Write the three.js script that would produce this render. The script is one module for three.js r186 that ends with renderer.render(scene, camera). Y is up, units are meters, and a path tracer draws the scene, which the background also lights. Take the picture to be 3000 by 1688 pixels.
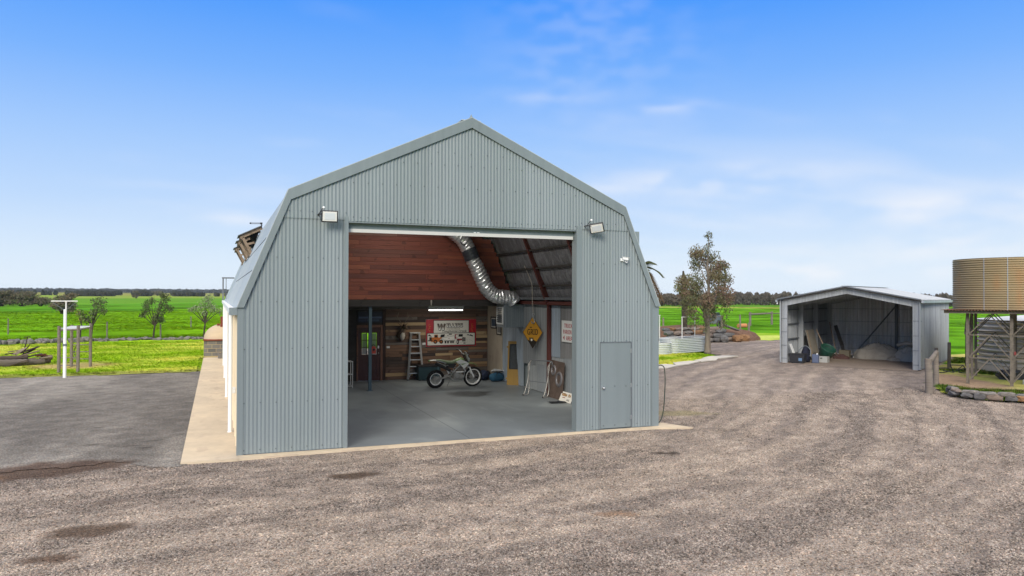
import * as THREE from 'three';
import { mergeGeometries } from 'three/addons/utils/BufferGeometryUtils.js';
import { RectAreaLightUniformsLib } from 'three/addons/lights/RectAreaLightUniformsLib.js';

// ---------------------------------------------------------------- camera, sky, sun, exposure
const scene = new THREE.Scene();
const camera = new THREE.PerspectiveCamera(42.14, 1024 / 576, 0.1, 6000);
camera.position.set(-0.397, 3.172, 15.815);
camera.rotation.order = 'YXZ';
camera.rotation.set(0.011, -0.3757, 0.0032);
scene.add(camera);
const renderer = new THREE.WebGLRenderer({ antialias: true });
renderer.setSize(1024, 576);
renderer.toneMapping = THREE.LinearToneMapping;
const EXPOSURE = 1.32;
renderer.toneMappingExposure = EXPOSURE;
renderer.shadowMap.enabled = true;
RectAreaLightUniformsLib.init();

let seed = 7;
function reseed(s) { seed = s >>> 0; }
function rnd() { seed = (seed + 0x6D2B79F5) >>> 0; let t = Math.imul(seed ^ seed >>> 15, 1 | seed); t = t + Math.imul(t ^ t >>> 7, 61 | t) ^ t; return ((t ^ t >>> 14) >>> 0) / 4294967296; }
const R = (a, b) => a + (b - a) * rnd();
const pick = (a) => a[Math.floor(rnd() * a.length) % a.length];
const clamp = (x, a = 0, b = 1) => x < a ? a : x > b ? b : x;
const mix = (a, b, t) => a + (b - a) * t;
const sm = (a, b, x) => { const t = clamp((x - a) / (b - a)); return t * t * (3 - 2 * t); };

// periodic value noise
const LAT = new Float32Array(65536); reseed(99); for (let i = 0; i < 65536; i++) LAT[i] = rnd();
function vn(x, y, p) {
  let xi = Math.floor(x), yi = Math.floor(y); const fx = x - xi, fy = y - yi;
  const u = fx * fx * (3 - 2 * fx), v = fy * fy * (3 - 2 * fy);
  let x1 = xi + 1, y1 = yi + 1;
  if (p) { xi = ((xi % p) + p) % p; x1 = ((x1 % p) + p) % p; yi = ((yi % p) + p) % p; y1 = ((y1 % p) + p) % p; }
  const a = LAT[(xi & 255) + (yi & 255) * 256], b = LAT[(x1 & 255) + (yi & 255) * 256], c = LAT[(xi & 255) + (y1 & 255) * 256], d = LAT[(x1 & 255) + (y1 & 255) * 256];
  return a + (b - a) * u + (c - a + (a - b - c + d) * u) * v;
}
function fbm(x, y, o = 4, p = 0) { let s = 0, a = 0.5, n = 0; for (let i = 0; i < o; i++) { s += a * vn(x + i * 17 * (p ? 0 : 1), y + i * 31 * (p ? 0 : 1), p); n += a; a *= 0.5; x *= 2; y *= 2; p *= 2; } return s / n; }

// sky: blue air that pales towards the horizon, thin wisps of cloud, more broken cloud overhead
(function makeSky() {
  const w = 1536, h = 768, d = new Float32Array(w * h * 4);
  const puffs = [[27.9, 18.8, 7, 5, 0.09, 0.55], [36.5, 8.5, 8, 0.95, 0.4, 0.3], [30, 8.2, 4, 0.7, 0.3, 0.3], [52, 5.9, 8, 1.3, 0.45, 0.22], [53, 3.4, 9, 0.8, 0.4, 0.22], [25, 15, 4, 0.6, 0.2, 0.4], [33, 14, 2.5, 0.4, 0.22, 0.5], [1.5, 5.4, 3, 0.4, 0.3, 0.4], [44, 1.9, 10, 0.7, 0.4, 0.25], [-60, 7, 12, 1.5, 0.5, 0.25], [110, 9, 14, 2, 0.5, 0.25], [180, 6, 14, 1.5, 0.5, 0.25], [-130, 8, 14, 2, 0.5, 0.25]];
  const L = (r, g, b) => [r, g, b].map(v => Math.pow(v / 255, 2.2));
  const stops = [[-90, L(150, 150, 140)], [-2, L(214, 228, 240)], [0, L(233, 244, 254)], [3, L(217, 235, 253)], [6.5, L(191, 219, 254)], [11, L(163, 202, 254)], [16, L(122, 178, 254)], [22, L(72, 151, 253)], [32, L(66, 138, 240)], [90, L(60, 125, 228)]];
  for (let j = 0; j < h; j++) {
    const el = ((j + 0.5) / h - 0.5) * Math.PI, e = el * 180 / Math.PI, sy = Math.sin(el), cy = Math.cos(el);
    let k = 0; while (k < stops.length - 2 && e > stops[k + 1][0]) k++;
    const t = clamp((e - stops[k][0]) / (stops[k + 1][0] - stops[k][0]));
    for (let i = 0; i < w; i++) {
      const az = ((i + 0.5) / w - 0.5) * 2 * Math.PI, dx = Math.cos(az) * cy, dz = Math.sin(az) * cy;
      let c = [0, 1, 2].map(q => mix(stops[k][1][q], stops[k + 1][1][q], t));
      if (e > 0) {
        const s = 1 / (sy + 0.06), px = dx * s, pz = dz * s;
        let n = fbm(px * 1.3 + 40.6, pz * 3.1 + 13, 6) * 0.62 + fbm(px * 0.42 + 5, pz * 0.6 + 9, 3) * 0.38;
        let wisp = sm(0.54, 0.80, n) * 0.42 * sm(3, 8, e);
        const streak = sm(0.5, 0.75, fbm(px * 0.5 + 3, pz * 1.9 + 71, 5)) * 0.3 * sm(1, 4, e) * (1 - sm(9, 14, e)) * sm(0.1, 0.5, Math.atan2(dx, -dz));
        // broken bright cloud overhead, everywhere above the frame
        const cl = sm(0.30, 0.56, fbm(px * 1.1 + 11, pz * 1.1 + 51, 5)) * sm(23, 40, e) * 0.92;
        let band = 0; const azd = Math.atan2(dx, -dz) * 57.2958; for (const [ca, ce, wa, we, st, tx] of puffs) { const qa = (azd - ca) / wa, qe = (e - ce) / we; const q = qa * qa + qe * qe; if (q < 6) { const f = fbm(azd * tx + ca, e * tx * 3.2 + ce, 5); band = Math.max(band, st * Math.exp(-q * 0.9) * sm(0.3, 0.72, f) * 1.5); } }
        const a = 1 - (1 - wisp * 0.4) * (1 - streak * 0.6) * (1 - cl) * (1 - Math.min(0.8, band));
        const wc = [mix(0.97, 2.0, cl), mix(0.965, 1.9, cl), mix(0.985, 1.76, cl)];
        c = c.map((v, q) => mix(v, Math.max(v * 0.9, wc[q]), a));
      }
      const o = (j * w + i) * 4; d[o] = c[0] / EXPOSURE; d[o + 1] = c[1] / EXPOSURE; d[o + 2] = c[2] / EXPOSURE; d[o + 3] = 1;
    }
  }
  const sky = new THREE.DataTexture(d, w, h, THREE.RGBAFormat, THREE.FloatType);
  sky.mapping = THREE.EquirectangularReflectionMapping; sky.magFilter = sky.minFilter = THREE.LinearFilter; sky.wrapS = THREE.RepeatWrapping; sky.needsUpdate = true;
  scene.background = sky; scene.environment = sky;
})();
const sun = new THREE.DirectionalLight(new THREE.Color(1, 0.93, 0.80), 2.5);
sun.position.set(-31, 35, 50); sun.target.position.set(5, 0, -8); sun.castShadow = true;
sun.shadow.radius = 45; sun.shadow.mapSize.set(4096, 4096);
Object.assign(sun.shadow.camera, { left: -60, right: 60, top: 60, bottom: -60, near: 1, far: 250 });
scene.add(sun, sun.target);

// ---------------------------------------------------------------- helpers
const V = (x, y, z) => new THREE.Vector3(x, y, z);
const C = (r, g, b) => new THREE.Color().setRGB(r, g, b);
const count = {};
function numbered(n) { const k = count[n] = (count[n] || 0) + 1; return k === 1 ? n : `${n}_${String(k - 1).padStart(3, '0')}`; }
function thing(name, label, category, pos = [0, 0, 0], turn = 0, group) {
  const o = new THREE.Group(); o.name = numbered(name); o.position.set(...pos); o.rotation.y = turn;
  o.userData = { label, category }; if (group) o.userData.group = group; scene.add(o); return o;
}
function part(name, geo, mat, parent, label) {
  const m = new THREE.Mesh(Array.isArray(geo) ? merge(geo) : geo, mat); m.name = name; m.castShadow = m.receiveShadow = true;
  if (label) m.userData.label = label; parent.add(m); return m;
}
function solo(name, geo, mat, label, category, group) { const m = part(numbered(name), geo, mat, scene); m.userData = { label, category }; if (group) m.userData.group = group; return m; }
function structure(name, geo, mat, parent = scene) { const m = part(parent === scene ? numbered(name) : name, geo, mat, parent); m.userData.kind = 'structure'; return m; }
function stuff(name, obj, label, category, parent = scene) { obj.name = parent === scene ? numbered(name) : name; obj.userData.kind = 'stuff'; if (label) obj.userData.label = label; if (category && parent === scene) obj.userData.category = category; obj.castShadow = obj.receiveShadow = true; parent.add(obj); return obj; }
function merge(a) {
  const any = a.some(g => g.attributes.color);
  a = a.map(g => { g = g.index ? g.toNonIndexed() : g; for (const k of Object.keys(g.attributes)) if (!['position', 'normal', 'uv', 'color'].includes(k)) g.deleteAttribute(k);
    if (any && !g.attributes.color) g.setAttribute('color', new THREE.BufferAttribute(new Float32Array(g.attributes.position.count * 3).fill(1), 3)); return g; });
  return a.length === 1 ? a[0] : mergeGeometries(a);
}
// uv in metres by the way each face points
function uvm(g, s = 1, ox = 0, oy = 0) {
  if (g.index) g = g.toNonIndexed();
  const p = g.attributes.position, n = g.attributes.normal, uv = new Float32Array(p.count * 2);
  for (let i = 0; i < p.count; i += 3) {
    let ax = 0, ay = 0, az = 0; for (let k = 0; k < 3; k++) { ax += Math.abs(n.getX(i + k)); ay += Math.abs(n.getY(i + k)); az += Math.abs(n.getZ(i + k)); }
    for (let k = i; k < i + 3; k++) {
      const x = p.getX(k), y = p.getY(k), z = p.getZ(k);
      const [u, v] = az >= ax && az >= ay ? [x, y] : ax >= ay ? [z, y] : [x, z];
      uv[k * 2] = u * s + ox; uv[k * 2 + 1] = v * s + oy;
    }
  }
  g.setAttribute('uv', new THREE.BufferAttribute(uv, 2)); return g;
}
const box = (w, h, d, x = 0, y = 0, z = 0, rx = 0, ry = 0, rz = 0) => { const g = new THREE.BoxGeometry(w, h, d); uvm(g); const q = uvm(g); q.applyMatrix4(new THREE.Matrix4().makeRotationFromEuler(new THREE.Euler(rx, ry, rz))); q.translate(x, y, z); return q; };
// box between two corners
const bx = (x0, x1, y0, y1, z0, z1) => uvm(new THREE.BoxGeometry(x1 - x0, y1 - y0, z1 - z0).translate((x0 + x1) / 2, (y0 + y1) / 2, (z0 + z1) / 2));
// chamfered box
function cbox(w, h, d, c = 0.01, x = 0, y = 0, z = 0) {
  const s = new THREE.Shape(); const a = w / 2 - c, b = h / 2 - c; s.moveTo(-a, -b); s.lineTo(a, -b); s.lineTo(a, b); s.lineTo(-a, b); s.closePath();
  const g = new THREE.ExtrudeGeometry(s, { depth: d - 2 * c, bevelEnabled: true, bevelSize: c, bevelThickness: c, bevelSegments: 1 }); g.translate(x, y, z - d / 2 + c); return uvm(g);
}
// cylinder or tapered bar between two points
function bar(a, b, r0, r1 = r0, seg = 8, open = false) {
  a = Array.isArray(a) ? V(...a) : a; b = Array.isArray(b) ? V(...b) : b; const d = b.clone().sub(a), L = d.length();
  const g = new THREE.CylinderGeometry(r1, r0, L, seg, 1, open); g.applyQuaternion(new THREE.Quaternion().setFromUnitVectors(V(0, 1, 0), d.normalize())); g.translate((a.x + b.x) / 2, (a.y + b.y) / 2, (a.z + b.z) / 2); return g;
}
// rectangular beam between two points (w across horizontally, h the other way)
function beam(a, b, w, h) {
  a = Array.isArray(a) ? V(...a) : a; b = Array.isArray(b) ? V(...b) : b; const d = b.clone().sub(a), L = d.length(); d.normalize();
  let s = V(0, 1, 0).cross(d); if (s.length() < 1e-3) s = V(1, 0, 0); s.normalize(); const u = d.clone().cross(s);
  const g = uvm(new THREE.BoxGeometry(w, h, L)); g.applyMatrix4(new THREE.Matrix4().makeBasis(s, u, d)); g.translate((a.x + b.x) / 2, (a.y + b.y) / 2, (a.z + b.z) / 2); return g;
}
function tube(pts, r, seg = 24, rs = 8, closed = false) { return new THREE.TubeGeometry(new THREE.CatmullRomCurve3(pts.map(p => V(...p)), closed, 'catmullrom', 0.4), seg, r, rs, closed); }
function poly(pts, depth, axis = 'z') { const s = new THREE.Shape(pts.map(p => new THREE.Vector2(...p))); const g = new THREE.ExtrudeGeometry(s, { depth, bevelEnabled: false }); if (axis === 'y') g.rotateX(Math.PI / 2); return uvm(g); }
// loft of ellipses: [x,y,z,rx,ry] sections along a path, stacked between neighbouring planes
function loft(secs, seg = 12, cap = true) {
  const pos = [], idx = []; const n = secs.length;
  for (let i = 0; i < n; i++) {
    const s = secs[i], p = V(s[0], s[1], s[2]); const a = V(...secs[Math.max(0, i - 1)].slice(0, 3)), b = V(...secs[Math.min(n - 1, i + 1)].slice(0, 3));
    const d = b.sub(a).normalize(); let u = V(0, 0, 1); if (Math.abs(d.z) > 0.9) u = V(1, 0, 0); const w = d.clone().cross(u).normalize(); u = w.clone().cross(d).normalize();
    for (let k = 0; k < seg; k++) { const t = k / seg * Math.PI * 2; const q = p.clone().addScaledVector(u, Math.cos(t) * s[3]).addScaledVector(w, Math.sin(t) * s[4]); pos.push(q.x, q.y, q.z); }
  }
  for (let i = 0; i < n - 1; i++) for (let k = 0; k < seg; k++) { const a = i * seg + k, b = i * seg + (k + 1) % seg; idx.push(a, b, a + seg, b, b + seg, a + seg); }
  if (cap) for (const e of [0, n - 1]) { const c = pos.length / 3; pos.push(secs[e][0], secs[e][1], secs[e][2]); for (let k = 0; k < seg; k++) { const a = e * seg + k, b = e * seg + (k + 1) % seg; e ? idx.push(a, b, c) : idx.push(b, a, c); } }
  const g = new THREE.BufferGeometry(); g.setAttribute('position', new THREE.Float32BufferAttribute(pos, 3)); g.setIndex(idx); g.computeVertexNormals(); return uvm(g);
}
// irregular stone, w x h x d, sitting with its middle at the origin
function rock(w, h, d, rough = 0.16, detail = 1) {
  const g = new THREE.IcosahedronGeometry(1, detail); const p = g.attributes.position, m = new Map();
  for (let i = 0; i < p.count; i++) { const k = [p.getX(i), p.getY(i), p.getZ(i)].map(v => v.toFixed(3)).join(); if (!m.has(k)) m.set(k, 1 + R(-rough, rough)); const f = m.get(k);
    const e = (v) => Math.sign(v) * Math.pow(Math.abs(v), 0.62); p.setXYZ(i, e(p.getX(i)) * f * w / 2, e(p.getY(i)) * f * h / 2, e(p.getZ(i)) * f * d / 2); }
  g.computeVertexNormals(); return uvm(g);
}
// corrugated sheet in the plane z = 0 from x0 to x1; lo(x), hi(x) give its ends
function corr(x0, x1, lo, hi, { pitch = 0.0762, amp = 0.0085, phase = 0, rib = false, step = 6, rows = 1 } = {}) {
  const n = Math.max(2, Math.round((x1 - x0) / pitch * step)), pos = [], uv = [], idx = [];
  const f = typeof lo === 'function' ? lo : () => lo, t = typeof hi === 'function' ? hi : () => hi;
  for (let i = 0; i <= n; i++) {
    const x = x0 + (x1 - x0) * i / n; let s = Math.sin((x - phase) / pitch * Math.PI * 2), z = amp * s;
    if (rib) z = amp * clamp((Math.abs((((x - phase) / pitch) % 1 + 1) % 1 - 0.5) * -1 + 0.22) * 9, 0, 1);
    for (let r = 0; r <= rows; r++) { const y = mix(f(x), t(x), r / rows); pos.push(x, y, z); uv.push(x, y); }
  }
  const w = rows + 1; for (let i = 0; i < n; i++) for (let r = 0; r < rows; r++) { const a = i * w + r; idx.push(a, a + w, a + 1, a + w, a + w + 1, a + 1); }
  const g = new THREE.BufferGeometry(); g.setAttribute('position', new THREE.Float32BufferAttribute(pos, 3)); g.setAttribute('uv', new THREE.Float32BufferAttribute(uv, 2)); g.setIndex(idx); g.computeVertexNormals(); return g;
}
function place(g, x, y, z, rx = 0, ry = 0, rz = 0) { g.applyMatrix4(new THREE.Matrix4().makeRotationFromEuler(new THREE.Euler(rx, ry, rz, 'YXZ'))); g.translate(x, y, z); return g; }

// ---------------------------------------------------------------- textures
const enc = (v) => Math.round(255 * clamp(v <= 0.0031308 ? v * 12.92 : 1.055 * Math.pow(v, 1 / 2.4) - 0.055));
function tex(w, h, fn, repeat = [1, 1], srgb = true) {
  const d = new Uint8Array(w * h * 4);
  for (let j = 0; j < h; j++) for (let i = 0; i < w; i++) { const c = fn(i / w, j / h), o = (j * w + i) * 4; for (let q = 0; q < 3; q++) { const v = Array.isArray(c) ? c[q] : c; d[o + q] = srgb ? enc(v) : clamp(v) * 255; } d[o + 3] = 255; }
  const t = new THREE.DataTexture(d, w, h); t.wrapS = t.wrapT = THREE.RepeatWrapping; t.magFilter = THREE.LinearFilter; t.minFilter = THREE.LinearMipmapLinearFilter; t.generateMipmaps = true;
  if (srgb) t.colorSpace = THREE.SRGBColorSpace; t.repeat.set(...repeat); t.needsUpdate = true; return t;
}
function canvasTex(w, h, draw) { const c = document.createElement('canvas'); c.width = w; c.height = h; const x = c.getContext('2d'); draw(x, w, h); const t = new THREE.CanvasTexture(c); t.colorSpace = THREE.SRGBColorSpace; t.magFilter = THREE.LinearFilter; return t; }
const T = {};
// loose gravel: every cell a stone of its own tone (tile 1.6 m)
(() => {
  const n = 1024, cells = 92, st = []; reseed(5); for (let i = 0; i < cells * cells; i++) st.push([rnd(), rnd(), Math.pow(rnd(), 1.5), rnd()]);
  const H = new Float32Array(n * n), K = new Float32Array(n * n), E2 = new Float32Array(n * n);
  for (let j = 0; j < n; j++) for (let i = 0; i < n; i++) {
    const x = i / n * cells, y = j / n * cells, xi = Math.floor(x), yi = Math.floor(y); let b = 9, k = 0, b2 = 9;
    for (let v = -1; v <= 1; v++) for (let u = -1; u <= 1; u++) { const cx = (xi + u + cells) % cells, cy = (yi + v + cells) % cells, s = st[cx + cy * cells], dx = xi + u + s[0] - x, dy = yi + v + s[1] - y, d = dx * dx + dy * dy; if (d < b) { b2 = b; b = d; k = cx + cy * cells; } else if (d < b2) b2 = d; }
    H[j * n + i] = clamp((Math.sqrt(b2) - Math.sqrt(b)) * 1.6); K[j * n + i] = st[k][2]; E2[j * n + i] = st[k][3];
  }
  const at = (A, u, v) => A[Math.floor(v * n) * n + Math.floor(u * n)];
  T.gravel = tex(n, n, (u, v) => { const t = 0.36 + 0.72 * at(K, u, v) * (0.7 + 0.3 * fbm(u * 9, v * 9, 3, 9)), e = at(E2, u, v); const tint = e < 0.25 ? [1.1, 0.97, 0.9] : e > 0.85 ? [0.93, 1, 1.06] : [1, 1, 1]; return tint.map(q => q * t); }, [1 / 1.6, 1 / 1.6]);
  T.gravelB = tex(n, n, (u, v) => at(H, u, v), [1 / 1.6, 1 / 1.6], false);
})();
T.fine = tex(512, 512, (u, v) => 0.62 + 0.38 * (fbm(u * 24, v * 24, 5, 24)) + (vn(u * 512, v * 512, 512) - 0.5) * 0.34, [0.7, 0.7]);
T.concrete = tex(1024, 1024, (u, v) => { const a = fbm(u * 6, v * 6, 6, 6), b = fbm(u * 40, v * 40, 3, 40), s = sm(0.62, 0.72, fbm(u * 11 + 3, v * 5, 4, 0)); const t = 0.72 + 0.34 * a * 0.8 + 0.12 * (b - 0.5) - 0.1 * s; return [t, t * (0.985 - 0.02 * s), t * (0.96 - 0.05 * a)]; }, [0.25, 0.25]);
T.floor = tex(1024, 1024, (u, v) => { const a = fbm(u * 5, v * 5, 6, 5), b = fbm(u * 16, v * 16, 4, 16), t = 0.66 + 0.4 * a + 0.2 * (b - 0.5), sc = sm(0.68, 0.78, fbm(u * 30, v * 3, 4, 0)) * 0.12; return [t + sc, t + sc, t + sc]; }, [0.16, 0.16]);
T.wood = tex(1024, 512, (u, v) => { const w = fbm(u * 3, v * 24, 4, 0), g = fbm(u * 5, v * 90, 4, 0), k = sm(0.72, 0.8, fbm(u * 9 + 7, v * 9, 2, 0)); const t = 0.56 + 0.44 * w * 0.9 + 0.3 * (g - 0.5) - 0.32 * k; return [t, t * 0.97, t * 0.94]; }, [0.5, 1]);
T.woodB = tex(512, 512, (u, v) => fbm(u * 4, v * 60, 4, 0), [0.5, 1], false);
T.paint = tex(512, 1024, (u, v) => { const a = fbm(u * 5, v * 3, 5, 0), s = fbm(u * 60, v * 2.2, 4, 0), g = vn(u * 500, v * 900, 0); const t = 0.82 + 0.2 * a + 0.16 * (s - 0.5) + 0.05 * (g - 0.5); return [t, t, t * 0.995]; }, [0.2, 0.1]);
T.zinc = tex(512, 1024, (u, v) => { const a = fbm(u * 9, v * 3, 5, 0), s = fbm(u * 70, v * 2.5, 5, 0), f = vn(u * 180, v * 360, 0); const t = 0.6 + 0.24 * a + 0.34 * (s - 0.5) + 0.12 * (f - 0.5), w = sm(0.62, 0.75, fbm(u * 40 + 9, v * 2, 4, 0)); return [t + 0.18 * w, t + 0.18 * w, t * 1.01 + 0.2 * w]; }, [0.35, 0.2]);
T.foil = tex(512, 512, (u, v) => { const a = fbm(u * 6, v * 6, 5, 6), c = Math.pow(1 - Math.abs(2 * fbm(u * 7 + 4, v * 3, 4, 0) - 1), 14); return 0.5 + 0.34 * a + 0.5 * c; }, [0.6, 0.6]);
T.foilB = tex(512, 512, (u, v) => 0.6 * Math.pow(1 - Math.abs(2 * fbm(u * 6, v * 3, 4, 0) - 1), 4) + 0.4 * fbm(u * 20, v * 20, 3, 20), [0.8, 0.8], false);
T.stone = tex(512, 512, (u, v) => { const a = fbm(u * 6, v * 9, 6, 0), b = fbm(u * 30, v * 60, 3, 0); const t = 0.5 + 0.5 * a + 0.4 * (b - 0.5); return [t, t * 0.98, t * 0.95]; }, [1.4, 1.4]);
T.bark = tex(512, 512, (u, v) => { const a = fbm(u * 18, v * 4, 5, 0), b = fbm(u * 5, v * 3, 4, 0); const t = 0.42 + 0.5 * a + 0.3 * (b - 0.5); return [t, t * 0.95, t * 0.88]; }, [1, 0.6]);
T.grass = tex(512, 512, (u, v) => 0.58 + 0.5 * fbm(u * 30, v * 30, 4, 30) + 0.3 * (vn(u * 200, v * 200, 200) - 0.5) , [0.5, 0.5]);
const M = {};
function mat(name, rgb, o = {}) { const m = new THREE.MeshPhysicalMaterial({ color: C(...rgb), roughness: 0.75, specularIntensity: o.roughness >= 0.85 ? 0.25 : 1, side: THREE.DoubleSide, ...o }); m.name = name; M[name] = m; return m; }
// ---------------------------------------------------------------- the setting: terrain, yard, lawns, slabs
mat('field', [1, 1, 1], { vertexColors: true, roughness: 1, specularIntensity: 0, map: T.grass });
mat('gravel', [1, 1, 1], { vertexColors: true, roughness: 0.95, map: T.gravel, bumpMap: T.gravelB, bumpScale: 0.012 });
mat('greyGravel', [1, 1, 1], { vertexColors: true, roughness: 0.95, map: T.gravel, bumpMap: T.gravelB, bumpScale: 0.006 });
mat('lawn', [1, 1, 1], { vertexColors: true, roughness: 1, specularIntensity: 0, map: T.grass });
mat('concrete', [0.70, 0.58, 0.43], { map: T.concrete, roughness: 0.85 });
mat('stonePaver', [0.62, 0.58, 0.52], { map: T.concrete, roughness: 0.9 });
mat('blade', [1, 1, 1], { roughness: 1, specularIntensity: 0 });

function landHeight(x, z) {
  const d = Math.hypot(x, z - 16), az = Math.atan2(x + 0.4, -(z - 16));       // angle to the right of straight back
  const left = 1 - sm(0.0, 0.42, az); let h = 0;
  h += left * (0.45 * sm(70, 190, d) + 2.2 * sm(190, 700, d) + 5.2 * sm(700, 1700, d));
  h += (1 - left) * 0.9 * sm(330, 900, d);
  h += sm(90, 300, d) * (fbm(x * 0.006 + 9, z * 0.006, 3) - 0.5) * 0.7 * (0.3 + left);
  return h;
}
(function field() {
  const angs = []; for (let a = -0.45; a <= 1.12; a += 0.0042) angs.push(a); const m = angs.length; for (let k = 1; k <= 70; k++) angs.push(1.12 + k / 71 * (Math.PI * 2 - 1.57));
  const rings = []; let r = 6; while (r < 4200) { rings.push(r); r *= 1.03; } const n = angs.length, pos = [0, -0.12, 15.8], col = [0.2, 0.18, 0.16], uv = [0, 0], idx = [];
  for (const rr of rings) for (const a of angs) {
    const x = -0.4 + Math.sin(a) * rr, z = 15.8 - Math.cos(a) * rr; const near = rr < 75 ? -0.12 : 0; let y = landHeight(x, z) + near * (1 - sm(60, 75, rr));
    const tuft = fbm(x * 0.13 + 5, z * 0.42, 4), p = fbm(x * 0.05, z * 0.05, 4), q = fbm(x * 0.006 + 3, z * 0.006, 3), row = fbm(x * 0.03, z * 0.35, 3);
    let c = [mix(0.075, 0.12, p), mix(0.21, 0.29, p), 0.012];
    if (a < 0.4) {
      const b1 = 165 + 26 * Math.sin(a * 9);
      if (rr > b1) c = [mix(0.05, 0.07, p), mix(0.17, 0.2, q), 0.022];
      if (rr > 260 + a * 200) c = [0.08, mix(0.19, 0.22, p), 0.035];
      if (rr > 430 + a * 120) c = [mix(0.13, 0.16, q), 0.24, 0.07];
      if (rr > 700) c = [0.17, 0.2, 0.08]; if (rr > 1100) c = [0.14, 0.16, 0.07];
    } else {
      const p2 = fbm(x * 0.16, z * 0.4, 4); c = [mix(0.05, 0.09, p), mix(0.16, 0.24, p), 0.018];
      if (rr < 150) c = [mix(0.035, 0.085, p2), mix(0.12, 0.24, p2), 0.016];
      if (rr > 215 && rr < 236) c = [0.2, 0.24, 0.09];
      if (rr > 236) c = [mix(0.06, 0.09, p), mix(0.17, 0.22, p), 0.03]; if (rr > 700) c = [0.15, 0.18, 0.08];
    }
    pos.push(x, y, z); col.push(...[c[0] * 1.85, c[1] * 1.6, c[2] * 0.9].map(v => v * (0.86 + 0.28 * row) * (rr < 260 ? 0.62 + 0.62 * sm(0.3, 0.62, tuft) : 0.95))); uv.push(x, z);
  }
  for (let i = 0; i < n; i++) idx.push(0, 1 + (i + 1) % n, 1 + i);
  for (let k = 0; k < rings.length - 1; k++) for (let i = 0; i < n; i++) { const a = 1 + k * n + i, b = 1 + k * n + (i + 1) % n; idx.push(a, b, a + n, b, b + n, a + n); }
  const g = new THREE.BufferGeometry(); g.setAttribute('position', new THREE.Float32BufferAttribute(pos, 3)); g.setAttribute('color', new THREE.Float32BufferAttribute(col, 3)); g.setAttribute('uv', new THREE.Float32BufferAttribute(uv, 2)); g.setIndex(idx); g.computeVertexNormals();
  structure('field', g, M.field);
})();
// a sheet of ground cells kept where inside(x,z) is true
function sheet(name, x0, x1, z0, z1, st, inside, colour, height, material) {
  const nx = Math.round((x1 - x0) / st), nz = Math.round((z1 - z0) / st), id = new Int32Array((nx + 1) * (nz + 1)).fill(-1), pos = [], col = [], uv = [], idx = [];
  const v = (i, j) => { const k = i + j * (nx + 1); if (id[k] < 0) { const x = x0 + i * st, z = z0 + j * st; id[k] = pos.length / 3; pos.push(x, height(x, z), z); col.push(...colour(x, z)); uv.push(x + 0.13 * z, z - 0.11 * x); } return id[k]; };
  for (let j = 0; j < nz; j++) for (let i = 0; i < nx; i++) if (inside(x0 + (i + 0.5) * st, z0 + (j + 0.5) * st)) { const a = v(i, j), b = v(i + 1, j), c = v(i, j + 1), d = v(i + 1, j + 1); idx.push(a, c, b, b, c, d); }
  const g = new THREE.BufferGeometry(); g.setAttribute('position', new THREE.Float32BufferAttribute(pos, 3)); g.setAttribute('color', new THREE.Float32BufferAttribute(col, 3)); g.setAttribute('uv', new THREE.Float32BufferAttribute(uv, 2)); g.setIndex(idx); g.computeVertexNormals();
  return structure(name, g, material);
}
const inSeg = (x, z, a, b) => { const t = clamp(((x - a[0]) * (b[0] - a[0]) + (z - a[1]) * (b[1] - a[1])) / ((b[0] - a[0]) ** 2 + (b[1] - a[1]) ** 2)); return Math.hypot(x - a[0] - t * (b[0] - a[0]), z - a[1] - t * (b[1] - a[1])); };
function inPoly(x, z, p) { let c = false; for (let i = 0, j = p.length - 1; i < p.length; j = i++) if ((p[i][1] > z) !== (p[j][1] > z) && x < (p[j][0] - p[i][0]) * (z - p[i][1]) / (p[j][1] - p[i][1]) + p[i][0]) c = !c; return c; }
const wob = (x, z, a = 0.3, f = 1.3) => (fbm(x * f, z * f, 3) - 0.5) * 2 * a;
// stains and wet hollows in the gravel: centre, half-lengths, turn, colour, strength
const spots = [[-3.3, -0.1, 1.45, 0.72, -0.12, [0.092, 0.063, 0.048], 0.92], [-4.6, 0.35, 0.75, 0.4, 0, [0.17, 0.112, 0.078], 0.75], [1.95, 2.3, 0.5, 0.24, 0.1, [0.08, 0.056, 0.041], 0.9], [-2.0, 4.2, 0.55, 0.34, 0, [0.09, 0.062, 0.044], 0.88], [-2.3, 5.25, 0.42, 0.16, 0.2, [0.1, 0.066, 0.046], 0.85], [8.25, 2.65, 0.34, 0.14, 0.3, [0.05, 0.038, 0.031], 0.9],
  [5.1, 6.1, 0.36, 0.14, 0.3, [0.25, 0.15, 0.085], 0.6], [3.6, 2.0, 0.22, 0.08, 0.3, [0.1, 0.08, 0.07], 0.7], [11.3, -1.8, 1.2, 0.5, 0.3, [0.21, 0.19, 0.09], 0.6], [-1.9, 2.7, 0.3, 0.14, 0, [0.13, 0.1, 0.08], 0.5]];
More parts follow.
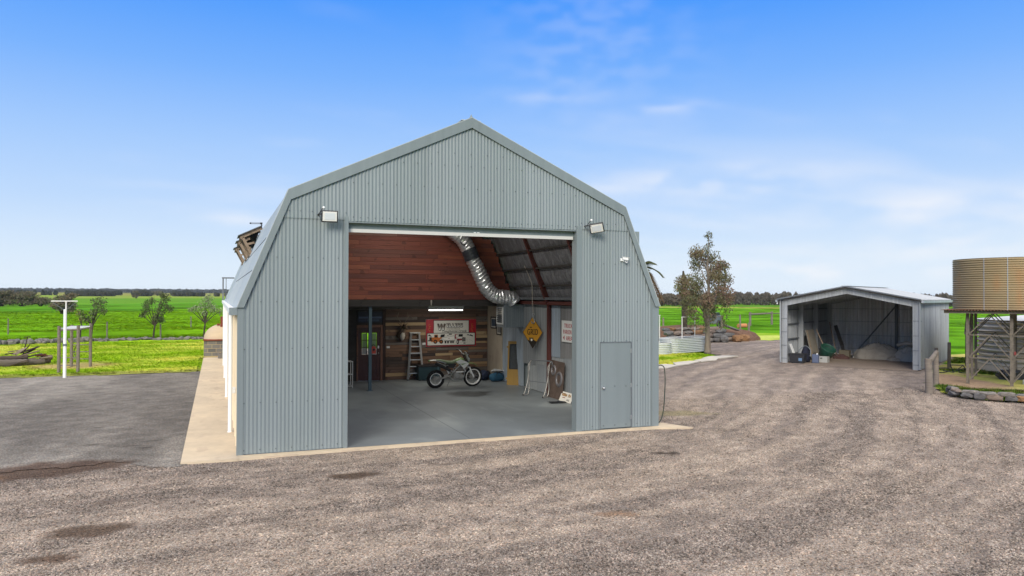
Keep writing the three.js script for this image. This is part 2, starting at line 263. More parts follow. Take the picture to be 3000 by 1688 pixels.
// wheel tracks sweep from the foreground round to the small shed: signed distance to their middle line
const trackLine = new THREE.CatmullRomCurve3([[-30, 11.5], [-9, 7.2], [-2.4, 4.6], [2, 4.1], [4.6, 3.9], [8.2, 3.0], [11.6, 1.2], [15.2, -2.0], [19.5, -6.2], [24.5, -10.6], [36, -19]].map(p => V(p[0], 0, p[1]))).getPoints(90);
function trackCoord(x, z) { let b = 1e9, sd = 0, al = 0; for (let i = 0; i < trackLine.length - 1; i++) { const p = trackLine[i], q = trackLine[i + 1], ex = q.x - p.x, ez = q.z - p.z, l = ex * ex + ez * ez, t = clamp(((x - p.x) * ex + (z - p.z) * ez) / l), dx = x - p.x - t * ex, dz = z - p.z - t * ez, d = dx * dx + dz * dz; if (d < b) { b = d; sd = Math.sign(ex * dz - ez * dx) * Math.sqrt(d); al = i + t; } } return [al * 0.75, sd]; }
function spotAt(x, z) { let m = 0; for (const [sx, sz, a, b, r, sc, st] of spots) { const dx = (x - sx) * Math.cos(r) + (z - sz) * Math.sin(r), dz = -(x - sx) * Math.sin(r) + (z - sz) * Math.cos(r); m = Math.max(m, (1 - sm(0.7, 1.12, Math.hypot(dx / a, dz / b) + wob(x * 2, z * 2, 0.35, 1.6))) * st); } return m; }
function gravelColour(x, z) {
  const [u, w] = trackCoord(x, z);                     // along and across the wheel tracks
  const bend = w + 0.5 * (fbm(u * 0.14, w * 0.2 + 4, 3) - 0.5);
  const tr = fbm(u * 0.07, bend * 1.7 + 30, 4), big = fbm(x * 0.16 + 2, z * 0.16, 4), fn = fbm(x * 1.7, z * 1.7, 3), grit = fbm(u * 1.2, w * 4.5, 4), speck = fbm(u * 3.1 + 4, w * 6.2, 3);
  let t = sm(0.36, 0.66, tr * 0.75 + big * 0.25 + grit * 0.15 - 0.075);
  let c = [mix(0.218, 0.322, t), mix(0.186, 0.270, t), mix(0.168, 0.231, t)];
  const k = (0.86 + 0.28 * fn) * (0.88 + 0.24 * sm(0.28, 0.72, speck)) * (0.9 + 0.2 * sm(0.3, 0.7, grit)); c = c.map(v => v * k);
  for (const [sx, sz, a, b, r, sc, st] of spots) { const dx = (x - sx) * Math.cos(r) + (z - sz) * Math.sin(r), dz = -(x - sx) * Math.sin(r) + (z - sz) * Math.cos(r); const d = Math.hypot(dx / a, dz / b) + wob(x * 2, z * 2, 0.35, 1.6); const f = (1 - sm(0.7, 1.12, d)) * st; if (f > 0) c = c.map((v, q) => mix(v, sc[q] * (0.8 + 0.4 * fn), f)); }
  return [c[0] * 2.1, c[1] * 2.05, c[2] * 1.92];
}
const gravelY = (x, z) => -0.045 + 0.018 * (fbm(x * 1.1, z * 1.1, 3) - 0.5) + 0.02 * (fbm(x * 0.3, z * 0.3, 2) - 0.5);
const underShed = (x, z) => x > -0.6 && x < 9.4 && z < -0.3 && z > -24.5;
const yardPoly = [[-40, 40], [70, 40], [70, 12], [30, 2.6], [26, 1.8], [24.4, 1.4], [23.3, 0.95], [22.5, 0.35], [21.95, -0.4], [21.8, -1.2], [22.3, -2.2], [24.5, -4.4], [28.2, -7.6], [36.5, -12.6], [33, -17.8], [36, -22], [40, -28.5], [37.5, -28.8], [35, -29.6], [30, -28.6], [27, -24.5], [25.6, -19], [25.2, -17.2], [18.5, -13.2], [14, -16], [11, -24], [9, -30], [-0.6, -30], [-0.9, -3], [-40, -3]];
sheet('gravel_yard', -14, 24, -6, 13, 0.12, (x, z) => inPoly(x + wob(x, z, 0.12, 3), z + wob(z, x, 0.1, 3), yardPoly) && !underShed(x, z), gravelColour, gravelY, M.gravel);
sheet('gravel_yard', -14, 44, -30, -6, 0.25, (x, z) => inPoly(x + wob(x, z, 0.5), z + wob(z, x, 0.4), yardPoly) && !underShed(x, z), gravelColour, gravelY, M.gravel);
sheet('gravel_yard', 24, 60, -6, 13, 0.4, (x, z) => inPoly(x + wob(x, z, 0.5), z + wob(z, x, 0.4), yardPoly), gravelColour, gravelY, M.gravel);
// rolled grey gravel beside the long wall
const greySpots = []; reseed(31); for (let i = 0; i < 9; i++) greySpots.push([R(-3.4, -1.5), R(-5.5, -0.9), R(0.1, 0.2), R(0.04, 0.07)]);
sheet('grey_gravel_drive', -16, -0.9, -20, 1, 0.1, (x, z) => z > -18.3 + wob(x, z, 0.25, 0.8) && z < 0.15 + wob(x * 0.8, z, 0.7, 1.1) + (x + 1) * 0.1,
  (x, z) => {
    const a = fbm(x * 0.22, z * 0.12, 4), b = fbm(x * 0.9, z * 0.16 + 5, 3), n = fbm(x * 2.6, z * 2.6, 3); let t = sm(0.3, 0.7, a * 0.55 + b * 0.45); const st = sm(0.52, 0.7, fbm((x + 0.14 * z) * 0.9, z * 0.05 + 8, 3));
    t = clamp(t * 0.8 + st * 0.35); let c = [mix(0.132, 0.25, t), mix(0.124, 0.236, t), mix(0.114, 0.214, t)]; c = c.map(v => v * (0.85 + 0.3 * n)); 
    for (const [sx, sz, ra, rb] of greySpots) { const d = Math.hypot((x - sx) / ra, (z - sz) / rb) + wob(x * 3, z * 3, 0.3); const f = 1 - sm(0.6, 1.2, d); if (f > 0) c = c.map((v, q) => mix(v, [0.06, 0.052, 0.047][q], f * 0.8)); }
    for (const [sx, sz, ra, rb, r, sc, s] of spots.slice(0, 2)) { const d = Math.hypot((x - sx) / ra, (z - sz) / rb) + wob(x * 2, z * 2, 0.35, 1.6); const f = (1 - sm(0.7, 1.12, d)) * s; if (f > 0) c = c.map((v, q) => mix(v, sc[q], f)); }
    const sp = fbm(x * 3.3, z * 3.3, 3); return [c[0] * 1.98, c[1] * 1.93, c[2] * 1.84].map(v => v * (0.86 + 0.28 * sm(0.28, 0.72, sp)));
  }, (x, z) => gravelY(x, z) + 0.012, M.greyGravel);
// lawns
const lawnTone = (x, z) => { const a = fbm(x * 0.16, z * 0.4, 4), b = fbm(x * 0.9, z * 1.6, 4); const t = sm(0.36, 0.64, a * 0.7 + b * 0.3); let c = [mix(0.24, 0.56, t), mix(0.40, 0.60, t), mix(0.014, 0.09, t)]; return c.map(v => Math.min(0.8, v * (1.0 + 0.6 * b))); };
const lawnLeft = (x, z) => { let c = lawnTone(x, z); const sand = (1 - sm(0.6, 1.3, Math.hypot((x + 6.4) / 1.6, (z + 22.8) / 1.9) + wob(x, z, 0.35))); c = c.map((v, q) => mix(v, [0.42, 0.29, 0.15][q], sand * 0.8)); const edge = sm(-19.6, -18.4, z + wob(x, z, 0.5, 1)); return c.map((v, q) => mix(v, [0.33, 0.27, 0.12][q], edge * 0.65)); };
sheet('lawn', -22, -0.95, -44, -17, 0.2, (x, z) => z < -18.0 + wob(x, z, 0.3, 0.9) && !(x > -1.1 && z > -26) , lawnLeft, (x, z) => -0.02 + 0.03 * (fbm(x, z, 2) - 0.5), M.lawn);
const lawnRPoly = [[12, -16], [18.2, -13.6], [19.8, -14.5], [22.6, -16.2], [24.9, -18.2], [25.0, -19.8], [22.5, -20.3], [17, -22], [12, -24]];
sheet('lawn', 11, 26, -24, -13, 0.15, (x, z) => inPoly(x + wob(x, z, 0.15), z, lawnRPoly), lawnTone, (x, z) => -0.02 + 0.03 * (fbm(x, z, 2) - 0.5), M.lawn);
sheet('lawn', 21, 48, -14, 4, 0.125, (x, z) => !inPoly(x + wob(x, z, 0.3), z + wob(z, x, 0.3), yardPoly) && z < 1.6 - (x - 22) * 0.02, (x, z) => {
  const t = sm(0.42, 0.56, fbm(x * 0.35 + 7, z * 0.35, 4)), b = fbm(x * 1.6, z * 1.6, 3); const g = lawnTone(x, z); const dirt = [0.40, 0.28, 0.18]; const d2 = sm(0.36, 0.5, fbm(x * 0.3 + 1.7, z * 0.3 + 8, 4)) * (Math.hypot(x - 26.5, z + 3.4) < 3 + wob(x, z, 1.2, 0.8) ? 1 : 0.2); return g.map((v, q) => mix(v, dirt[q] * (0.75 + 0.5 * b), clamp(t * 0.55 + d2 * 0.5)));
}, (x, z) => 0.0 + 0.05 * (fbm(x, z, 2) - 0.5), M.lawn);
sheet('lawn', 24, 90, -62, -26, 0.5, (x, z) => !inPoly(x + wob(x, z, 0.6), z + wob(z, x, 0.5), yardPoly) && z < -27.6 && z > -60 + wob(x, z, 2, 0.2), (x, z) => { const t = sm(0.4, 0.62, fbm(x * 0.12, z * 0.4, 4)), b = fbm(x * 0.9, z * 0.9, 3); return [mix(0.24, 0.56, t), mix(0.42, 0.62, t), mix(0.02, 0.14, t)].map(v => v * (0.8 + 0.4 * b)); }, (x, z) => -0.03, M.lawn);

// concrete: the path along the long wall, the strip before the front and the apron at the far corner
(function slabs() {
  const g = [];
  const path = new THREE.Group(); path.name = 'concrete_path'; path.userData.kind = 'structure'; scene.add(path);
  let z = 0.32, i = 0; for (const e of [-2.95, -6.2, -9.4, -12.6, -15.8, -18.9, -22.1, -25.3]) { const a = i ? 0.004 : 0; part('slab_bay', uvm(new THREE.BoxGeometry(1.02, 0.16, z - e - a).translate(-0.51, -0.08 + (i % 2) * 0.0015, (z + e - a) / 2), 1, i * 0.37, i * 0.71), M.concrete, path); z = e; i++; }
  const front = poly([[0.004, 0.30], [2.14, 0.22], [7.5, 0.12], [9.6, 0.22], [10.38, 0.5], [9.74, -1.15], [9.74, -0.035], [0.004, -0.035]], 0.16, 'y'); front.translate(0, 0.0, 0);
  structure('concrete_strip', front, M.concrete);
})();

// ---------------------------------------------------------------- ground cover
function tuftGeo(blades, h, spread, lean) {
  const pos = [], nor = []; for (let i = 0; i < blades; i++) { const a = R(0, 6.28), r = R(0, spread), x = Math.cos(a) * r, z = Math.sin(a) * r, t = R(0, 6.28), l = R(0.3, 1) * lean, hh = h * R(0.55, 1), w = h * 0.1; const bx_ = Math.cos(t) * w, bz = Math.sin(t) * w; pos.push(x - bx_, 0, z - bz, x + bx_, 0, z + bz, x + Math.cos(a) * l, hh, z + Math.sin(a) * l); for (let k = 0; k < 3; k++) nor.push(0, 1, 0.1); }
  const g = new THREE.BufferGeometry(); g.setAttribute('position', new THREE.Float32BufferAttribute(pos, 3)); g.setAttribute('normal', new THREE.Float32BufferAttribute(nor, 3)); return g;
}
function scatter(name, geo, material, n, put, label, category) {
  const im = new THREE.InstancedMesh(geo, material, n), m = new THREE.Matrix4(), q = new THREE.Quaternion(), e = new THREE.Euler(); let k = 0, guard = 0;
  while (k < n && guard++ < n * 12) { const s = put(); if (!s) continue; e.set(s.rx || 0, R(0, 6.28), s.rz || 0); q.setFromEuler(e); m.compose(V(s.x, s.y, s.z), q, Array.isArray(s.s) ? V(...s.s) : V(s.s, s.s, s.s)); im.setMatrixAt(k, m); im.setColorAt(k, C(...s.c)); k++; }
  im.count = k; return stuff(name, im, label, category);
}
reseed(11);
const tShort = tuftGeo(9, 0.075, 0.075, 0.05), tLong = tuftGeo(10, 0.22, 0.26, 0.2);
const gj = (c, a = 0.25) => { const t = 1 + R(-a, a); return [c[0] * t * R(0.85, 1.2), c[1] * t, c[2] * t]; };
scatter('lawn_grass', tShort, M.blade, 27000, () => { const x = R(-16, -1.05), z = -18.1 - 23 * Math.pow(rnd(), 1.1); if (z > -18.2 + wob(x, z, 0.3, 0.9)) return null; const s = Math.hypot((x + 6.4) / 1.5, (z + 22.8) / 1.8) < 0.9; if (s && rnd() < 0.85) return null; return { x, y: -0.03, z, s: R(0.6, 1.25), c: gj(lawnLeft(x, z)) }; }, 'mown green lawn grass between the grey gravel and the stone row', 'grass');
scatter('lawn_grass', tShort, M.blade, 9000, () => { const x = R(12, 25.2), z = R(-22, -13.4); if (!inPoly(x, z, lawnRPoly)) return null; return { x, y: -0.03, z, s: R(0.7, 1.3), c: gj(lawnTone(x, z)) }; }, 'short green lawn grass beside the pavers and planter tubs', 'grass');
scatter('crop_grass', tLong, M.blade, 60000, () => { const z = -44 - 90 * Math.pow(rnd(), 1.5), x = -0.4 + (15.8 - z) * R(-0.36, 0.05); const n = fbm(x * 0.12, z * 0.3, 3), c = [mix(0.13, 0.30, n), mix(0.30, 0.52, n), 0.012]; return { x, y: landHeight(x, z) - 0.05 - (z > -58 ? 0.08 : 0), z, s: R(0.35, 0.9) * (0.4 + 1.0 * n), c: gj(n < 0.42 ? c.map(v => v * 0.55) : c, 0.2) }; }, 'tall bright green pasture grass in the paddock behind the lawn', 'grass');
scatter('crop_grass', tLong, M.blade, 30000, () => { const d = 62 + 110 * Math.pow(rnd(), 1.4), a = R(0.42, 1.0), x = -0.4 + Math.sin(a) * d, z = 15.8 - Math.cos(a) * d; if (d < 85 && z > -58) return null; const n = fbm(x * 0.1, z * 0.25, 3); return { x, y: landHeight(x, z) - 0.08, z, s: R(0.35, 0.9) * (0.4 + 1.0 * n), c: gj([mix(0.08, 0.15, n), mix(0.24, 0.36, n), 0.02], 0.2) }; }, 'dark green crop growing in the paddock beyond the small shed', 'grass');
scatter('rough_grass', tLong, M.blade, 9000, () => { const x = R(21.6, 40), z = R(-13, 1.6); if (inPoly(x, z, yardPoly)) return null; const n = fbm(x * 0.35 + 7, z * 0.35, 4); const verge = inSeg(x, z, [21.9, -1.2], [24.6, 0.9]) < 2.2; if (!verge && n > 0.47 + R(-0.03, 0.03)) return null; return { x, y: -0.02, z, s: R(0.25, 0.75), c: gj(rnd() < 0.25 ? [0.28, 0.25, 0.08] : [0.1, 0.22, 0.02], 0.3) }; }, 'rough green and straw coloured grass around the tank stand', 'grass');
// loose stones lying on the yard where the camera is near enough to see them singly
(() => {
  const g = new THREE.IcosahedronGeometry(1, 0); const p = g.attributes.position; for (let i = 0; i < p.count; i++) { const f = 0.8 + 0.35 * vn(p.getX(i) * 3 + 5, p.getY(i) * 3 + p.getZ(i) * 2 + 9, 0); p.setXYZ(i, p.getX(i) * f, p.getY(i) * f, p.getZ(i) * f); } g.computeVertexNormals();
  mat('pebble', [1, 1, 1], { roughness: 0.9 }); const tones = [[0.10, 0.088, 0.085], [0.2, 0.165, 0.15], [0.36, 0.29, 0.26], [0.15, 0.125, 0.12], [0.38, 0.32, 0.29], [0.07, 0.064, 0.064], [0.28, 0.22, 0.195]]; reseed(21);
  scatter('loose_gravel', g, M.pebble, 270000, () => { const z = 12 - 16 * Math.pow(rnd(), 0.85), x = -0.4 + (15.8 - z) * R(-0.31, 1.6); if (x > 24) return null; if (z < 0.36 && x > -1.1 && x < 10.3) return null; if (z < 0.0 && x < 9.7) return null; const tc = trackCoord(x, z), lo = fbm(tc[0] * 0.07, tc[1] * 1.7 + 30 + 0.85 * (fbm(tc[0] * 0.14, tc[1] * 0.2 + 4, 3) - 0.5), 4); if (lo > 0.47 && rnd() < 0.7) return null; if (spotAt(x, z) > 0.3 && rnd() < 0.9) return null; const s = 0.005 + 0.0115 * Math.pow(rnd(), 2.2); const b = gravelColour(x, z), w = pick([0.3, 0.4, 0.52, 0.65, 0.8, 0.95, 1.1, 1.3]), tn = pick([[1, 1, 1], [1.06, 0.98, 0.95], [0.96, 1, 1.02], [1, 1, 0.96]]); return { x, y: gravelY(x, z) + s * 0.25, z, s: [s * R(0.8, 1.5), s * R(0.5, 0.8), s], c: b.map((v, q) => Math.min(0.6, v * 0.6 * w * tn[q])) }; }, 'loose grey and pink gravel stones strewn over the yard', 'gravel');
})();
// ---------------------------------------------------------------- the big shed
mat('cladding', [0.228, 0.265, 0.274], { map: T.paint, roughness: 0.5, clearcoat: 0.05 });
mat('flashing', [0.205, 0.24, 0.247], { map: T.paint, roughness: 0.5 });
mat('roofSheet', [0.44, 0.475, 0.475], { map: T.paint, roughness: 0.45 });
mat('cream', [0.80, 0.68, 0.50], { map: T.paint, roughness: 0.6 });
mat('whitePaint', [0.82, 0.82, 0.80], { roughness: 0.5 });
mat('offWhite', [0.70, 0.68, 0.63], { roughness: 0.55 });
mat('screw', [0.06, 0.07, 0.075], { roughness: 0.6 });
mat('blackPlastic', [0.02, 0.02, 0.022], { roughness: 0.5 });
mat('glassPanel', [0.62, 0.64, 0.66], { roughness: 0.25, clearcoat: 0.6 });
mat('redSteel', [0.11, 0.028, 0.022], { roughness: 0.6, map: T.paint });
mat('darkTimber', [0.055, 0.05, 0.047], { map: T.wood, roughness: 0.8 });
mat('insulation', [0.30, 0.30, 0.325], { map: T.foil, roughness: 0.4, metalness: 0.15, bumpMap: T.foilB, bumpScale: 0.03 });
mat('shedFloor', [0.205, 0.232, 0.247], { map: T.floor, roughness: 0.45 });
mat('innerWall', [0.50, 0.44, 0.37], { map: T.concrete, roughness: 0.9 });
mat('zincOld', [0.33, 0.355, 0.38], { map: T.zinc, roughness: 0.55, metalness: 0.35 });
mat('zincNew', [0.60, 0.63, 0.65], { map: T.zinc, roughness: 0.45, metalness: 0.4 });
mat('zincDark', [0.22, 0.24, 0.26], { map: T.zinc, roughness: 0.6, metalness: 0.3 });
mat('steel', [0.55, 0.55, 0.55], { roughness: 0.35, metalness: 0.85 });
mat('alu', [0.66, 0.66, 0.65], { roughness: 0.4, metalness: 0.7 });
mat('rawTimber', [0.34, 0.26, 0.19], { map: T.wood, roughness: 0.85, bumpMap: T.woodB, bumpScale: 0.004 });
mat('greyTimber', [0.27, 0.235, 0.20], { map: T.wood, roughness: 0.9, bumpMap: T.woodB, bumpScale: 0.006 });

const W = 9.7, LEN = 25.2, KX = 0.95, KY = 5.3, EY = 2.99, RY = 7.11;
const roofY = (x) => { const t = Math.min(x, W - x); return t < KX ? EY + (KY - EY) * t / KX : KY + (RY - KY) * (t - KX) / (W / 2 - KX); };
const shed = thing('barn_shed', 'large blue grey corrugated steel barn shed with a wide open roller doorway', 'shed');
for (const x of [0.09, W - 0.09, 2.06, 7.56]) part('front_stud', bx(x - 0.06, x + 0.06, 0, x > 1 && x < 9 ? 4.9 : EY + 0.1, -0.27, -0.06), M.darkTimber, shed);
// front cladding, sheet by sheet
(function front() {
  const claddings = [M.cladding, mat('claddingB', [0.218, 0.255, 0.262], { map: T.paint, roughness: 0.52 }), mat('claddingC', [0.236, 0.272, 0.282], { map: T.paint, roughness: 0.48 })]; let k = 0; const cover = 0.762, LAP = 4.775; const D0 = 2.14, D1 = 7.475, A0 = 8.11, A1 = 8.946;
  const add = (x0, x1, lo, hi, z) => { const g = corr(x0, x1, lo, hi, { phase: 0.02 }); g.translate(0, 0, z); part('cladding_sheet', g, claddings[k % 3], shed); };
  for (let x = 0.02; x < W - 0.02; x += cover, k++) {
    const e = Math.min(x + cover + 0.03, W - 0.012), z = (k % 2) * 0.005;
    const top = (q) => roofY(q) - 0.06;
    // lower runs, cut for the doorways
    for (const [a, b, lo] of [[0, D0 - 0.03, 0.01], [D1 + 0.03, A0 - 0.012, 0.01], [A0 - 0.012, A1 + 0.012, 2.085], [A1 + 0.012, W, 0.01]]) { const s = Math.max(x, a), f = Math.min(e, b); if (f - s > 0.03) add(s, f, lo, (q) => Math.min(LAP + 0.02, top(q)), z); }
    add(Math.max(x, 0.76), Math.min(e, W - 0.76), (q) => (q > D0 - 0.02 && q < D1 + 0.02 ? 4.737 : LAP - 0.02), top, z + 0.016);
  }
  // rows of screws
  const sc = [], sg = new THREE.CylinderGeometry(0.0105, 0.0105, 0.014, 6).rotateX(Math.PI / 2); reseed(3);
  const row = (y, x0, x1, st, z) => { for (let x = x0; x < x1; x += st) { const jx = 0.02 + 0.0762 * (Math.round((x - 0.02) / 0.0762) + 0.25); if (y < roofY(jx) - 0.3) sc.push(sg.clone().translate(jx, y + R(-0.006, 0.006), z + 0.012)); } };
  row(4.82, 2.2, 7.5, 0.0762 * 2, 0.018); row(4.9, 0.9, 2.1, 0.229, 0.018); row(4.9, 7.6, 8.8, 0.229, 0.018); row(5.55, 1.9, 8.0, 0.305, 0.018); row(6.05, 2.7, 7.1, 0.305, 0.018); row(6.32, 3.3, 6.6, 0.38, 0.018);
  for (const y of [0.09, 1.02, 2.1, 3.05, 3.95]) { row(y, 0.1, 2.05, 0.305, 0.002); row(y, 7.6, 9.6, 0.305, 0.002); }
  part('screws', sc, M.screw, shed).userData.kind = 'stuff';
  // corner and doorway flashings
  part('corner_flashing', [bx(-0.012, 0.1, 0.0, EY, 0.012, 0.02), bx(-0.02, -0.012, 0.0, EY - 0.05, -0.16, 0.02)], M.flashing, shed);
  part('corner_flashing', [bx(W - 0.17, W + 0.012, 0.0, EY + 0.16, 0.012, 0.02), bx(W + 0.012, W + 0.02, 0.0, EY, -0.16, 0.02)], M.flashing, shed);
  part('door_jamb', [bx(D0 - 0.075, D0, 0.0, 4.83, 0.016, 0.026), bx(D0, D0 + 0.012, 0.0, 4.83, -0.22, 0.026)], M.flashing, shed);
  part('door_jamb', [bx(D1, D1 + 0.13, 0.0, 4.83, 0.016, 0.026), bx(D1 - 0.012, D1, 0.0, 4.74, -0.22, 0.026)], M.flashing, shed);
  part('lintel_flashing', bx(D0 + 0.014, D1 - 0.014, 4.705, 4.733, -0.24, 0.012), M.flashing, shed);
  // rolled up door: curtain edge, pale bottom rail, two makers' labels
  const rd = part('roller_door', [bx(D0 + 0.02, D1 - 0.02, 4.575, 4.71, -0.16, -0.13), new THREE.CylinderGeometry(0.2, 0.2, D1 - D0 - 0.1, 20).rotateZ(Math.PI / 2).translate((D0 + D1) / 2, 4.83, -0.36)], M.flashing, shed);
  part('bottom_rail', bx(D0 + 0.016, D1 - 0.04, 4.515, 4.588, -0.175, -0.115), mat('railWhite', [0.60, 0.585, 0.545], { roughness: 0.6 }), rd);
  for (const x of [4.96, 5.04]) part('maker_label', bx(x, x + 0.06, 4.592, 4.612, -0.128, -0.124), M.whitePaint, rd);
  // side door
  const door = part('side_door', bx(A0, A1, 0.025, 2.065, -0.02, 0.006), M.flashing, shed);
  part('door_frame', [bx(A0 - 0.014, A0 - 0.004, 0.0, 2.075, -0.03, 0.02), bx(A1 + 0.004, A1 + 0.014, 0.0, 2.075, -0.03, 0.02), bx(A0 - 0.014, A1 + 0.014, 2.07, 2.082, -0.03, 0.02)], M.zincDark, door);
  part('door_knob', new THREE.LatheGeometry([[0, 0.07], [0.022, 0.066], [0.03, 0.045], [0.02, 0.02], [0.034, 0.012], [0.034, 0]].map(p => new THREE.Vector2(...p)), 14).rotateX(Math.PI / 2).translate(A0 + 0.07, 0.99, 0.006), M.steel, door);
  for (const y of [0.26, 1.03, 1.86]) part('hinge', bar([A1 - 0.004, y - 0.05, 0.014], [A1 - 0.004, y + 0.05, 0.014], 0.009), M.steel, door);
})();
// barge boards along the gable
(function barges() {
  const pts = [[-0.03, EY - 0.06], [KX - 0.01, KY + 0.03], [W / 2, RY + 0.03], [W - KX + 0.01, KY + 0.03], [W + 0.03, EY - 0.06]], ws = [0.12, 0.205, 0.205, 0.12];
  const ln = [0, 1, 2, 3].map(i => { const p = pts[i], q = pts[i + 1], l = Math.hypot(q[0] - p[0], q[1] - p[1]), n = [(q[1] - p[1]) / l, -(q[0] - p[0]) / l]; return [n[0], n[1], n[0] * (p[0] + n[0] * ws[i]) + n[1] * (p[1] + n[1] * ws[i])]; });
  const cut = (u, v) => { const d = u[0] * v[1] - u[1] * v[0]; return [(u[2] * v[1] - u[1] * v[2]) / d, (u[0] * v[2] - u[2] * v[0]) / d]; };
  const off = [cut(ln[0], [0, 1, EY - 0.06]), cut(ln[0], ln[1]), cut(ln[1], ln[2]), cut(ln[2], ln[3]), cut(ln[3], [0, 1, EY - 0.06])];
  for (let i = 0; i < 4; i++) { const s = i < 1 || i > 2 ? 0.0 : 0.002; const g = poly([pts[i], pts[i + 1], off[i + 1], off[i]], 0.035); g.translate(0, 0, 0.03 + s); part('barge_board', g, M.flashing, shed); }
  // capping folded over the roof edge
  for (let i = 0; i < 4; i++) { const a = pts[i], b = pts[i + 1], d = [b[0] - a[0], b[1] - a[1]], l = Math.hypot(...d), n = [-d[1] / l * 0.012, d[0] / l * 0.012]; const g = poly([a, b, [b[0] + n[0], b[1] + n[1]], [a[0] + n[0], a[1] + n[1]]], 0.36); g.translate(0, 0, -0.296); part('barge_capping', g, M.roofSheet, shed); }
  part('ridge_cap_end', new THREE.ConeGeometry(0.05, 0.1, 8).translate(W / 2, RY + 0.07, 0.0), M.flashing, shed);
})();
// roof: four slopes of corrugated sheet with a lining under them
(function roof() {
  const slope = (p, q, name) => { const L = Math.hypot(q[0] - p[0], q[1] - p[1]), ang = Math.atan2(q[1] - p[1], q[0] - p[0]); const ux = Math.cos(ang), uy = Math.sin(ang); const bays = 5; for (let b = 0; b < bays; b++) { const z0 = -0.02 - b * LEN / bays, z1 = -0.02 - (b + 1) * LEN / bays; const g = corr(-z0, -z1 + 0.02, 0, L, { step: 5, amp: 0.0085, rows: 1 }); const P = g.attributes.position; for (let i = 0; i < P.count; i++) { const z = -P.getX(i), s = P.getY(i), h = P.getZ(i) + 0.002 * (b % 2); P.setXYZ(i, p[0] + ux * s - uy * h, p[1] + uy * s + ux * h, z); } g.computeVertexNormals(); part(name, g, M.roofSheet, shed); } };
  slope([-0.06, EY - 0.13], [KX, KY], 'roof_sheet'); slope([KX, KY], [W / 2, RY], 'roof_sheet'); slope([W / 2, RY], [W - KX, KY], 'roof_sheet'); slope([W - KX, KY], [W + 0.06, EY - 0.13], 'roof_sheet');
  part('ridge_capping', [beam([W / 2 - 0.1, RY - 0.02, 0], [W / 2 - 0.1, RY - 0.02, -LEN], 0.24, 0.015), beam([W / 2 + 0.1, RY - 0.02, 0], [W / 2 + 0.1, RY - 0.02, -LEN], 0.24, 0.015)], M.roofSheet, shed);
  // screw lines on the slope seen from the path
  const sc = [], sg = new THREE.SphereGeometry(0.012, 5, 4); const ang = Math.atan2(KY - EY, KX); for (const f of [0.3, 0.6]) for (let z = -0.5; z > -14; z -= 0.1524) { const L = f * Math.hypot(KX, KY - EY); sc.push(sg.clone().translate(Math.cos(ang) * L - Math.sin(ang) * 0.012, EY + Math.sin(ang) * L + Math.cos(ang) * 0.012, z)); }
  part('roof_screws', sc, M.screw, shed).userData.kind = 'stuff';
  // side walls
  const lw = part('long_wall', [bx(0.0, 0.09, 0.0, EY + 0.02, -LEN, -0.17)], M.cream, shed);
  for (let z = -0.9; z > -24; z -= 1.15) part('wall_batten', bx(-0.018, 0.0, 0.02, EY - 0.1, z - 0.02, z + 0.02), M.cream, lw);
  for (let i = 0; i < 12; i++) { const z0 = -0.2 - i * 2.08; const g = corr(-z0, -z0 + 2.1, 0, EY + 0.02, { step: 5 }); const P = g.attributes.position; for (let k = 0; k < P.count; k++) { const a = P.getX(k), h = P.getZ(k); P.setXYZ(k, W - 0.012 + h, P.getY(k), -a); } g.computeVertexNormals(); part('side_cladding_sheet', g, M.cladding, shed); }
  // end wall, with a glazed doorway to the garden
  part('end_wall', [bx(0.1, 6.1, 0, EY, -LEN, -LEN + 0.08), bx(7.9, W - 0.03, 0, EY, -LEN, -LEN + 0.08), bx(6.1, 7.9, 2.3, EY, -LEN, -LEN + 0.08), poly([[0, EY], [W, EY], [W - KX, KY], [W / 2, RY], [KX, KY]], 0.05).translate(0, 0, -LEN)], M.cream, shed);
  // gutters and downpipes
  const gut = part('gutter', [bx(-0.17, -0.06, EY - 0.2, EY - 0.08, -LEN, 0.02)], M.whitePaint, shed);
  part('gutter_end', bx(-0.175, -0.02, EY - 0.21, EY - 0.06, 0.02, 0.03), M.flashing, gut);
  part('gutter', bx(W + 0.05, W + 0.17, EY - 0.17, EY - 0.06, -LEN, -0.45), M.offWhite, shed);
  for (const z of [-2.75, -9.2, -15.07, -20.5]) part('downpipe', [bar([-0.1, 0.0, z], [-0.1, EY - 0.2, z], 0.045, 0.045, 12), bar([-0.1, 0.0, z], [-0.1, 0.02, z], 0.055, 0.055, 12)], M.whitePaint, shed);
  part('wall_box', cbox(0.06, 0.12, 0.1, 0.008, -0.05, 1.15, -1.2), M.offWhite, shed);
})();
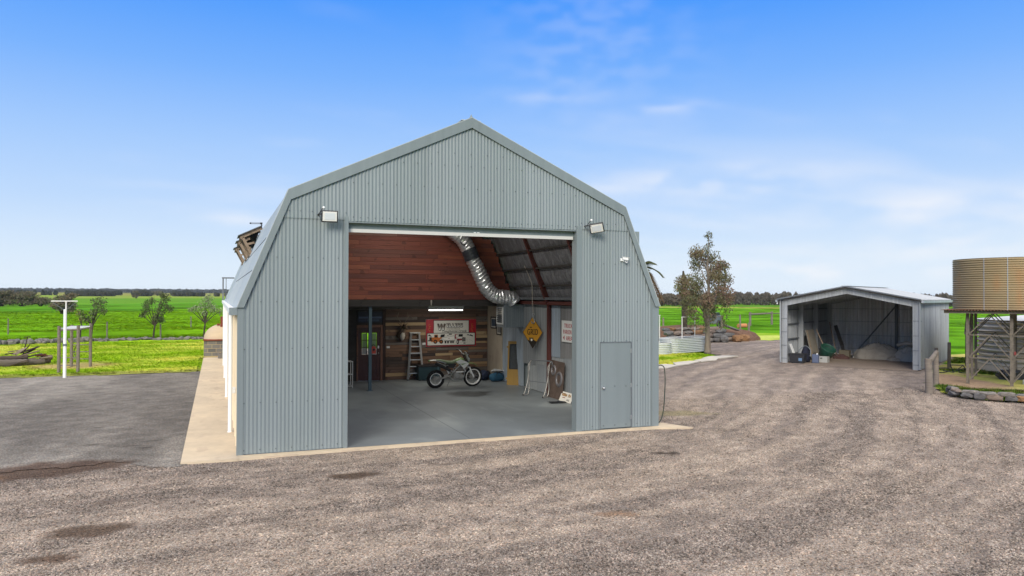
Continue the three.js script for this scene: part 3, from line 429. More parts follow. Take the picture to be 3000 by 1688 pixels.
// floor of the workshop, painted grey, with oil marks
(function floor() {
  const n = 90, m = 120; const g = new THREE.PlaneGeometry(9.5, 12.2, n, m).rotateX(-Math.PI / 2); const P = g.attributes.position, col = []; const uv = g.attributes.uv;
  for (let i = 0; i < P.count; i++) { const x = P.getX(i) + 4.86, z = P.getZ(i) - 6.07; P.setXYZ(i, x, 0.004, z); uv.setXY(i, x, z); let k = 1; const d = Math.hypot((x - 7.3) / 0.75, (z + 7.1) / 0.95) + wob(x * 2, z * 2, 0.45, 1.2); k *= 1 - 0.72 * (1 - sm(0.6, 1.05, d)) * (0.75 + 0.4 * fbm(x * 4, z * 4, 3)); const d2 = Math.hypot((x - 6.6) / 0.25, (z + 9.4) / 0.5) + wob(x * 3, z * 3, 0.4); k *= 1 - 0.4 * (1 - sm(0.5, 1, d2)); const du = sm(0.56, 0.75, fbm(x * 0.8, z * 0.5, 4)); col.push(k * (1 + 0.35 * du), k * (1 + 0.33 * du), k * (1 + 0.28 * du)); }
  g.setAttribute('color', new THREE.Float32BufferAttribute(col, 3)); M.shedFloor.vertexColors = true; const fl = structure('workshop_floor', g, M.shedFloor); part('saw_cut', bx(4.86, 4.872, 0.0045, 0.0055, -11.9, -0.1), M.screw, fl);
  structure('workshop_slab', bx(0.1, W - 0.03, -0.12, -0.004, -LEN, -0.04), M.concrete);
})();
// ---------------------------------------------------------------- inside the shed: linings
const ZM = -9.05, ZB = -12.1, XR = 9.6;
(function lining() {
  const room = part('roof_frame', [beam([0.35, 0, -0.6], [0.35, EY, -0.6], 0.1, 0.1)], M.redSteel, shed);
  const inner = [[W - 0.09, EY - 0.02], [W - KX - 0.1, KY - 0.1], [W / 2, RY - 0.16]];
  // foil faced insulation between purlins, bay by bay, on the right slopes; plain runs on the left
  const bays = [-0.35, -3.1, -6.1, -9.05]; reseed(77);
  const quad = (a, b, z0, z1, sag) => { const n = 10, m = 10, pos = [], uv = [], idx = []; const dx = b[0] - a[0], dy = b[1] - a[1], l = Math.hypot(dx, dy), nx = -dy / l, ny = dx / l, ph = R(0, 9); for (let i = 0; i <= n; i++) for (let j = 0; j <= m; j++) { const s = i / n, t = j / m; const h = sag * Math.sin(s * Math.PI) * (0.6 + 0.4 * Math.sin(t * 9 + ph)) ; pos.push(a[0] + dx * s + nx * h, a[1] + dy * s + ny * h, mix(z0, z1, t)); uv.push(mix(z0, z1, t) + ph, l * s + ph); } for (let i = 0; i < n; i++) for (let j = 0; j < m; j++) { const q = i * (m + 1) + j; idx.push(q, q + 1, q + m + 1, q + 1, q + m + 2, q + m + 1); } const g = new THREE.BufferGeometry(); g.setAttribute('position', new THREE.Float32BufferAttribute(pos, 3)); g.setAttribute('uv', new THREE.Float32BufferAttribute(uv, 2)); g.setIndex(idx); g.computeVertexNormals(); return g; };
  const lerp = (a, b, t) => [mix(a[0], b[0], t), mix(a[1], b[1], t)];
  for (let b = 0; b < 3; b++) {
    for (const [p, q, k] of [[inner[0], inner[1], 4], [inner[1], inner[2], 5]]) for (let i = 0; i < k; i++) part('insulation_panel', quad(lerp(p, q, i / k), lerp(p, q, (i + 1) / k), bays[b], bays[b + 1], 0.03), M.insulation, shed);
    const L = inner.map(([x, y]) => [W - x, y]); for (const [p, q] of [[L[0], L[1]], [L[1], L[2]]]) part('insulation_panel', quad(p, q, bays[b], bays[b + 1], 0.02), M.insulation, shed);
  }
  for (const i of [1, 2, 3]) { const p = lerp(inner[0], inner[1], i / 4); part('purlin', beam([p[0] - 0.05, p[1] - 0.02, -0.4], [p[0] - 0.05, p[1] - 0.02, ZM], 0.09, 0.06), M.darkTimber, shed); }
  for (const z of [-3.1, -6.1]) for (const s of [0, 1]) { const X = (x) => s ? W - x : x; part('rafter', [beam([X(9.5), 2.95, z], [X(8.66), 5.12, z], 0.11, 0.16), beam([X(8.66), 5.12, z], [X(W / 2), RY - 0.28, z], 0.11, 0.16), beam([X(9.53), 0, z], [X(9.53), 3.0, z], 0.11, 0.12)], M.redSteel, shed); }
  part('wall_plate', [bx(9.44, 9.62, 2.9, 3.02, -9.05, -0.4)], M.redSteel, shed); part('eave_purlin', bx(9.36, 9.5, 3.06, 3.14, -9.0, -0.4), M.zincDark, shed);
  // old iron on the right hand wall: separate sheets in two tiers
  reseed(8); const tones = [[0.44, 0.48, 0.52], [0.36, 0.39, 0.41], [0.46, 0.55, 0.64], [0.44, 0.47, 0.48], [0.28, 0.28, 0.28]].map((c, i) => mat('wallIron' + i, c, { map: T.zinc, roughness: 0.5, metalness: 0.1 }));
  const wallSheet = (z0, z1, y0, y1, m, dx, pitch = 0.0762) => { const g = corr(0, z1 - z0, y0, y1, { pitch, step: 5, amp: pitch > 0.08 ? 0.003 : 0.008 }); const P = g.attributes.position; for (let k = 0; k < P.count; k++) P.setXYZ(k, XR - dx - P.getZ(k), P.getY(k), z1 - P.getX(k)); g.computeVertexNormals(); part('wall_iron_sheet', g, m, shed); };
  wallSheet(-10.5, -9.35, 0.02, 2.95, tones[2], 0.0, 0.2); wallSheet(-9.4, -8.35, 0.02, 2.92, tones[2], 0.012, 0.2); wallSheet(-8.38, -7.3, 0.85, 2.93, tones[1], 0.035, 0.19); wallSheet(-8.0, -7.1, 0.02, 0.95, tones[3], 0.02); wallSheet(-7.4, -6.35, 0.85, 2.9, tones[3], 0.02, 0.19); wallSheet(-7.15, -6.2, 0.02, 0.92, tones[1], 0.03);
  wallSheet(-6.0, -5.35, 1.25, 2.88, tones[2], 0.02, 0.21); wallSheet(-5.4, -4.3, 1.25, 2.88, tones[4], 0.012); wallSheet(-6.0, -5.0, 0.02, 1.3, tones[3], 0.0); wallSheet(-5.05, -4.1, 0.02, 1.28, tones[1], 0.014); wallSheet(-4.35, -3.3, 0.02, 2.88, tones[0], 0.0); wallSheet(-3.3, -2.2, 0.02, 2.88, tones[3], 0.01); wallSheet(-2.2, -0.4, 0.02, 2.88, tones[0], 0);
  part('pale_wall', bx(XR - 0.03, XR + 0.04, 0.005, 2.86, ZB, -10.45), M.innerWall, shed);
  part('dark_side_lining', bx(0.1, 0.16, 0.005, 2.95, ZB, -0.4), M.darkTimber, shed);
})();
// stained boards of the loft wall
mat('loft0', [0.29, 0.078, 0.05], { map: T.wood, roughness: 0.6, bumpMap: T.woodB, bumpScale: 0.004 });
mat('loft1', [0.19, 0.055, 0.042], { map: T.wood, roughness: 0.6 }); mat('loft2', [0.36, 0.108, 0.062], { map: T.wood, roughness: 0.6 }); mat('loft3', [0.235, 0.08, 0.06], { map: T.wood, roughness: 0.62 }); mat('loft4', [0.36, 0.18, 0.14], { map: T.wood, roughness: 0.65 });
(function loft_() {
  const wall = thing('loft_wall', 'red brown stained timber board wall of the loft under the gable roof', 'wall', [0, 0, 0]);
  wall.userData.category = 'wall'; reseed(41);
  const edge = (y) => { const x = y < KY - 0.1 ? mix(W - 0.1, W - KX - 0.12, (y - EY) / (KY - EY)) : mix(W - KX - 0.12, W / 2, (y - KY + 0.1) / (RY - KY)); return x; };
  let y = 3.045, r = 0; while (y < 6.85) {
    const h = pick([0.125, 0.14, 0.155]), xr = edge(y + h) - R(0.02, 0.09), xl = W - edge(y + h) + 0.02; let x = xl - R(0, 1.5);
    while (x < xr) { const l = R(1.3, 3.6), a = Math.max(x, xl), b = Math.min(x + l - 0.004, xr); if (b - a > 0.08) { const m = r === 15 && a < 3.4 && b > 3.2 ? M.loft4 : rnd() < 0.35 ? M.loft0 : pick([M.loft1, M.loft2, M.loft3, M.loft0]); const d = R(-0.004, 0.004), g = uvm(new THREE.BoxGeometry(b - a, h - 0.006, 0.03).translate((a + b) / 2, y + h / 2, ZM + d)); const u = g.attributes.uv, ox = R(0, 4), oy = R(0, 4); for (let i = 0; i < u.count; i++) u.setXY(i, u.getX(i) + ox, u.getY(i) + oy); part('board', g, m, wall); } x += l; }
    y += h; r++;
  }
  part('backing', poly([[0.2, 3.04], [W - 0.2, 3.04], [W - KX - 0.2, KY - 0.16], [W / 2, RY - 0.24], [KX + 0.2, KY - 0.16]], 0.02).translate(0, 0, ZM - 0.045), M.darkTimber, wall);
  const fl = thing('loft_floor', 'dark timber loft floor edge and bearer above the plank wall', 'floor');
  part('bearer', bx(0.2, 9.42, 2.82, 3.035, ZM - 0.1, ZM + 0.02), M.darkTimber, fl);
  for (let x = 0.5; x < 9.4; x += 0.6) part('joist', bx(x, x + 0.05, 2.86, 3.0, ZB + 0.05, ZM - 0.12), M.darkTimber, fl);
  part('deck', bx(0.2, 9.42, 3.0, 3.03, ZB + 0.05, ZM - 0.11), M.darkTimber, fl);
})();
// reclaimed plank wall
(function plankWall() {
  const wall = thing('plank_wall', 'reclaimed plank wall of mixed brown and honey boards behind the motorcycle', 'wall');
  const cs = [[0.36, 0.22, 0.125], [0.25, 0.145, 0.09], [0.13, 0.083, 0.06], [0.54, 0.37, 0.205], [0.19, 0.115, 0.085], [0.62, 0.45, 0.26], [0.22, 0.19, 0.165], [0.085, 0.06, 0.05], [0.43, 0.27, 0.16]];
  const ms = cs.map((c, i) => mat('plank' + i, c, { map: T.wood, roughness: 0.8, bumpMap: T.woodB, bumpScale: 0.005 })); reseed(17);
  let y = 0.005; while (y < 2.62) {
    const h = pick([0.095, 0.11, 0.125, 0.14]); let x = 5.5; const top = y > 2.35;
    while (x < XR - 0.05) { const l = R(0.6, 2.0), b = Math.min(x + l, XR - 0.04); const m = top ? pick([ms[2], ms[6], ms[4]]) : pick(ms); const d = R(-0.006, 0.006); const g = uvm(new THREE.BoxGeometry(b - x - 0.008, h - 0.01, 0.03).translate((x + b) / 2, y + h / 2, ZB + 0.02 + d)); const u = g.attributes.uv, ox = R(0, 4), oy = R(0, 4); for (let i = 0; i < u.count; i++) u.setXY(i, u.getX(i) + ox, u.getY(i) + oy); part('plank', g, m, wall); x = b; }
    y += h;
  }
  part('backing', bx(5.48, XR - 0.03, 0.005, 2.7, ZB - 0.03, ZB - 0.001), M.darkTimber, wall);
  part('top_board', bx(0.2, XR - 0.04, 2.66, 2.84, ZB - 0.02, ZB + 0.05), mat('greyBoard', [0.14, 0.135, 0.125], { map: T.wood, roughness: 0.85 }), wall);
  part('trim_board', bx(5.4, 5.495, 0.005, 2.655, ZB - 0.02, ZB + 0.035), mat('trimRed', [0.05, 0.025, 0.02], { map: T.wood }), wall);
  const dw = thing('dark_wall', 'dark stained wall around the panelled door', 'wall');
  part('lining', [bx(0.2, 4.42, 0.005, 2.655, ZB - 0.03, ZB), bx(4.42, 5.4, 2.08, 2.655, ZB - 0.03, ZB)], M.darkTimber, dw);
  for (let i = 0; i < 12; i++) part('board', bx(2.6, 4.41, 0.01 + i * 0.22, 0.222 + i * 0.22, ZB + 0.001, ZB + 0.018 + (i % 3) * 0.003), M.darkTimber, dw);
})();
// ---------------------------------------------------------------- things in the workshop
mat('doorRed', [0.075, 0.018, 0.014], { map: T.wood, roughness: 0.45 }); mat('architrave', [0.24, 0.115, 0.075], { map: T.wood, roughness: 0.6 });
mat('obscure', [0.5, 0.52, 0.53], { transmission: 0.75, roughness: 0.45, thickness: 0 }); mat('clear', [0.95, 0.97, 0.96], { transmission: 1, roughness: 0.02, thickness: 0 });
(function door() {
  const d = thing('panelled_door', 'dark red timber door with nine glass panes in a brown frame', 'door', [4.42, 0.004, ZB]);
  part('architrave', [bx(0.0, 0.06, 0, 2.08, 0.0, 0.05), bx(0.89, 0.97, 0, 2.08, 0.0, 0.05), bx(0.06, 0.89, 1.985, 2.085, -0.02, 0.05)], M.architrave, d);
  const leaf = part('leaf', [bx(0.07, 0.2, 0.01, 1.99, -0.02, 0.02), bx(0.75, 0.88, 0.01, 1.99, -0.02, 0.02), bx(0.2, 0.75, 1.78, 1.99, -0.02, 0.02), bx(0.2, 0.75, 0.84, 0.98, -0.02, 0.02), bx(0.2, 0.75, 0.01, 0.2, -0.02, 0.02), bx(0.2, 0.75, 0.2, 0.84, -0.012, 0.008), bx(0.28, 0.67, 0.28, 0.76, 0.008, 0.016)], M.doorRed, d);
  for (let i = 0; i < 3; i++) for (let j = 0; j < 3; j++) { const a = 0.2 + 0.55 * i / 3, y = 0.98 + 0.8 * j / 3; part('pane', bx(a + 0.012, a + 0.171, y + 0.012, y + 0.255, -0.003, 0.003), i === 1 ? M.clear : M.obscure, leaf); }
  part('glazing_bar', [0, 1].flatMap(i => [bx(0.2 + 0.55 * (i + 1) / 3 - 0.012, 0.2 + 0.55 * (i + 1) / 3 + 0.012, 0.98, 1.78, -0.014, 0.014), bx(0.2, 0.75, 0.98 + 0.8 * (i + 1) / 3 - 0.012, 0.98 + 0.8 * (i + 1) / 3 + 0.012, -0.012, 0.012)]), M.doorRed, leaf);
  part('handle', new THREE.SphereGeometry(0.03, 12, 8).translate(0.815, 1.02, 0.05), M.steel, leaf); part('lock', bx(0.79, 0.84, 1.2, 1.3, 0.021, 0.03), M.whitePaint, leaf);
  // lantern hung on the door
  const l = thing('red_lantern', 'small red lantern hanging on the panes of the panelled door', 'lantern', [5.04, 1.02, ZB + 0.09]);
  const red = mat('lanternRed', [0.55, 0.06, 0.035], { roughness: 0.4 }); part('body', [bx(-0.075, 0.075, 0, 0.2, -0.05, 0.05), poly([[-0.075, 0.2], [0.075, 0.2], [0.045, 0.27], [-0.045, 0.27]], 0.08).translate(0, 0, -0.04)], red, l); part('lens', new THREE.CylinderGeometry(0.045, 0.045, 0.02, 16).rotateX(Math.PI / 2).translate(0, 0.15, 0.06), M.blackPlastic, l); part('handle', new THREE.TorusGeometry(0.06, 0.009, 6, 16, Math.PI).translate(0, 0.27, 0), M.blackPlastic, l);
  const s = solo('door_head_sign', bx(4.46, 5.38, 2.17, 2.58, ZB + 0.02, ZB + 0.04), new THREE.MeshPhysicalMaterial({ roughness: 0.5, map: canvasTex(256, 128, (x, w, h) => { x.fillStyle = '#0d1730'; x.fillRect(0, 0, w, h); x.fillStyle = '#4a5a78'; x.fillRect(10, 58, w - 20, 22); x.fillStyle = '#34465f'; x.fillRect(96, 88, w - 130, 26); x.fillStyle = '#23304e'; x.fillRect(10, 88, 80, 26); }) }), 'dark blue banner sign with pale bands above the panelled door', 'sign'); const u = s.geometry.attributes.uv, p = s.geometry.attributes.position; for (let i = 0; i < u.count; i++) u.setXY(i, (p.getX(i) - 4.46) / 0.92, (p.getY(i) - 2.17) / 0.41);
})();
(function bits() {
  const bluePost = mat('bluePost', [0.075, 0.12, 0.15], { roughness: 0.5, map: T.paint });
  const p = thing('steel_post', 'blue grey square steel post holding up the loft', 'post', [4.36, 0.004, -9.14]); part('shaft', bx(-0.05, 0.05, 0, 2.815, -0.05, 0.05), bluePost, p); part('base_plate', bx(-0.1, 0.1, 0, 0.012, -0.1, 0.1), bluePost, p);
  // fluorescent tube, lit
  const f = thing('fluorescent_light', 'lit white fluorescent tube under the loft', 'light', [7.24, 2.665, -10.0]);
  part('fitting', bx(-0.65, 0.65, 0.025, 0.2, -0.04, 0.04), M.whitePaint, f); part('tube', new THREE.CylinderGeometry(0.019, 0.019, 1.26, 12).rotateZ(Math.PI / 2), new THREE.MeshStandardMaterial({ color: 0xffffff, emissive: new THREE.Color(1, 0.96, 0.88), emissiveIntensity: 3.2 }), f);
  const ra = new THREE.RectAreaLight(new THREE.Color(1, 0.94, 0.84), 85, 1.24, 0.06); ra.position.set(7.24, 2.635, -10.0); ra.lookAt(7.24, 0, -10.6); scene.add(ra);
  for (const [x, y, l] of [[4.02, 1.36, 'white light switch plate on the dark wall left of the panelled door'], [5.6, 1.24, 'white light switch plate beside the trim of the plank wall'], [6.98, 1.34, 'white power outlet plate on the planks beside the stepladder']]) { const s = thing('switch_plate', l, 'switch', [x, y, ZB + 0.04]); part('plate', cbox(0.12, 0.08, 0.012, 0.003), M.whitePaint, s); part('rocker', cbox(0.03, 0.03, 0.006, 0.001, 0, 0, 0.008), M.offWhite, s); }
  // wire rack at the edge of the doorway
  const r = thing('wire_shelf', 'white wire shelf rack standing in the dark corner by the doorway edge', 'shelf', [3.75, 0.004, -10.3]);
  for (const [x, z] of [[-0.4, -0.2], [0.2, -0.2], [-0.4, 0.2], [0.2, 0.2]]) part('leg', bar([x, 0, z], [x, 0.92, z], 0.012), M.whitePaint, r); for (const y of [0.06, 0.46, 0.9]) part('shelf', [bar([-0.4, y, -0.2], [0.2, y, -0.2], 0.01), bar([-0.4, y, 0.2], [0.2, y, 0.2], 0.01), bar([0.2, y, -0.2], [0.2, y, 0.2], 0.01), bar([-0.4, y, -0.2], [-0.4, y, 0.2], 0.01), ...[-0.3, -0.2, -0.1, 0, 0.1].map(x => bar([x, y, -0.2], [x, y, 0.2], 0.005))], M.whitePaint, r);
  // skull ornament
  const orn = solo('steer_skull', loft([[0, 0.09, 0, 0.05, 0.02], [0, 0.05, 0.01, 0.06, 0.03], [0, -0.02, 0.02, 0.035, 0.025], [0, -0.09, 0.02, 0.022, 0.018]], 10).translate(6.42, 2.93, ZM + 0.05), mat('bone', [0.45, 0.42, 0.38]), 'small pale skull ornament fixed to the loft bearer', 'ornament');
  // deer head
  const d = thing('deer_head', 'mounted deer head with antlers on the plank wall', 'trophy', [6.1, 1.56, ZB + 0.04]);
  const fur = mat('fur', [0.2, 0.145, 0.105], { roughness: 1 }), chest = mat('chestFur', [0.6, 0.54, 0.46], { roughness: 1 });
  part('head', loft([[0, 0.1, 0.0, 0.15, 0.19], [0.0, 0.16, 0.12, 0.14, 0.16], [0.01, 0.27, 0.2, 0.1, 0.11], [0.03, 0.4, 0.25, 0.08, 0.09], [0.05, 0.47, 0.3, 0.085, 0.085], [0.075, 0.44, 0.4, 0.065, 0.06], [0.1, 0.39, 0.5, 0.042, 0.045], [0.105, 0.37, 0.54, 0.02, 0.025]], 14), fur, d);
  part('chest', loft([[0, 0.0, 0.06, 0.1, 0.05], [0, 0.06, 0.16, 0.11, 0.1], [0.0, 0.15, 0.22, 0.085, 0.09], [0.01, 0.24, 0.26, 0.05, 0.05]], 12), chest, d);
  for (const s of [-1, 1]) { part('ear', loft([[s * 0.06, 0.5, 0.27, 0.02, 0.015], [s * 0.13, 0.54, 0.26, 0.035, 0.018], [s * 0.2, 0.6, 0.25, 0.006, 0.006]], 8), fur, d); part('antler', [tube([[s * 0.04, 0.53, 0.28], [s * 0.12, 0.68, 0.24], [s * 0.2, 0.82, 0.24], [s * 0.17, 0.98, 0.28]], 0.011, 16, 6), bar([s * 0.1, 0.63, 0.25], [s * 0.1, 0.72, 0.36], 0.009, 0.003), bar([s * 0.19, 0.8, 0.24], [s * 0.28, 0.92, 0.25], 0.008, 0.003)], mat('antler' + (s + 1), [0.2, 0.165, 0.12]), d); part('eye', new THREE.SphereGeometry(0.013, 8, 6).translate(0.05 + s * 0.07, 0.48, 0.34), M.blackPlastic, d); }
  part('nose', new THREE.SphereGeometry(0.025, 8, 6).translate(0.105, 0.385, 0.53), M.blackPlastic, d);
})();
(function ladder() {
  const l = thing('step_ladder', 'aluminium step ladder leaning against the plank wall', 'ladder', [6.58, 0.004, -11.72]); l.rotation.y = -0.12;
  const top = 1.76, lean = -0.24, at = (y, s) => V(s * mix(0.29, 0.15, y / top), y, lean * y / top);
  for (const s of [-1, 1]) { part('rail', beam(at(0, s), at(top, s), 0.075, 0.028), M.alu, l); part('rear_rail', beam(V(s * 0.3, 0, -0.2), V(s * 0.15, top - 0.1, lean - 0.06), 0.03, 0.025), M.alu, l); part('foot', box(0.09, 0.025, 0.05, s * 0.29, 0.0125, 0.012), M.blackPlastic, l); part('brace', bar(at(0.27, s * 0.55), at(0.06, s), 0.008), M.alu, l); }
  for (let i = 1; i <= 6; i++) { const y = i * 0.25 + 0.02, a = at(y, -1), b = at(y, 1); part('tread', bx(a.x + 0.01, b.x - 0.01, y - 0.03, y, a.z - 0.06, a.z + 0.04), M.alu, l); }
  part('top_cap', bx(-0.2, 0.2, top - 0.01, top + 0.03, lean - 0.1, lean + 0.05), M.offWhite, l);
  const b = thing('tool_chest', 'low dark teal tool chest behind the motorcycle', 'chest', [7.05, 0.004, -11.7]); const teal = mat('tealBox', [0.02, 0.05, 0.06], { roughness: 0.5 });
  part('body', bx(-0.42, 0.42, 0.03, 0.5, -0.25, 0.25), teal, b); part('lid', cbox(0.88, 0.07, 0.54, 0.01, 0, 0.537, 0), M.blackPlastic, b); part('corner_rail', bx(0.3, 0.345, 0.04, 0.5, 0.25, 0.262), mat('tealRail', [0.07, 0.13, 0.16]), b); for (const x of [-0.36, 0.36]) part('foot', bx(x - 0.04, x + 0.04, 0, 0.03, -0.2, 0.2), M.blackPlastic, b);
})();
// ---------------------------------------------------------------- painted signs
function signMesh(name, w, h, t, label, pos, turn, draw, tilt = 0, pxw = 768) {
  const s = thing(name, label, 'sign', pos, turn); const g = bx(-w / 2, w / 2, -h / 2, h / 2, -t, 0); const m = part('board', g, M.offWhite, s);
  const f = new THREE.PlaneGeometry(w - 0.004, h - 0.004).translate(0, 0, 0.002); part('print', f, new THREE.MeshPhysicalMaterial({ map: canvasTex(pxw, Math.round(pxw * h / w), draw), roughness: 0.5 }), s); s.rotation.order = 'YXZ'; s.rotation.x = tilt; return s;
}
signMesh('contractor_sign', 2.02, 1.04, 0.03, 'red and white painted sign lettered WILLISS with a loader and a truck', [8.06, 1.75, ZB + 0.075], 0, (x, w, h) => {
  const k = w / 1000; x.scale(k, k); const H = h / k; x.fillStyle = '#b3122a'; x.fillRect(0, 0, 1000, H);
  x.fillStyle = '#0c0a0a'; x.fillRect(146, 14, 714, H * 0.48); x.fillStyle = '#e4e0d6'; x.fillRect(154, 24, 696, H * 0.455);
  x.fillStyle = '#0c0a0a'; x.fillRect(18, H * 0.5, 966, H * 0.475); x.fillStyle = '#e4e0d6'; x.fillRect(28, H * 0.52, 946, H * 0.435);
  x.strokeStyle = '#c79a3a'; x.lineWidth = 4; for (const cx of [74, 926]) for (const [dx, dy, r] of [[0, 110, 22], [6, 150, 16], [-8, 190, 20], [4, 225, 12]]) { x.beginPath(); x.arc(cx + dx, dy, r, 0.5, 5.2); x.stroke(); }
  x.textBaseline = 'alphabetic'; const put = (s, px, py, f, lw) => { x.font = f; x.lineJoin = 'round'; x.strokeStyle = '#0a0a0c'; x.lineWidth = lw; x.strokeText(s, px + 5, py + 6); x.strokeText(s, px, py); const g = x.createLinearGradient(0, py - 80, 0, py); g.addColorStop(0, '#6a5a50'); g.addColorStop(0.5, '#d8d2c8'); g.addColorStop(1, '#ffffff'); x.fillStyle = g; x.fillText(s, px, py); };
  put('W', 225, 205, 'bold 165px sans-serif', 12); x.save(); x.translate(402, 0); x.scale(1.18, 1); put('ILLISS', 0, 148, 'bold 96px sans-serif', 9); x.restore();
  x.fillStyle = '#3a342e'; x.font = 'italic 34px sans-serif'; x.fillText('CONTRACTING of', 400, 196); x.font = 'italic bold 56px serif'; x.fillText('Langhorne Creek', 316, 248);
  // wheel loader
  const y0 = H * 0.52; x.fillStyle = '#111'; x.beginPath(); x.moveTo(36, y0 + 44); x.lineTo(66, y0 + 14); x.lineTo(100, y0 + 46); x.lineTo(116, y0 + 62); x.lineTo(70, y0 + 50); x.closePath(); x.fill();
  x.fillStyle = '#c8702a'; x.beginPath(); x.moveTo(120, y0 + 74); x.lineTo(240, y0 + 72); x.lineTo(256, y0 + 84); x.lineTo(300, y0 + 60); x.lineTo(322, y0 + 76); x.lineTo(276, y0 + 118); x.lineTo(262, y0 + 160); x.lineTo(110, y0 + 164); x.lineTo(78, y0 + 140); x.lineTo(84, y0 + 84); x.closePath(); x.fill(); x.fillRect(160, y0 + 22, 74, 52);
  x.fillStyle = '#15120f'; x.fillRect(172, y0 + 32, 52, 44); x.fillRect(66, y0 + 70, 46, 54); x.fillRect(38, y0 + 128, 90, 18); x.beginPath(); x.moveTo(292, y0 + 26); x.lineTo(372, y0 + 16); x.lineTo(362, y0 + 66); x.lineTo(310, y0 + 78); x.lineTo(282, y0 + 70); x.closePath(); x.fill();
  for (const cx of [184, 300]) { x.fillStyle = '#0c0b0b'; x.beginPath(); x.arc(cx, y0 + 158, 38, 0, 7); x.fill(); x.fillStyle = '#b0642c'; x.beginPath(); x.arc(cx, y0 + 158, 19, 0, 7); x.fill(); }
  // tip truck
  x.fillStyle = '#f2efe8'; x.beginPath(); x.moveTo(290, y0 + 106); x.lineTo(360, y0 + 84); x.lineTo(560, y0 + 50); x.lineTo(574, y0 + 130); x.lineTo(420, y0 + 140); x.closePath(); x.fill(); x.strokeStyle = '#333'; x.lineWidth = 3; x.stroke(); x.fillStyle = '#141312'; x.fillRect(360, y0 + 142, 210, 10); for (const cx of [370, 420, 480, 520]) x.fillRect(cx, y0 + 150, 30, 42);
  x.fillStyle = '#8c1a22'; x.fillRect(570, y0 + 20, 60, 86); x.beginPath(); x.moveTo(600, y0 + 106); x.lineTo(760, y0 + 76); x.lineTo(780, y0 + 120); x.lineTo(640, y0 + 150); x.closePath(); x.fill(); x.fillStyle = '#efece6'; x.fillRect(600, y0 + 84, 120, 22); x.fillStyle = '#e2ded6'; x.fillRect(590, y0 + 30, 40, 50);
  x.fillStyle = '#131313'; x.fillRect(646, y0 + 20, 86, 48); x.beginPath(); x.ellipse(630, y0 + 168, 24, 46, 0, 0, 7); x.fill(); x.fillStyle = '#d8d4cc'; x.beginPath(); x.ellipse(626, y0 + 168, 9, 26, 0, 0, 7); x.fill(); x.fillStyle = '#77736c'; x.fillRect(716, y0 + 84, 72, 78); x.strokeStyle = '#2b2b2b'; x.lineWidth = 2; for (let i = 0; i < 7; i++) { x.beginPath(); x.moveTo(720 + i * 10, y0 + 86); x.lineTo(720 + i * 10, y0 + 160); x.stroke(); } x.strokeStyle = '#6b6a66'; x.strokeRect(672, y0 + 120, 150, 62); x.fillStyle = '#111'; x.fillRect(746, y0 + 186, 40, 16);
  x.beginPath(); x.moveTo(806, y0 + 40); x.lineTo(836, y0 + 22); x.lineTo(870, y0 + 40); x.lineTo(886, y0 + 26); x.lineTo(940, y0 + 50); x.lineTo(936, y0 + 68); x.lineTo(860, y0 + 46); x.closePath(); x.fill(); x.strokeStyle = '#444'; x.beginPath(); x.moveTo(860, y0 + 120); x.lineTo(940, y0 + 166); x.stroke(); x.fillRect(450, y0 + 8, 60, 20); x.fillRect(420, y0 + 36, 24, 10); x.fillStyle = '#7c3030'; x.fillRect(440, y0 + 92, 30, 8);
});
signMesh('truck_parking_sign', 0.92, 0.66, 0.012, 'white sheet sign with red letters TRUCK PARKING AREA on the iron wall', [XR - 0.055, 2.1, -4.72], -Math.PI / 2, (x, w, h) => {
  x.fillStyle = '#dfe0de'; x.fillRect(0, 0, w, h); x.fillStyle = '#cfd0cd'; x.fillRect(0, h - 10, w, 10); x.fillStyle = '#a30f24'; x.textAlign = 'center'; x.font = `bold ${h * 0.27}px sans-serif`; const line = (s, y, sc, ox = 0) => { x.save(); x.translate(w / 2 + ox, y); x.scale(sc, 1); x.fillText(s, 0, 0); x.restore(); }; line('TRUCK', h * 0.33, 0.98); line('PARKING', h * 0.62, 0.92); line('AREA', h * 0.91, 0.98, w * 0.08);
  x.beginPath(); x.moveTo(w * 0.11, h * 0.8); x.lineTo(w * 0.22, h * 0.69); x.lineTo(w * 0.22, h * 0.92); x.closePath(); x.fill(); x.fillStyle = '#777'; x.beginPath(); x.arc(w * 0.1, h * 0.2, 5, 0, 7); x.fill();
});
signMesh('small_business_sign', 0.8, 0.3, 0.01, 'small white sign with yellow lettering and a phone number on the workshop floor', [9.34, 0.155, -4.42], -Math.PI / 2, (x, w, h) => {
  x.fillStyle = '#e6e2d8'; x.fillRect(0, 0, w, h); x.font = `italic bold ${h * 0.34}px serif`; x.lineWidth = 12; x.lineJoin = 'round'; x.strokeStyle = '#17120c'; x.fillStyle = '#c98a1c'; x.strokeText('Williss', w * 0.07, h * 0.42); x.fillText('Williss', w * 0.07, h * 0.42); x.strokeText('Tra', w * 0.6, h * 0.42); x.fillText('Tra', w * 0.6, h * 0.42); x.fillStyle = '#8a3d20'; x.fillRect(w * 0.2, h * 0.56, w * 0.24, h * 0.07); x.fillStyle = '#17120c'; x.font = `bold ${h * 0.27}px sans-serif`; x.fillText('0438', w * 0.6, h * 0.86);
}, -0.42);
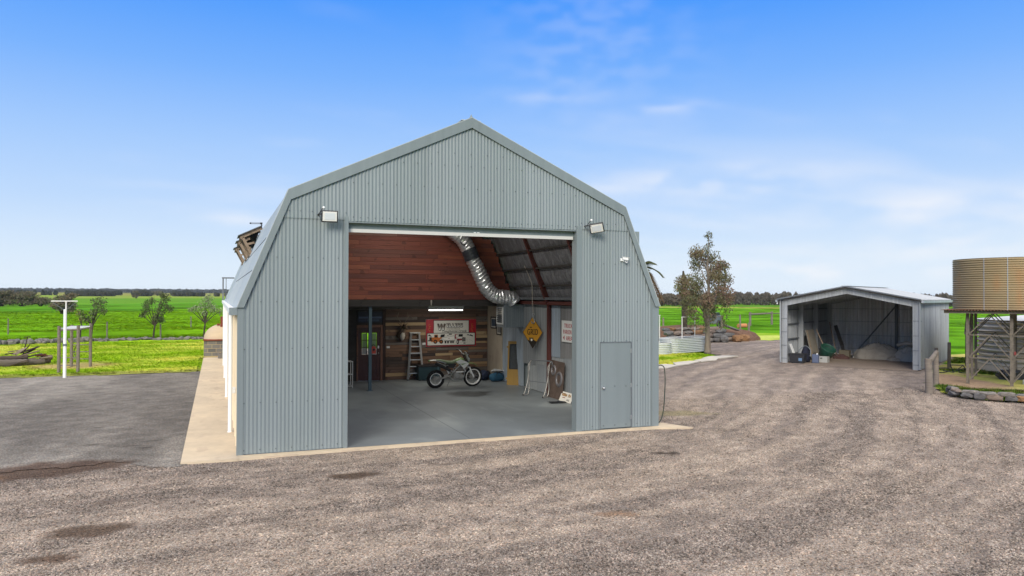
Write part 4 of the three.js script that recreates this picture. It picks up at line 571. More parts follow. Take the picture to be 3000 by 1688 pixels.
(function grid() {
  const s = thing('grid_sign', 'yellow diamond road sign lettered GRID hanging from a rope and hook', 'sign', [9.3, 1.98, -6.9], -0.88);
  const a = 0.37, b = 0.53; const dia = poly([[0, -b], [a, 0], [0, b], [-a, 0]], 0.006).translate(0, 0, -0.006); part('plate', dia, M.zincDark, s);
  const f = new THREE.BufferGeometry(); f.setAttribute('position', new THREE.Float32BufferAttribute([0, -b, 0.002, a, 0, 0.002, 0, b, 0.002, -a, 0, 0.002], 3)); f.setAttribute('uv', new THREE.Float32BufferAttribute([0.5, 0, 1, 0.5, 0.5, 1, 0, 0.5], 2)); f.setIndex([0, 1, 2, 0, 2, 3]); f.computeVertexNormals();
  part('print', f, new THREE.MeshPhysicalMaterial({ side: THREE.DoubleSide, roughness: 0.5, map: canvasTex(420, 530, (x, w, h) => { x.fillStyle = '#c08a22'; x.fillRect(0, 0, w, h); x.fillStyle = '#241d16'; x.beginPath(); x.moveTo(0, h * 0.72); x.lineTo(w * 0.35, h * 0.75); x.lineTo(w * 0.5, h * 0.71); x.lineTo(w * 0.7, h * 0.78); x.lineTo(w, h * 0.74); x.lineTo(w, h); x.lineTo(0, h); x.fill(); x.fillStyle = '#5a4a2a'; x.fillRect(w * 0.32, h * 0.66, w * 0.22, h * 0.08); x.fillStyle = '#1b1712'; x.textAlign = 'center'; x.font = `${h * 0.235}px sans-serif`; x.save(); x.translate(w / 2, h * 0.57); x.scale(0.82, 1); x.lineWidth = 5; x.strokeStyle = '#1b1712'; x.strokeText('GRID', 0, 0); x.fillText('GRID', 0, 0); x.restore(); x.fillRect(w * 0.36, h * 0.33, w * 0.1, h * 0.03); x.fillStyle = '#efe9dc'; x.beginPath(); x.arc(w * 0.45, h * 0.735, w * 0.045, 0, 7); x.fill(); x.strokeStyle = '#3a2c18'; x.lineWidth = 10; x.beginPath(); x.moveTo(w / 2, 4); x.lineTo(w - 4, h / 2); x.lineTo(w / 2, h - 4); x.lineTo(4, h / 2); x.closePath(); x.stroke(); }) }), s);
  const k = thing('rope_and_hook', 'pale rope with a steel hook hanging from the rafters over the diamond sign', 'hook', [9.3, 2.3, -6.86]); part('hook', [tube([[0, 0.24, 0], [0, 0.16, 0], [0.05, 0.06, 0.01], [0.02, -0.02, 0.01], [-0.05, 0.0, 0.01], [-0.05, 0.05, 0.01]], 0.018, 24, 8), new THREE.TorusGeometry(0.035, 0.012, 6, 14).translate(0, 0.28, 0)], M.steel, k); part('rope', tube([[0, 0.31, 0], [-0.03, 0.8, 0.0], [-0.05, 1.3, -0.02], [-0.3, 1.88, -0.05]], 0.012, 20, 6), mat('rope', [0.5, 0.45, 0.38]), k);
})();
// ---------------------------------------------------------------- more things in the workshop
mat('bikeGreen', [0.17, 0.27, 0.10], { roughness: 0.4 }); mat('bikeWhite', [0.62, 0.63, 0.6], { roughness: 0.4 }); mat('tyre', [0.016, 0.016, 0.017], { roughness: 0.9 }); mat('castAlu', [0.38, 0.37, 0.35], { roughness: 0.45, metalness: 0.6 }); mat('seatVinyl', [0.15, 0.19, 0.11], { roughness: 0.7 });
(function motorcycle() {
  const b = thing('motorcycle', 'green and white dirt motorcycle parked in front of the plank wall', 'motorcycle', [6.6, 0.004, -9.08]); b.rotation.order = 'YXZ'; b.rotation.y = 0.07; b.rotation.x = 0.09;
  const wheel = (x, r, tr, disc) => {
    const w = part('wheel', [new THREE.CylinderGeometry(0.045, 0.045, 0.13, 16).rotateX(Math.PI / 2), new THREE.CylinderGeometry(0.1, 0.1, 0.012, 22).rotateX(Math.PI / 2).translate(0, 0, disc)].map(g => g.translate(x, r, 0)), M.castAlu, b);
    part('tyre', new THREE.TorusGeometry(r - tr, tr, 10, 44).translate(x, r, 0), M.tyre, w);
    const kn = []; const kg = new THREE.BoxGeometry(0.022, 0.02, 0.03); for (let i = 0; i < 56; i++) for (const o of [-1, 0, 1]) { const a = (i + (o ? 0.5 : 0)) / 56 * Math.PI * 2, rr = r - 0.004 - Math.abs(o) * 0.012; kn.push(kg.clone().rotateZ(a).translate(x + Math.cos(a) * rr, r + Math.sin(a) * rr, o * tr * 0.55)); } const kk = part('tread_blocks', kn, M.tyre, w); kk.userData.kind = 'stuff';
    part('rim', [new THREE.TorusGeometry(r - tr * 1.9, 0.016, 8, 44).translate(x, r, 0.025), new THREE.TorusGeometry(r - tr * 1.9, 0.016, 8, 44).translate(x, r, -0.025)], M.whitePaint, w);
    const sp = []; for (let i = 0; i < 32; i++) { const a = i / 32 * 6.283, c = a + (i % 2 ? 0.5 : -0.5), s = i % 4 < 2 ? 0.04 : -0.04; sp.push(bar([x + Math.cos(c) * 0.04, r + Math.sin(c) * 0.04, s], [x + Math.cos(a) * (r - tr * 2), r + Math.sin(a) * (r - tr * 2), 0], 0.0022, 0.0022, 4)); } const ss = part('spokes', sp, M.castAlu, w); ss.userData.kind = 'stuff'; return w;
  };
  wheel(0, 0.315, 0.058, 0.075); wheel(1.38, 0.345, 0.043, -0.06);
  for (const s of [-1, 1]) { part('fork_leg', [bar([1.38, 0.345, s * 0.085], [1.2, 0.72, s * 0.085], 0.026, 0.026, 12)], M.whitePaint, b); part('fork_tube', bar([1.2, 0.72, s * 0.085], [1.0, 1.14, s * 0.085], 0.021, 0.021, 12), M.blackPlastic, b); part('swingarm_side', beam([0.02, 0.31, s * 0.1], [0.5, 0.43, s * 0.08], 0.03, 0.055), M.castAlu, b); }
  part('axle', [bar([0, 0.315, -0.12], [0, 0.315, 0.12], 0.016)], M.steel, b);
  part('rear_sprocket', new THREE.CylinderGeometry(0.1, 0.1, 0.008, 24).rotateX(Math.PI / 2).translate(0, 0.315, -0.085), M.castAlu, b);
  part('frame_tube', [tube([[1.02, 0.98, 0], [0.86, 0.78, 0.05], [0.62, 0.55, 0.07], [0.52, 0.42, 0.07], [0.58, 0.26, 0.06], [0.8, 0.22, 0.05]], 0.02, 30, 8), tube([[1.04, 0.92, 0], [1.06, 0.6, 0.02], [1.0, 0.3, 0.03], [0.8, 0.22, 0.05]], 0.018, 20, 8), bar([0.62, 0.55, 0.07], [0.6, 0.72, 0.07], 0.014), bar([0.62, 0.71, 0.07], [0.76, 0.68, 0.06], 0.013), tube([[0.72, 0.76, 0.06], [0.3, 0.8, 0.08], [0.02, 0.9, 0.07]], 0.014, 14, 6), bar([0.54, 0.48, 0.08], [0.25, 0.8, 0.08], 0.016)], mat('frameGrey', [0.34, 0.36, 0.34], { roughness: 0.45, metalness: 0.3 }), b);
  const eng = part('engine', [cbox(0.3, 0.24, 0.22, 0.03, 0.77, 0.4, 0), new THREE.CylinderGeometry(0.1, 0.11, 0.27, 20).rotateX(Math.PI / 2).translate(0.72, 0.43, 0.01), new THREE.CylinderGeometry(0.075, 0.085, 0.26, 18).rotateX(Math.PI / 2).translate(0.9, 0.4, 0)], M.castAlu, b);
  for (let i = 0; i < 6; i++) part('cooling_fin', place(cbox(0.17, 0.012, 0.17, 0.003), 0.84 + i * 0.012, 0.535 + i * 0.026, 0, 0, 0, -0.25), M.castAlu, eng); part('cylinder_head', place(cbox(0.15, 0.09, 0.15, 0.02), 0.93, 0.73, 0, 0, 0, -0.25), M.zincDark, eng); part('clutch_cover', new THREE.CylinderGeometry(0.075, 0.085, 0.02, 22).rotateX(Math.PI / 2).translate(0.74, 0.44, 0.155), M.steel, eng);
  part('exhaust_header', tube([[0.98, 0.66, 0.06], [1.06, 0.58, 0.09], [0.98, 0.55, 0.13], [0.7, 0.555, 0.13], [0.5, 0.6, 0.12]], 0.021, 30, 10), M.steel, b); part('heat_shield', place(cbox(0.28, 0.035, 0.012, 0.004), 0.82, 0.562, 0.155), M.whitePaint, b); part('muffler', bar([0.48, 0.62, 0.12], [-0.06, 0.88, 0.13], 0.05, 0.058, 14), M.blackPlastic, b);
  part('shock', [bar([0.47, 0.5, 0.04], [0.3, 0.78, 0.04], 0.028, 0.028, 10)], M.whitePaint, b); part('rear_guard', loft([[-0.14, 0.95, 0, 0.05, 0.008], [0.05, 0.93, 0, 0.085, 0.012], [0.25, 0.86, 0, 0.09, 0.015], [0.42, 0.72, 0, 0.08, 0.02]], 10), M.blackPlastic, b);
  const tail = part('tail_piece', loft([[-0.24, 0.965, 0, 0.05, 0.015], [-0.1, 0.97, 0, 0.07, 0.025], [0.1, 0.95, 0, 0.09, 0.03], [0.34, 0.88, 0, 0.1, 0.05]], 12), M.bikeWhite, b); part('tail_lamp', cbox(0.05, 0.05, 0.09, 0.01, -0.26, 0.955, 0), M.bikeGreen, tail);
  part('seat', loft([[-0.02, 0.985, 0, 0.08, 0.02], [0.15, 0.96, 0, 0.1, 0.04], [0.38, 0.89, 0, 0.11, 0.06], [0.55, 0.865, 0, 0.1, 0.07], [0.7, 0.91, 0, 0.075, 0.055], [0.8, 0.97, 0, 0.04, 0.03]], 12), M.seatVinyl, b);
  part('fuel_tank', loft([[0.68, 0.9, 0, 0.06, 0.05], [0.78, 0.93, 0, 0.11, 0.08], [0.9, 0.945, 0, 0.125, 0.095], [1.0, 0.925, 0, 0.09, 0.07]], 14), M.bikeGreen, b);
  for (const s of [-1, 1]) { const g = poly([[0.66, 0.92], [0.86, 0.99], [1.12, 0.88], [1.16, 0.83], [0.98, 0.66], [0.82, 0.83]], 0.014); g.translate(0, 0, s * 0.145 - 0.007); part('shroud', g, M.bikeWhite, b); part('side_panel', poly([[0.4, 0.84], [0.72, 0.86], [0.6, 0.7], [0.42, 0.72]], 0.012).translate(0, 0, s * 0.115 - 0.006), M.blackPlastic, b); part('shroud_stripe', poly([[0.82, 0.84], [1.06, 0.86], [0.92, 0.8]], 0.004).translate(0, 0, s * 0.155 - 0.002), M.bikeGreen, b); part('footpeg', bar([0.56, 0.33, s * 0.1], [0.54, 0.33, s * 0.22], 0.016), M.steel, b); part('grip', bar([0.93, 1.26, s * 0.26], [0.9, 1.265, s * 0.4], 0.02, 0.02, 10), M.blackPlastic, b); part('hand_guard', loft([[1.02, 1.2, s * 0.24, 0.03, 0.02], [1.04, 1.21, s * 0.33, 0.05, 0.02], [0.98, 1.22, s * 0.4, 0.02, 0.015]], 8), M.blackPlastic, b); }
  part('handlebar', tube([[0.9, 1.265, -0.4], [0.93, 1.26, -0.26], [1.0, 1.16, -0.1], [1.0, 1.16, 0.1], [0.93, 1.26, 0.26], [0.9, 1.265, 0.4]], 0.012, 30, 8), M.steel, b);
  part('headlight_mask', loft([[1.05, 1.22, 0, 0.06, 0.02], [1.12, 1.14, 0, 0.1, 0.035], [1.17, 1.02, 0, 0.11, 0.045], [1.2, 0.9, 0, 0.07, 0.02]], 12), M.bikeWhite, b); part('mask_graphic', place(cbox(0.1, 0.03, 0.16, 0.006), 1.15, 1.08, 0.04, 0, 0, -1.1), M.blackPlastic, b); part('headlight', new THREE.SphereGeometry(0.06, 14, 10).scale(0.5, 1, 1.1).translate(1.195, 1.0, 0), M.glassPanel, b);
  part('front_guard', loft([[1.06, 0.86, 0, 0.05, 0.014], [1.2, 0.85, 0, 0.075, 0.018], [1.38, 0.81, 0, 0.07, 0.014], [1.56, 0.715, 0, 0.04, 0.008]], 10), M.bikeGreen, b);
  part('side_stand', bar([0.56, 0.26, -0.09], [0.5, 0.02, -0.17], 0.011), M.steel, b);
})();
(function duct() {
  const foil = mat('ductFoil', [0.8, 0.8, 0.82], { roughness: 0.3, metalness: 0.7, bumpMap: T.foilB, bumpScale: 0.02 });
  const t = thing('flexible_duct', 'crinkled silver flexible duct running down to the wall cooler', 'duct', [0, 0, -8.45]);
  const sec = (pts, r, seg, amp) => { const cv = new THREE.CatmullRomCurve3(pts.map(p => V(...p))); const g = new THREE.TubeGeometry(cv, seg, r, 22, false); const P = g.attributes.position, N = g.attributes.normal, U = g.attributes.uv, L = cv.getLength(); for (let i = 0; i < P.count; i++) { const u = U.getX(i) * L, v = U.getY(i); const d = amp * (Math.sin(u * 52 + 2 * Math.sin(v * 12.6)) * 0.5 + (fbm(u * 14, v * 22, 3, 0) - 0.5) * 2.4); P.setXYZ(i, P.getX(i) + N.getX(i) * d, P.getY(i) + N.getY(i) * d, P.getZ(i) + N.getZ(i) * d); U.setXY(i, u, v * 1.2); } g.computeVertexNormals(); return g; };
  part('upper_run', sec([[6.55, 5.72, 0], [6.95, 5.4, 0], [7.35, 5.1, 0], [7.6, 4.72, 0]], 0.25, 110, 0.014), foil, t);
  part('lower_run', sec([[7.68, 4.5, 0.02], [7.88, 4.12, 0.02], [8.06, 3.76, 0.02], [8.24, 3.44, 0.02], [8.52, 3.2, 0.02], [8.86, 3.14, 0.04], [9.14, 3.09, 0.06], [9.24, 2.95, 0.06]], 0.25, 240, 0.018), foil, t);
  part('tape_joint', sec([[7.57, 4.78, 0], [7.64, 4.62, 0.01], [7.71, 4.42, 0.02]], 0.268, 30, 0.006), mat('ductTape', [0.055, 0.06, 0.075], { roughness: 0.35, metalness: 0.3 }), t);
  part('strap', tube([[7.28, 5.36, 0.0], [7.5, 5.0, 0.21], [7.3, 4.9, 0.23], [7.18, 5.12, 0.12]], 0.02, 20, 6), M.blackPlastic, t);
  const c = thing('evaporative_cooler', 'grey sheet metal cooler box fixed high on the iron wall', 'cooler', [9.2, 2.09, -8.68]); const grey = mat('coolerGrey', [0.34, 0.39, 0.42], { map: T.zinc, roughness: 0.45, metalness: 0.3 });
  part('cabinet', cbox(0.75, 0.8, 0.72, 0.015, 0, 0.4, 0), grey, c); const l = part('louvre_frame', [bx(-0.41, -0.376, 0.1, 0.15, -0.3, 0.3), bx(-0.41, -0.376, 0.66, 0.71, -0.3, 0.3), bx(-0.41, -0.376, 0.15, 0.66, -0.3, -0.25), bx(-0.41, -0.376, 0.15, 0.66, 0.25, 0.3)], M.whitePaint, c); for (let i = 0; i < 7; i++) part('louvre_blade', box(0.03, 0.045, 0.5, -0.39, 0.19 + i * 0.07, 0, 0, 0, 0.5), i > 3 ? M.offWhite : M.zincDark, l); part('seam', bx(0.36, 0.385, 0.0, 0.8, 0.36, 0.37), M.zincDark, c);
  for (const [z, y, w, h, lab, col] of [[-11.35, 2.15, 0.6, 0.46, 'black framed blue picture on the pale wall', [0.05, 0.09, 0.15]], [-10.75, 1.9, 0.5, 0.4, 'black framed grey picture half behind the cooler box', [0.16, 0.17, 0.17]]]) { const f = thing('picture_frame', lab, 'picture', [XR - 0.034, y, z], -Math.PI / 2); part('frame', [bx(-w / 2, w / 2, -h / 2, -h / 2 + 0.05, -0.0, 0.025), bx(-w / 2, w / 2, h / 2 - 0.05, h / 2, 0, 0.025), bx(-w / 2, -w / 2 + 0.05, -h / 2 + 0.05, h / 2 - 0.05, 0, 0.025), bx(w / 2 - 0.05, w / 2, -h / 2 + 0.05, h / 2 - 0.05, 0, 0.025)], M.blackPlastic, f); part('mount', bx(-w / 2 + 0.05, w / 2 - 0.05, -h / 2 + 0.05, h / 2 - 0.05, 0, 0.008), M.offWhite, f); part('image', bx(-w / 2 + 0.09, w / 2 - 0.09, -h / 2 + 0.09, h / 2 - 0.09, 0.008, 0.011), mat('pic' + z, col, { roughness: 0.3 }), f); }
  // door handle of the pale wall
  // yellow door leaf from a bus
  const y = thing('yellow_bus_door', 'narrow yellow door leaf with a tall dark window leaning on the iron wall', 'door', [9.44, 0.004, -9.0], -0.72); y.rotation.order = 'YXZ'; y.rotation.x = -0.09; const yel = mat('busYellow', [0.36, 0.215, 0.05], { roughness: 0.5, map: T.paint });
  const w = 0.23; part('panel', [bx(-w, w, 0, 0.56, -0.02, 0.02), bx(-w, w, 1.46, 1.56, -0.02, 0.02), bx(-w, -w + 0.06, 0.56, 1.46, -0.02, 0.02), bx(w - 0.06, w, 0.56, 1.46, -0.02, 0.02)], yel, y); part('window_seal', [bx(-w + 0.06, w - 0.06, 0.56, 0.58, -0.025, 0.026), bx(-w + 0.06, w - 0.06, 1.44, 1.46, -0.025, 0.026), bx(-w + 0.06, -w + 0.08, 0.58, 1.44, -0.025, 0.026), bx(w - 0.08, w - 0.06, 0.58, 1.44, -0.025, 0.026)], M.blackPlastic, y); part('window_pane', bx(-w + 0.08, w - 0.08, 0.58, 1.44, -0.004, 0.004), mat('smokeGlass', [0.3, 0.32, 0.33], { transmission: 0.8, roughness: 0.1, thickness: 0 }), y); for (const h of [0.2, 1.32]) part('hinge', bx(-w - 0.05, -w, h, h + 0.06, -0.012, 0.012), yel, y);
  // bags
  reseed(61); const bag = (nm, lab, col, secs, pos, turn) => { const b = thing(nm, lab, 'bag', pos, turn); const g = loft(secs, 16); const P = g.attributes.position; for (let i = 0; i < P.count; i++) { const k = 1 + 0.12 * (fbm(P.getX(i) * 9 + pos[0], P.getY(i) * 9 + P.getZ(i) * 7, 3) - 0.5); P.setXYZ(i, P.getX(i) * k, Math.max(0.0, P.getY(i) * k), P.getZ(i) * k); } g.computeVertexNormals(); part('body', g, mat(nm + pos[2], col, { roughness: 0.8 }), b); part('strap', tube([[-0.2, 0.2, 0.14], [-0.05, 0.34, 0.1], [0.12, 0.3, 0.12], [0.22, 0.16, 0.16]], 0.014, 18, 6), M.blackPlastic, b); return b; };
  bag('duffel_bag', 'teal and blue duffel bag on the floor beside the yellow door leaf', [0.02, 0.09, 0.16], [[-0.34, 0.13, 0, 0.06, 0.07], [-0.26, 0.16, 0, 0.15, 0.15], [0, 0.18, 0, 0.17, 0.18], [0.25, 0.15, 0, 0.16, 0.15], [0.36, 0.12, 0, 0.06, 0.06]], [9.3, 0.004, -10.3], 0.5);
  bag('duffel_bag', 'navy blue soft bag lying against the pale wall', [0.012, 0.02, 0.05], [[-0.4, 0.13, 0, 0.08, 0.09], [-0.2, 0.2, 0, 0.18, 0.2], [0.1, 0.17, 0, 0.17, 0.17], [0.36, 0.1, 0, 0.08, 0.08]], [9.1, 0.004, -11.0], 0.9);
  bag('sleeping_bag', 'dark brown rolled blanket bundle beside the front wheel of the motorcycle', [0.035, 0.028, 0.026], [[-0.34, 0.16, 0, 0.12, 0.14], [-0.1, 0.22, 0, 0.18, 0.22], [0.2, 0.2, 0, 0.17, 0.2], [0.34, 0.14, 0, 0.1, 0.12]], [8.78, 0.004, -11.55], 0.2);
  const ht = thing('folded_chair', 'folded white and black striped camp chair on the duffel bag', 'chair', [9.36, 0.34, -10.35], 0.5); for (let i = 0; i < 3; i++) part('tube', bar([-0.25, 0.06 + i * 0.035, -0.1 + i * 0.06], [0.28, -0.02 + i * 0.03, 0.02 + i * 0.06], 0.018), M.whitePaint, ht); part('fabric', bx(-0.2, 0.2, 0.0, 0.04, -0.1, 0.08), M.blackPlastic, ht);
})();
(function scrap() {
  const pl = thing('steel_plate', 'rusty steel plate with two dished round holes leaning on the iron wall', 'plate', [9.36, 0.004, -5.3], -Math.PI / 2); pl.rotation.order = 'YXZ'; pl.rotation.x = -0.1;
  const s = new THREE.Shape([[-0.56, 0], [0.56, 0], [0.5, 1.15], [-0.5, 1.17]].map(p => new THREE.Vector2(...p))); for (const [x, y, r] of [[-0.22, 0.86, 0.115], [0.22, 0.62, 0.16]]) { const h = new THREE.Path(); h.absellipse(x, y, r, r * 1.1, 0, 7); s.holes.push(h); }
  const rust = mat('rustPlate', [0.17, 0.125, 0.105], { map: T.stone, roughness: 0.7, metalness: 0.3 }); part('sheet', uvm(new THREE.ExtrudeGeometry(s, { depth: 0.012, bevelEnabled: false, curveSegments: 20 })), rust, pl); for (const [x, y, r] of [[-0.22, 0.86, 0.115], [0.22, 0.62, 0.16]]) part('dish', new THREE.LatheGeometry([[r * 1.5, 0.0], [r * 1.35, 0.03], [r * 1.02, 0.045], [r * 0.9, 0.0], [r * 0.7, -0.04]].map(p => new THREE.Vector2(...p)), 26).rotateX(Math.PI / 2).translate(x, y, 0.014), mat('dish' + x, [0.2, 0.19, 0.2], { roughness: 0.5, metalness: 0.5 }), pl);
  const c = thing('tubular_trolley', 'bent chrome and rust tube trolley frame standing before the steel plate', 'trolley', [9.16, 0.004, -6.0], -1.15); for (const x of [-0.42, 0.42]) { part('side_frame', [tube([[x, 1.06, -0.02], [x, 0.98, 0.0], [x, 0.5, 0.1], [x, 0.14, 0.22], [x, 0.03, 0.3]], 0.017, 24, 8), tube([[x, 1.1, -0.06], [x, 0.9, 0.08], [x, 0.3, 0.02], [x, 0.03, 0.1], [x, 0.02, 0.3]], 0.017, 24, 8)], M.castAlu, c); part('castor', new THREE.TorusGeometry(0.022, 0.01, 6, 12).rotateY(Math.PI / 2).translate(x, 0.032, 0.31), M.blackPlastic, c); } part('cross_tube', [tube([[-0.48, 1.0, -0.06], [-0.44, 1.12, -0.06], [0, 1.12, -0.06], [0.44, 1.12, -0.06], [0.48, 1.02, -0.06]], 0.018, 24, 8), bar([-0.42, 0.45, 0.05], [0.42, 0.45, 0.05], 0.012)], M.zincDark, c);
  const m = solo('floor_rag', (() => { reseed(4); const g = new THREE.PlaneGeometry(0.5, 0.32, 14, 10).rotateX(-Math.PI / 2); const P = g.attributes.position; for (let i = 0; i < P.count; i++) P.setY(i, 0.012 + 0.05 * fbm(P.getX(i) * 7 + 3, P.getZ(i) * 9, 3)); g.computeVertexNormals(); return g.translate(9.02, 0.0, -4.4); })(), mat('rag', [0.03, 0.033, 0.038], { roughness: 0.9 }), 'crumpled dark rag lying on the workshop floor', 'rag');
  // tube battens under the ridge light the workshop
  for (const [z, lab] of [[-2.6, 'lit twin tube batten hung under the ridge near the doorway'], [-6.4, 'lit twin tube batten hung under the ridge near the loft wall']]) {
    const f = thing('fluorescent_batten', lab, 'light', [5.2, 6.1, z], 0, 'ceiling battens'); part('fitting', bx(-0.65, 0.65, 0.02, 0.08, -0.07, 0.07), M.whitePaint, f); for (const s of [-0.04, 0.04]) part('tube', new THREE.CylinderGeometry(0.016, 0.016, 1.2, 10).rotateZ(Math.PI / 2).translate(0, 0, s), new THREE.MeshStandardMaterial({ color: 0xffffff, emissive: new THREE.Color(1, 0.96, 0.88), emissiveIntensity: 3.2 }), f); part('chain', [bar([-0.5, 0.08, 0], [-0.5, 0.72, 0], 0.006), bar([0.5, 0.08, 0], [0.5, 0.72, 0], 0.006)], M.steel, f);
    const ra = new THREE.RectAreaLight(new THREE.Color(1, 0.95, 0.86), 120, 1.2, 0.14); ra.position.set(5.2, 6.06, z); ra.lookAt(5.2, 0, z - 0.001); scene.add(ra);
  }
})();
// ---------------------------------------------------------------- fittings on the outside
(function outside() {
  for (const [x, y, ry, rz, lab] of [[1.73, 4.79, 0.0, 0, 'square LED floodlight tilted down at the left side of the roller doorway'], [7.87, 4.78, -0.5, -0.02, 'square LED floodlight turned outwards at the right side of the roller doorway']]) {
    const f = thing('floodlight', lab, 'floodlight', [x, y, 0.26], ry, 'floodlights above the doorway'); f.rotation.order = 'YXZ'; f.rotation.x = ry ? 0.5 : 0.12; f.rotation.z = rz + (ry ? 0.18 : 0);
    part('housing', cbox(0.33, 0.24, 0.06, 0.015), M.blackPlastic, f); part('lens', cbox(0.285, 0.195, 0.012, 0.004, 0, 0, 0.031), M.offWhite, f); part('led_board', cbox(0.21, 0.135, 0.006, 0.002, 0, 0.0, 0.039), M.glassPanel, f);
    const s = thing('floodlight_bracket', ry ? 'black bracket and sensor carrying the turned floodlight' : 'black bracket and sensor carrying the left floodlight', 'bracket', [x - 0.2, y + 0.05, 0.03]); part('arm', [bar([0, 0, -0.03], [0, 0, 0.16], 0.016), bar([0, 0, 0.16], [0.06, -0.01, 0.22], 0.014), bar([0, 0, 0.12], [0.07, 0.12, 0.16], 0.01)], M.blackPlastic, s); part('sensor', new THREE.SphereGeometry(0.028, 10, 8).translate(0.09, 0.13, 0.17), M.whitePaint, s);
  }
  const c = thing('security_camera', 'white security camera on the right side of the front wall', 'camera', [8.66, 4.06, 0.02]); c.scale.setScalar(0.75); part('base', cbox(0.06, 0.09, 0.04, 0.008, 0, 0, 0.01), M.whitePaint, c); part('arm', bar([0, -0.02, 0.02], [0.05, -0.05, 0.12], 0.014), M.whitePaint, c); part('body', place(cbox(0.075, 0.075, 0.2, 0.015), 0.09, 0.03, 0.14, 0.15, 0.6, 0), M.whitePaint, c); part('hood', place(cbox(0.09, 0.01, 0.24, 0.003), 0.095, 0.075, 0.15, 0.15, 0.6, 0), M.offWhite, c); part('bracket_loop', new THREE.TorusGeometry(0.035, 0.012, 6, 12).translate(0.13, -0.06, 0.12), M.whitePaint, c);
  const h = thing('garden_hose', 'dark green hose looping down from a tap on the big shed side wall', 'hose', [W + 0.02, 0, -0.25]); part('hose_loop', tube([[0.1, 1.4, 0], [0.2, 1.46, 0.02], [0.31, 1.4, 0.03], [0.34, 1.1, 0.03], [0.33, 0.7, 0.02], [0.3, 0.35, 0.02], [0.22, 0.12, 0.04], [0.1, 0.015, 0.05], [0.03, 0.015, -0.3]], 0.013, 50, 8), mat('hoseGreen', [0.03, 0.045, 0.03]), h); part('tap', [bar([0, 1.4, 0], [0.12, 1.4, 0], 0.02), bar([0.05, 1.4, 0], [0.05, 1.47, 0], 0.012), bx(0.02, 0.08, 1.47, 1.485, -0.008, 0.008)], M.blackPlastic, h);
  const r = thing('blue_hose_reel', 'blue plastic cover on the side wall beside the hose tap', 'reel', [W + 0.03, 1.2, -0.5]); part('cover', cbox(0.2, 0.5, 0.3, 0.03, 0.09, 0.25, 0), mat('reelBlue', [0.1, 0.2, 0.5], { roughness: 0.5 }), r);
  // dormer frames of bare timber standing out of the left slope
  const spots = [[-10.3, 'raw timber dormer frame on the left roof slope nearest the gable'], [-13.2, 'raw timber dormer frame on the left roof slope between two others'], [-17.4, 'raw timber dormer frame on the left roof slope farthest from the gable']];
  for (const [z, lab] of spots) { const d = thing('dormer_frame', lab, 'dormer', [0, 0, z], 0, 'dormer frames on the roof'); const a = [0.98, 5.42], o = [0.33, 5.1], b = [0.66, 4.52]; for (const dz of [0, -1.25]) { part('rafter', beam([a[0], a[1], dz], [o[0], o[1], dz], 0.1, 0.12), M.rawTimber, d); part('post', beam([o[0] + 0.04, o[1] - 0.02, dz], [b[0], b[1], dz], 0.1, 0.09), M.rawTimber, d); } part('eave_beam', beam([o[0], o[1] + 0.0, 0.06], [o[0], o[1], -1.31], 0.08, 0.16), M.rawTimber, d); part('strut', beam([0.52, 4.86, 0.0], [0.74, 4.92, 0.0], 0.07, 0.07), M.rawTimber, d); part('sill', beam([b[0] - 0.02, b[1] - 0.02, 0.06], [b[0] - 0.02, b[1] - 0.02, -1.31], 0.14, 0.06), M.rawTimber, d); part('roof_board', [beam([a[0], a[1] + 0.075, -0.62], [o[0] - 0.1, o[1] + 0.03, -0.62], 1.5, 0.02)], M.zincDark, d); part('facing', poly([[0.93, 5.36], [0.62, 5.2], [0.72, 4.72]], 0.02).translate(0, 0, -0.9), M.darkTimber, d); }
  const an = thing('roof_lamp_arm', 'thin black lamp arm sticking out above the dormer frames', 'lamp', [0.92, 5.3, -9.3]); part('arm', [bar([0, 0, 0], [-0.02, 0.16, 0], 0.014), bar([-0.02, 0.16, 0], [-0.34, 0.15, 0], 0.01), bar([0, 0.19, 0], [-0.34, 0.19, 0], 0.005)], M.blackPlastic, an); part('lamp_head', new THREE.SphereGeometry(0.026, 10, 8).translate(-0.35, 0.165, 0), M.blackPlastic, an); part('clamp', cbox(0.07, 0.06, 0.05, 0.01, -0.02, 0.17, 0), M.blackPlastic, an);
  const rail = thing('roof_rail', 'small grey steel rail post at the lower edge of the left roof slope', 'rail', [0.12, 3.2, -20]); part('post', [bx(-0.3, -0.24, -0.25, 0.72, -0.03, 0.03), bx(-0.16, -0.13, -0.2, 0.72, -0.03, 0.03)], M.zincDark, rail); part('top_bar', bx(-0.32, 0.2, 0.72, 0.78, -0.03, 0.03), M.zincDark, rail);
})();
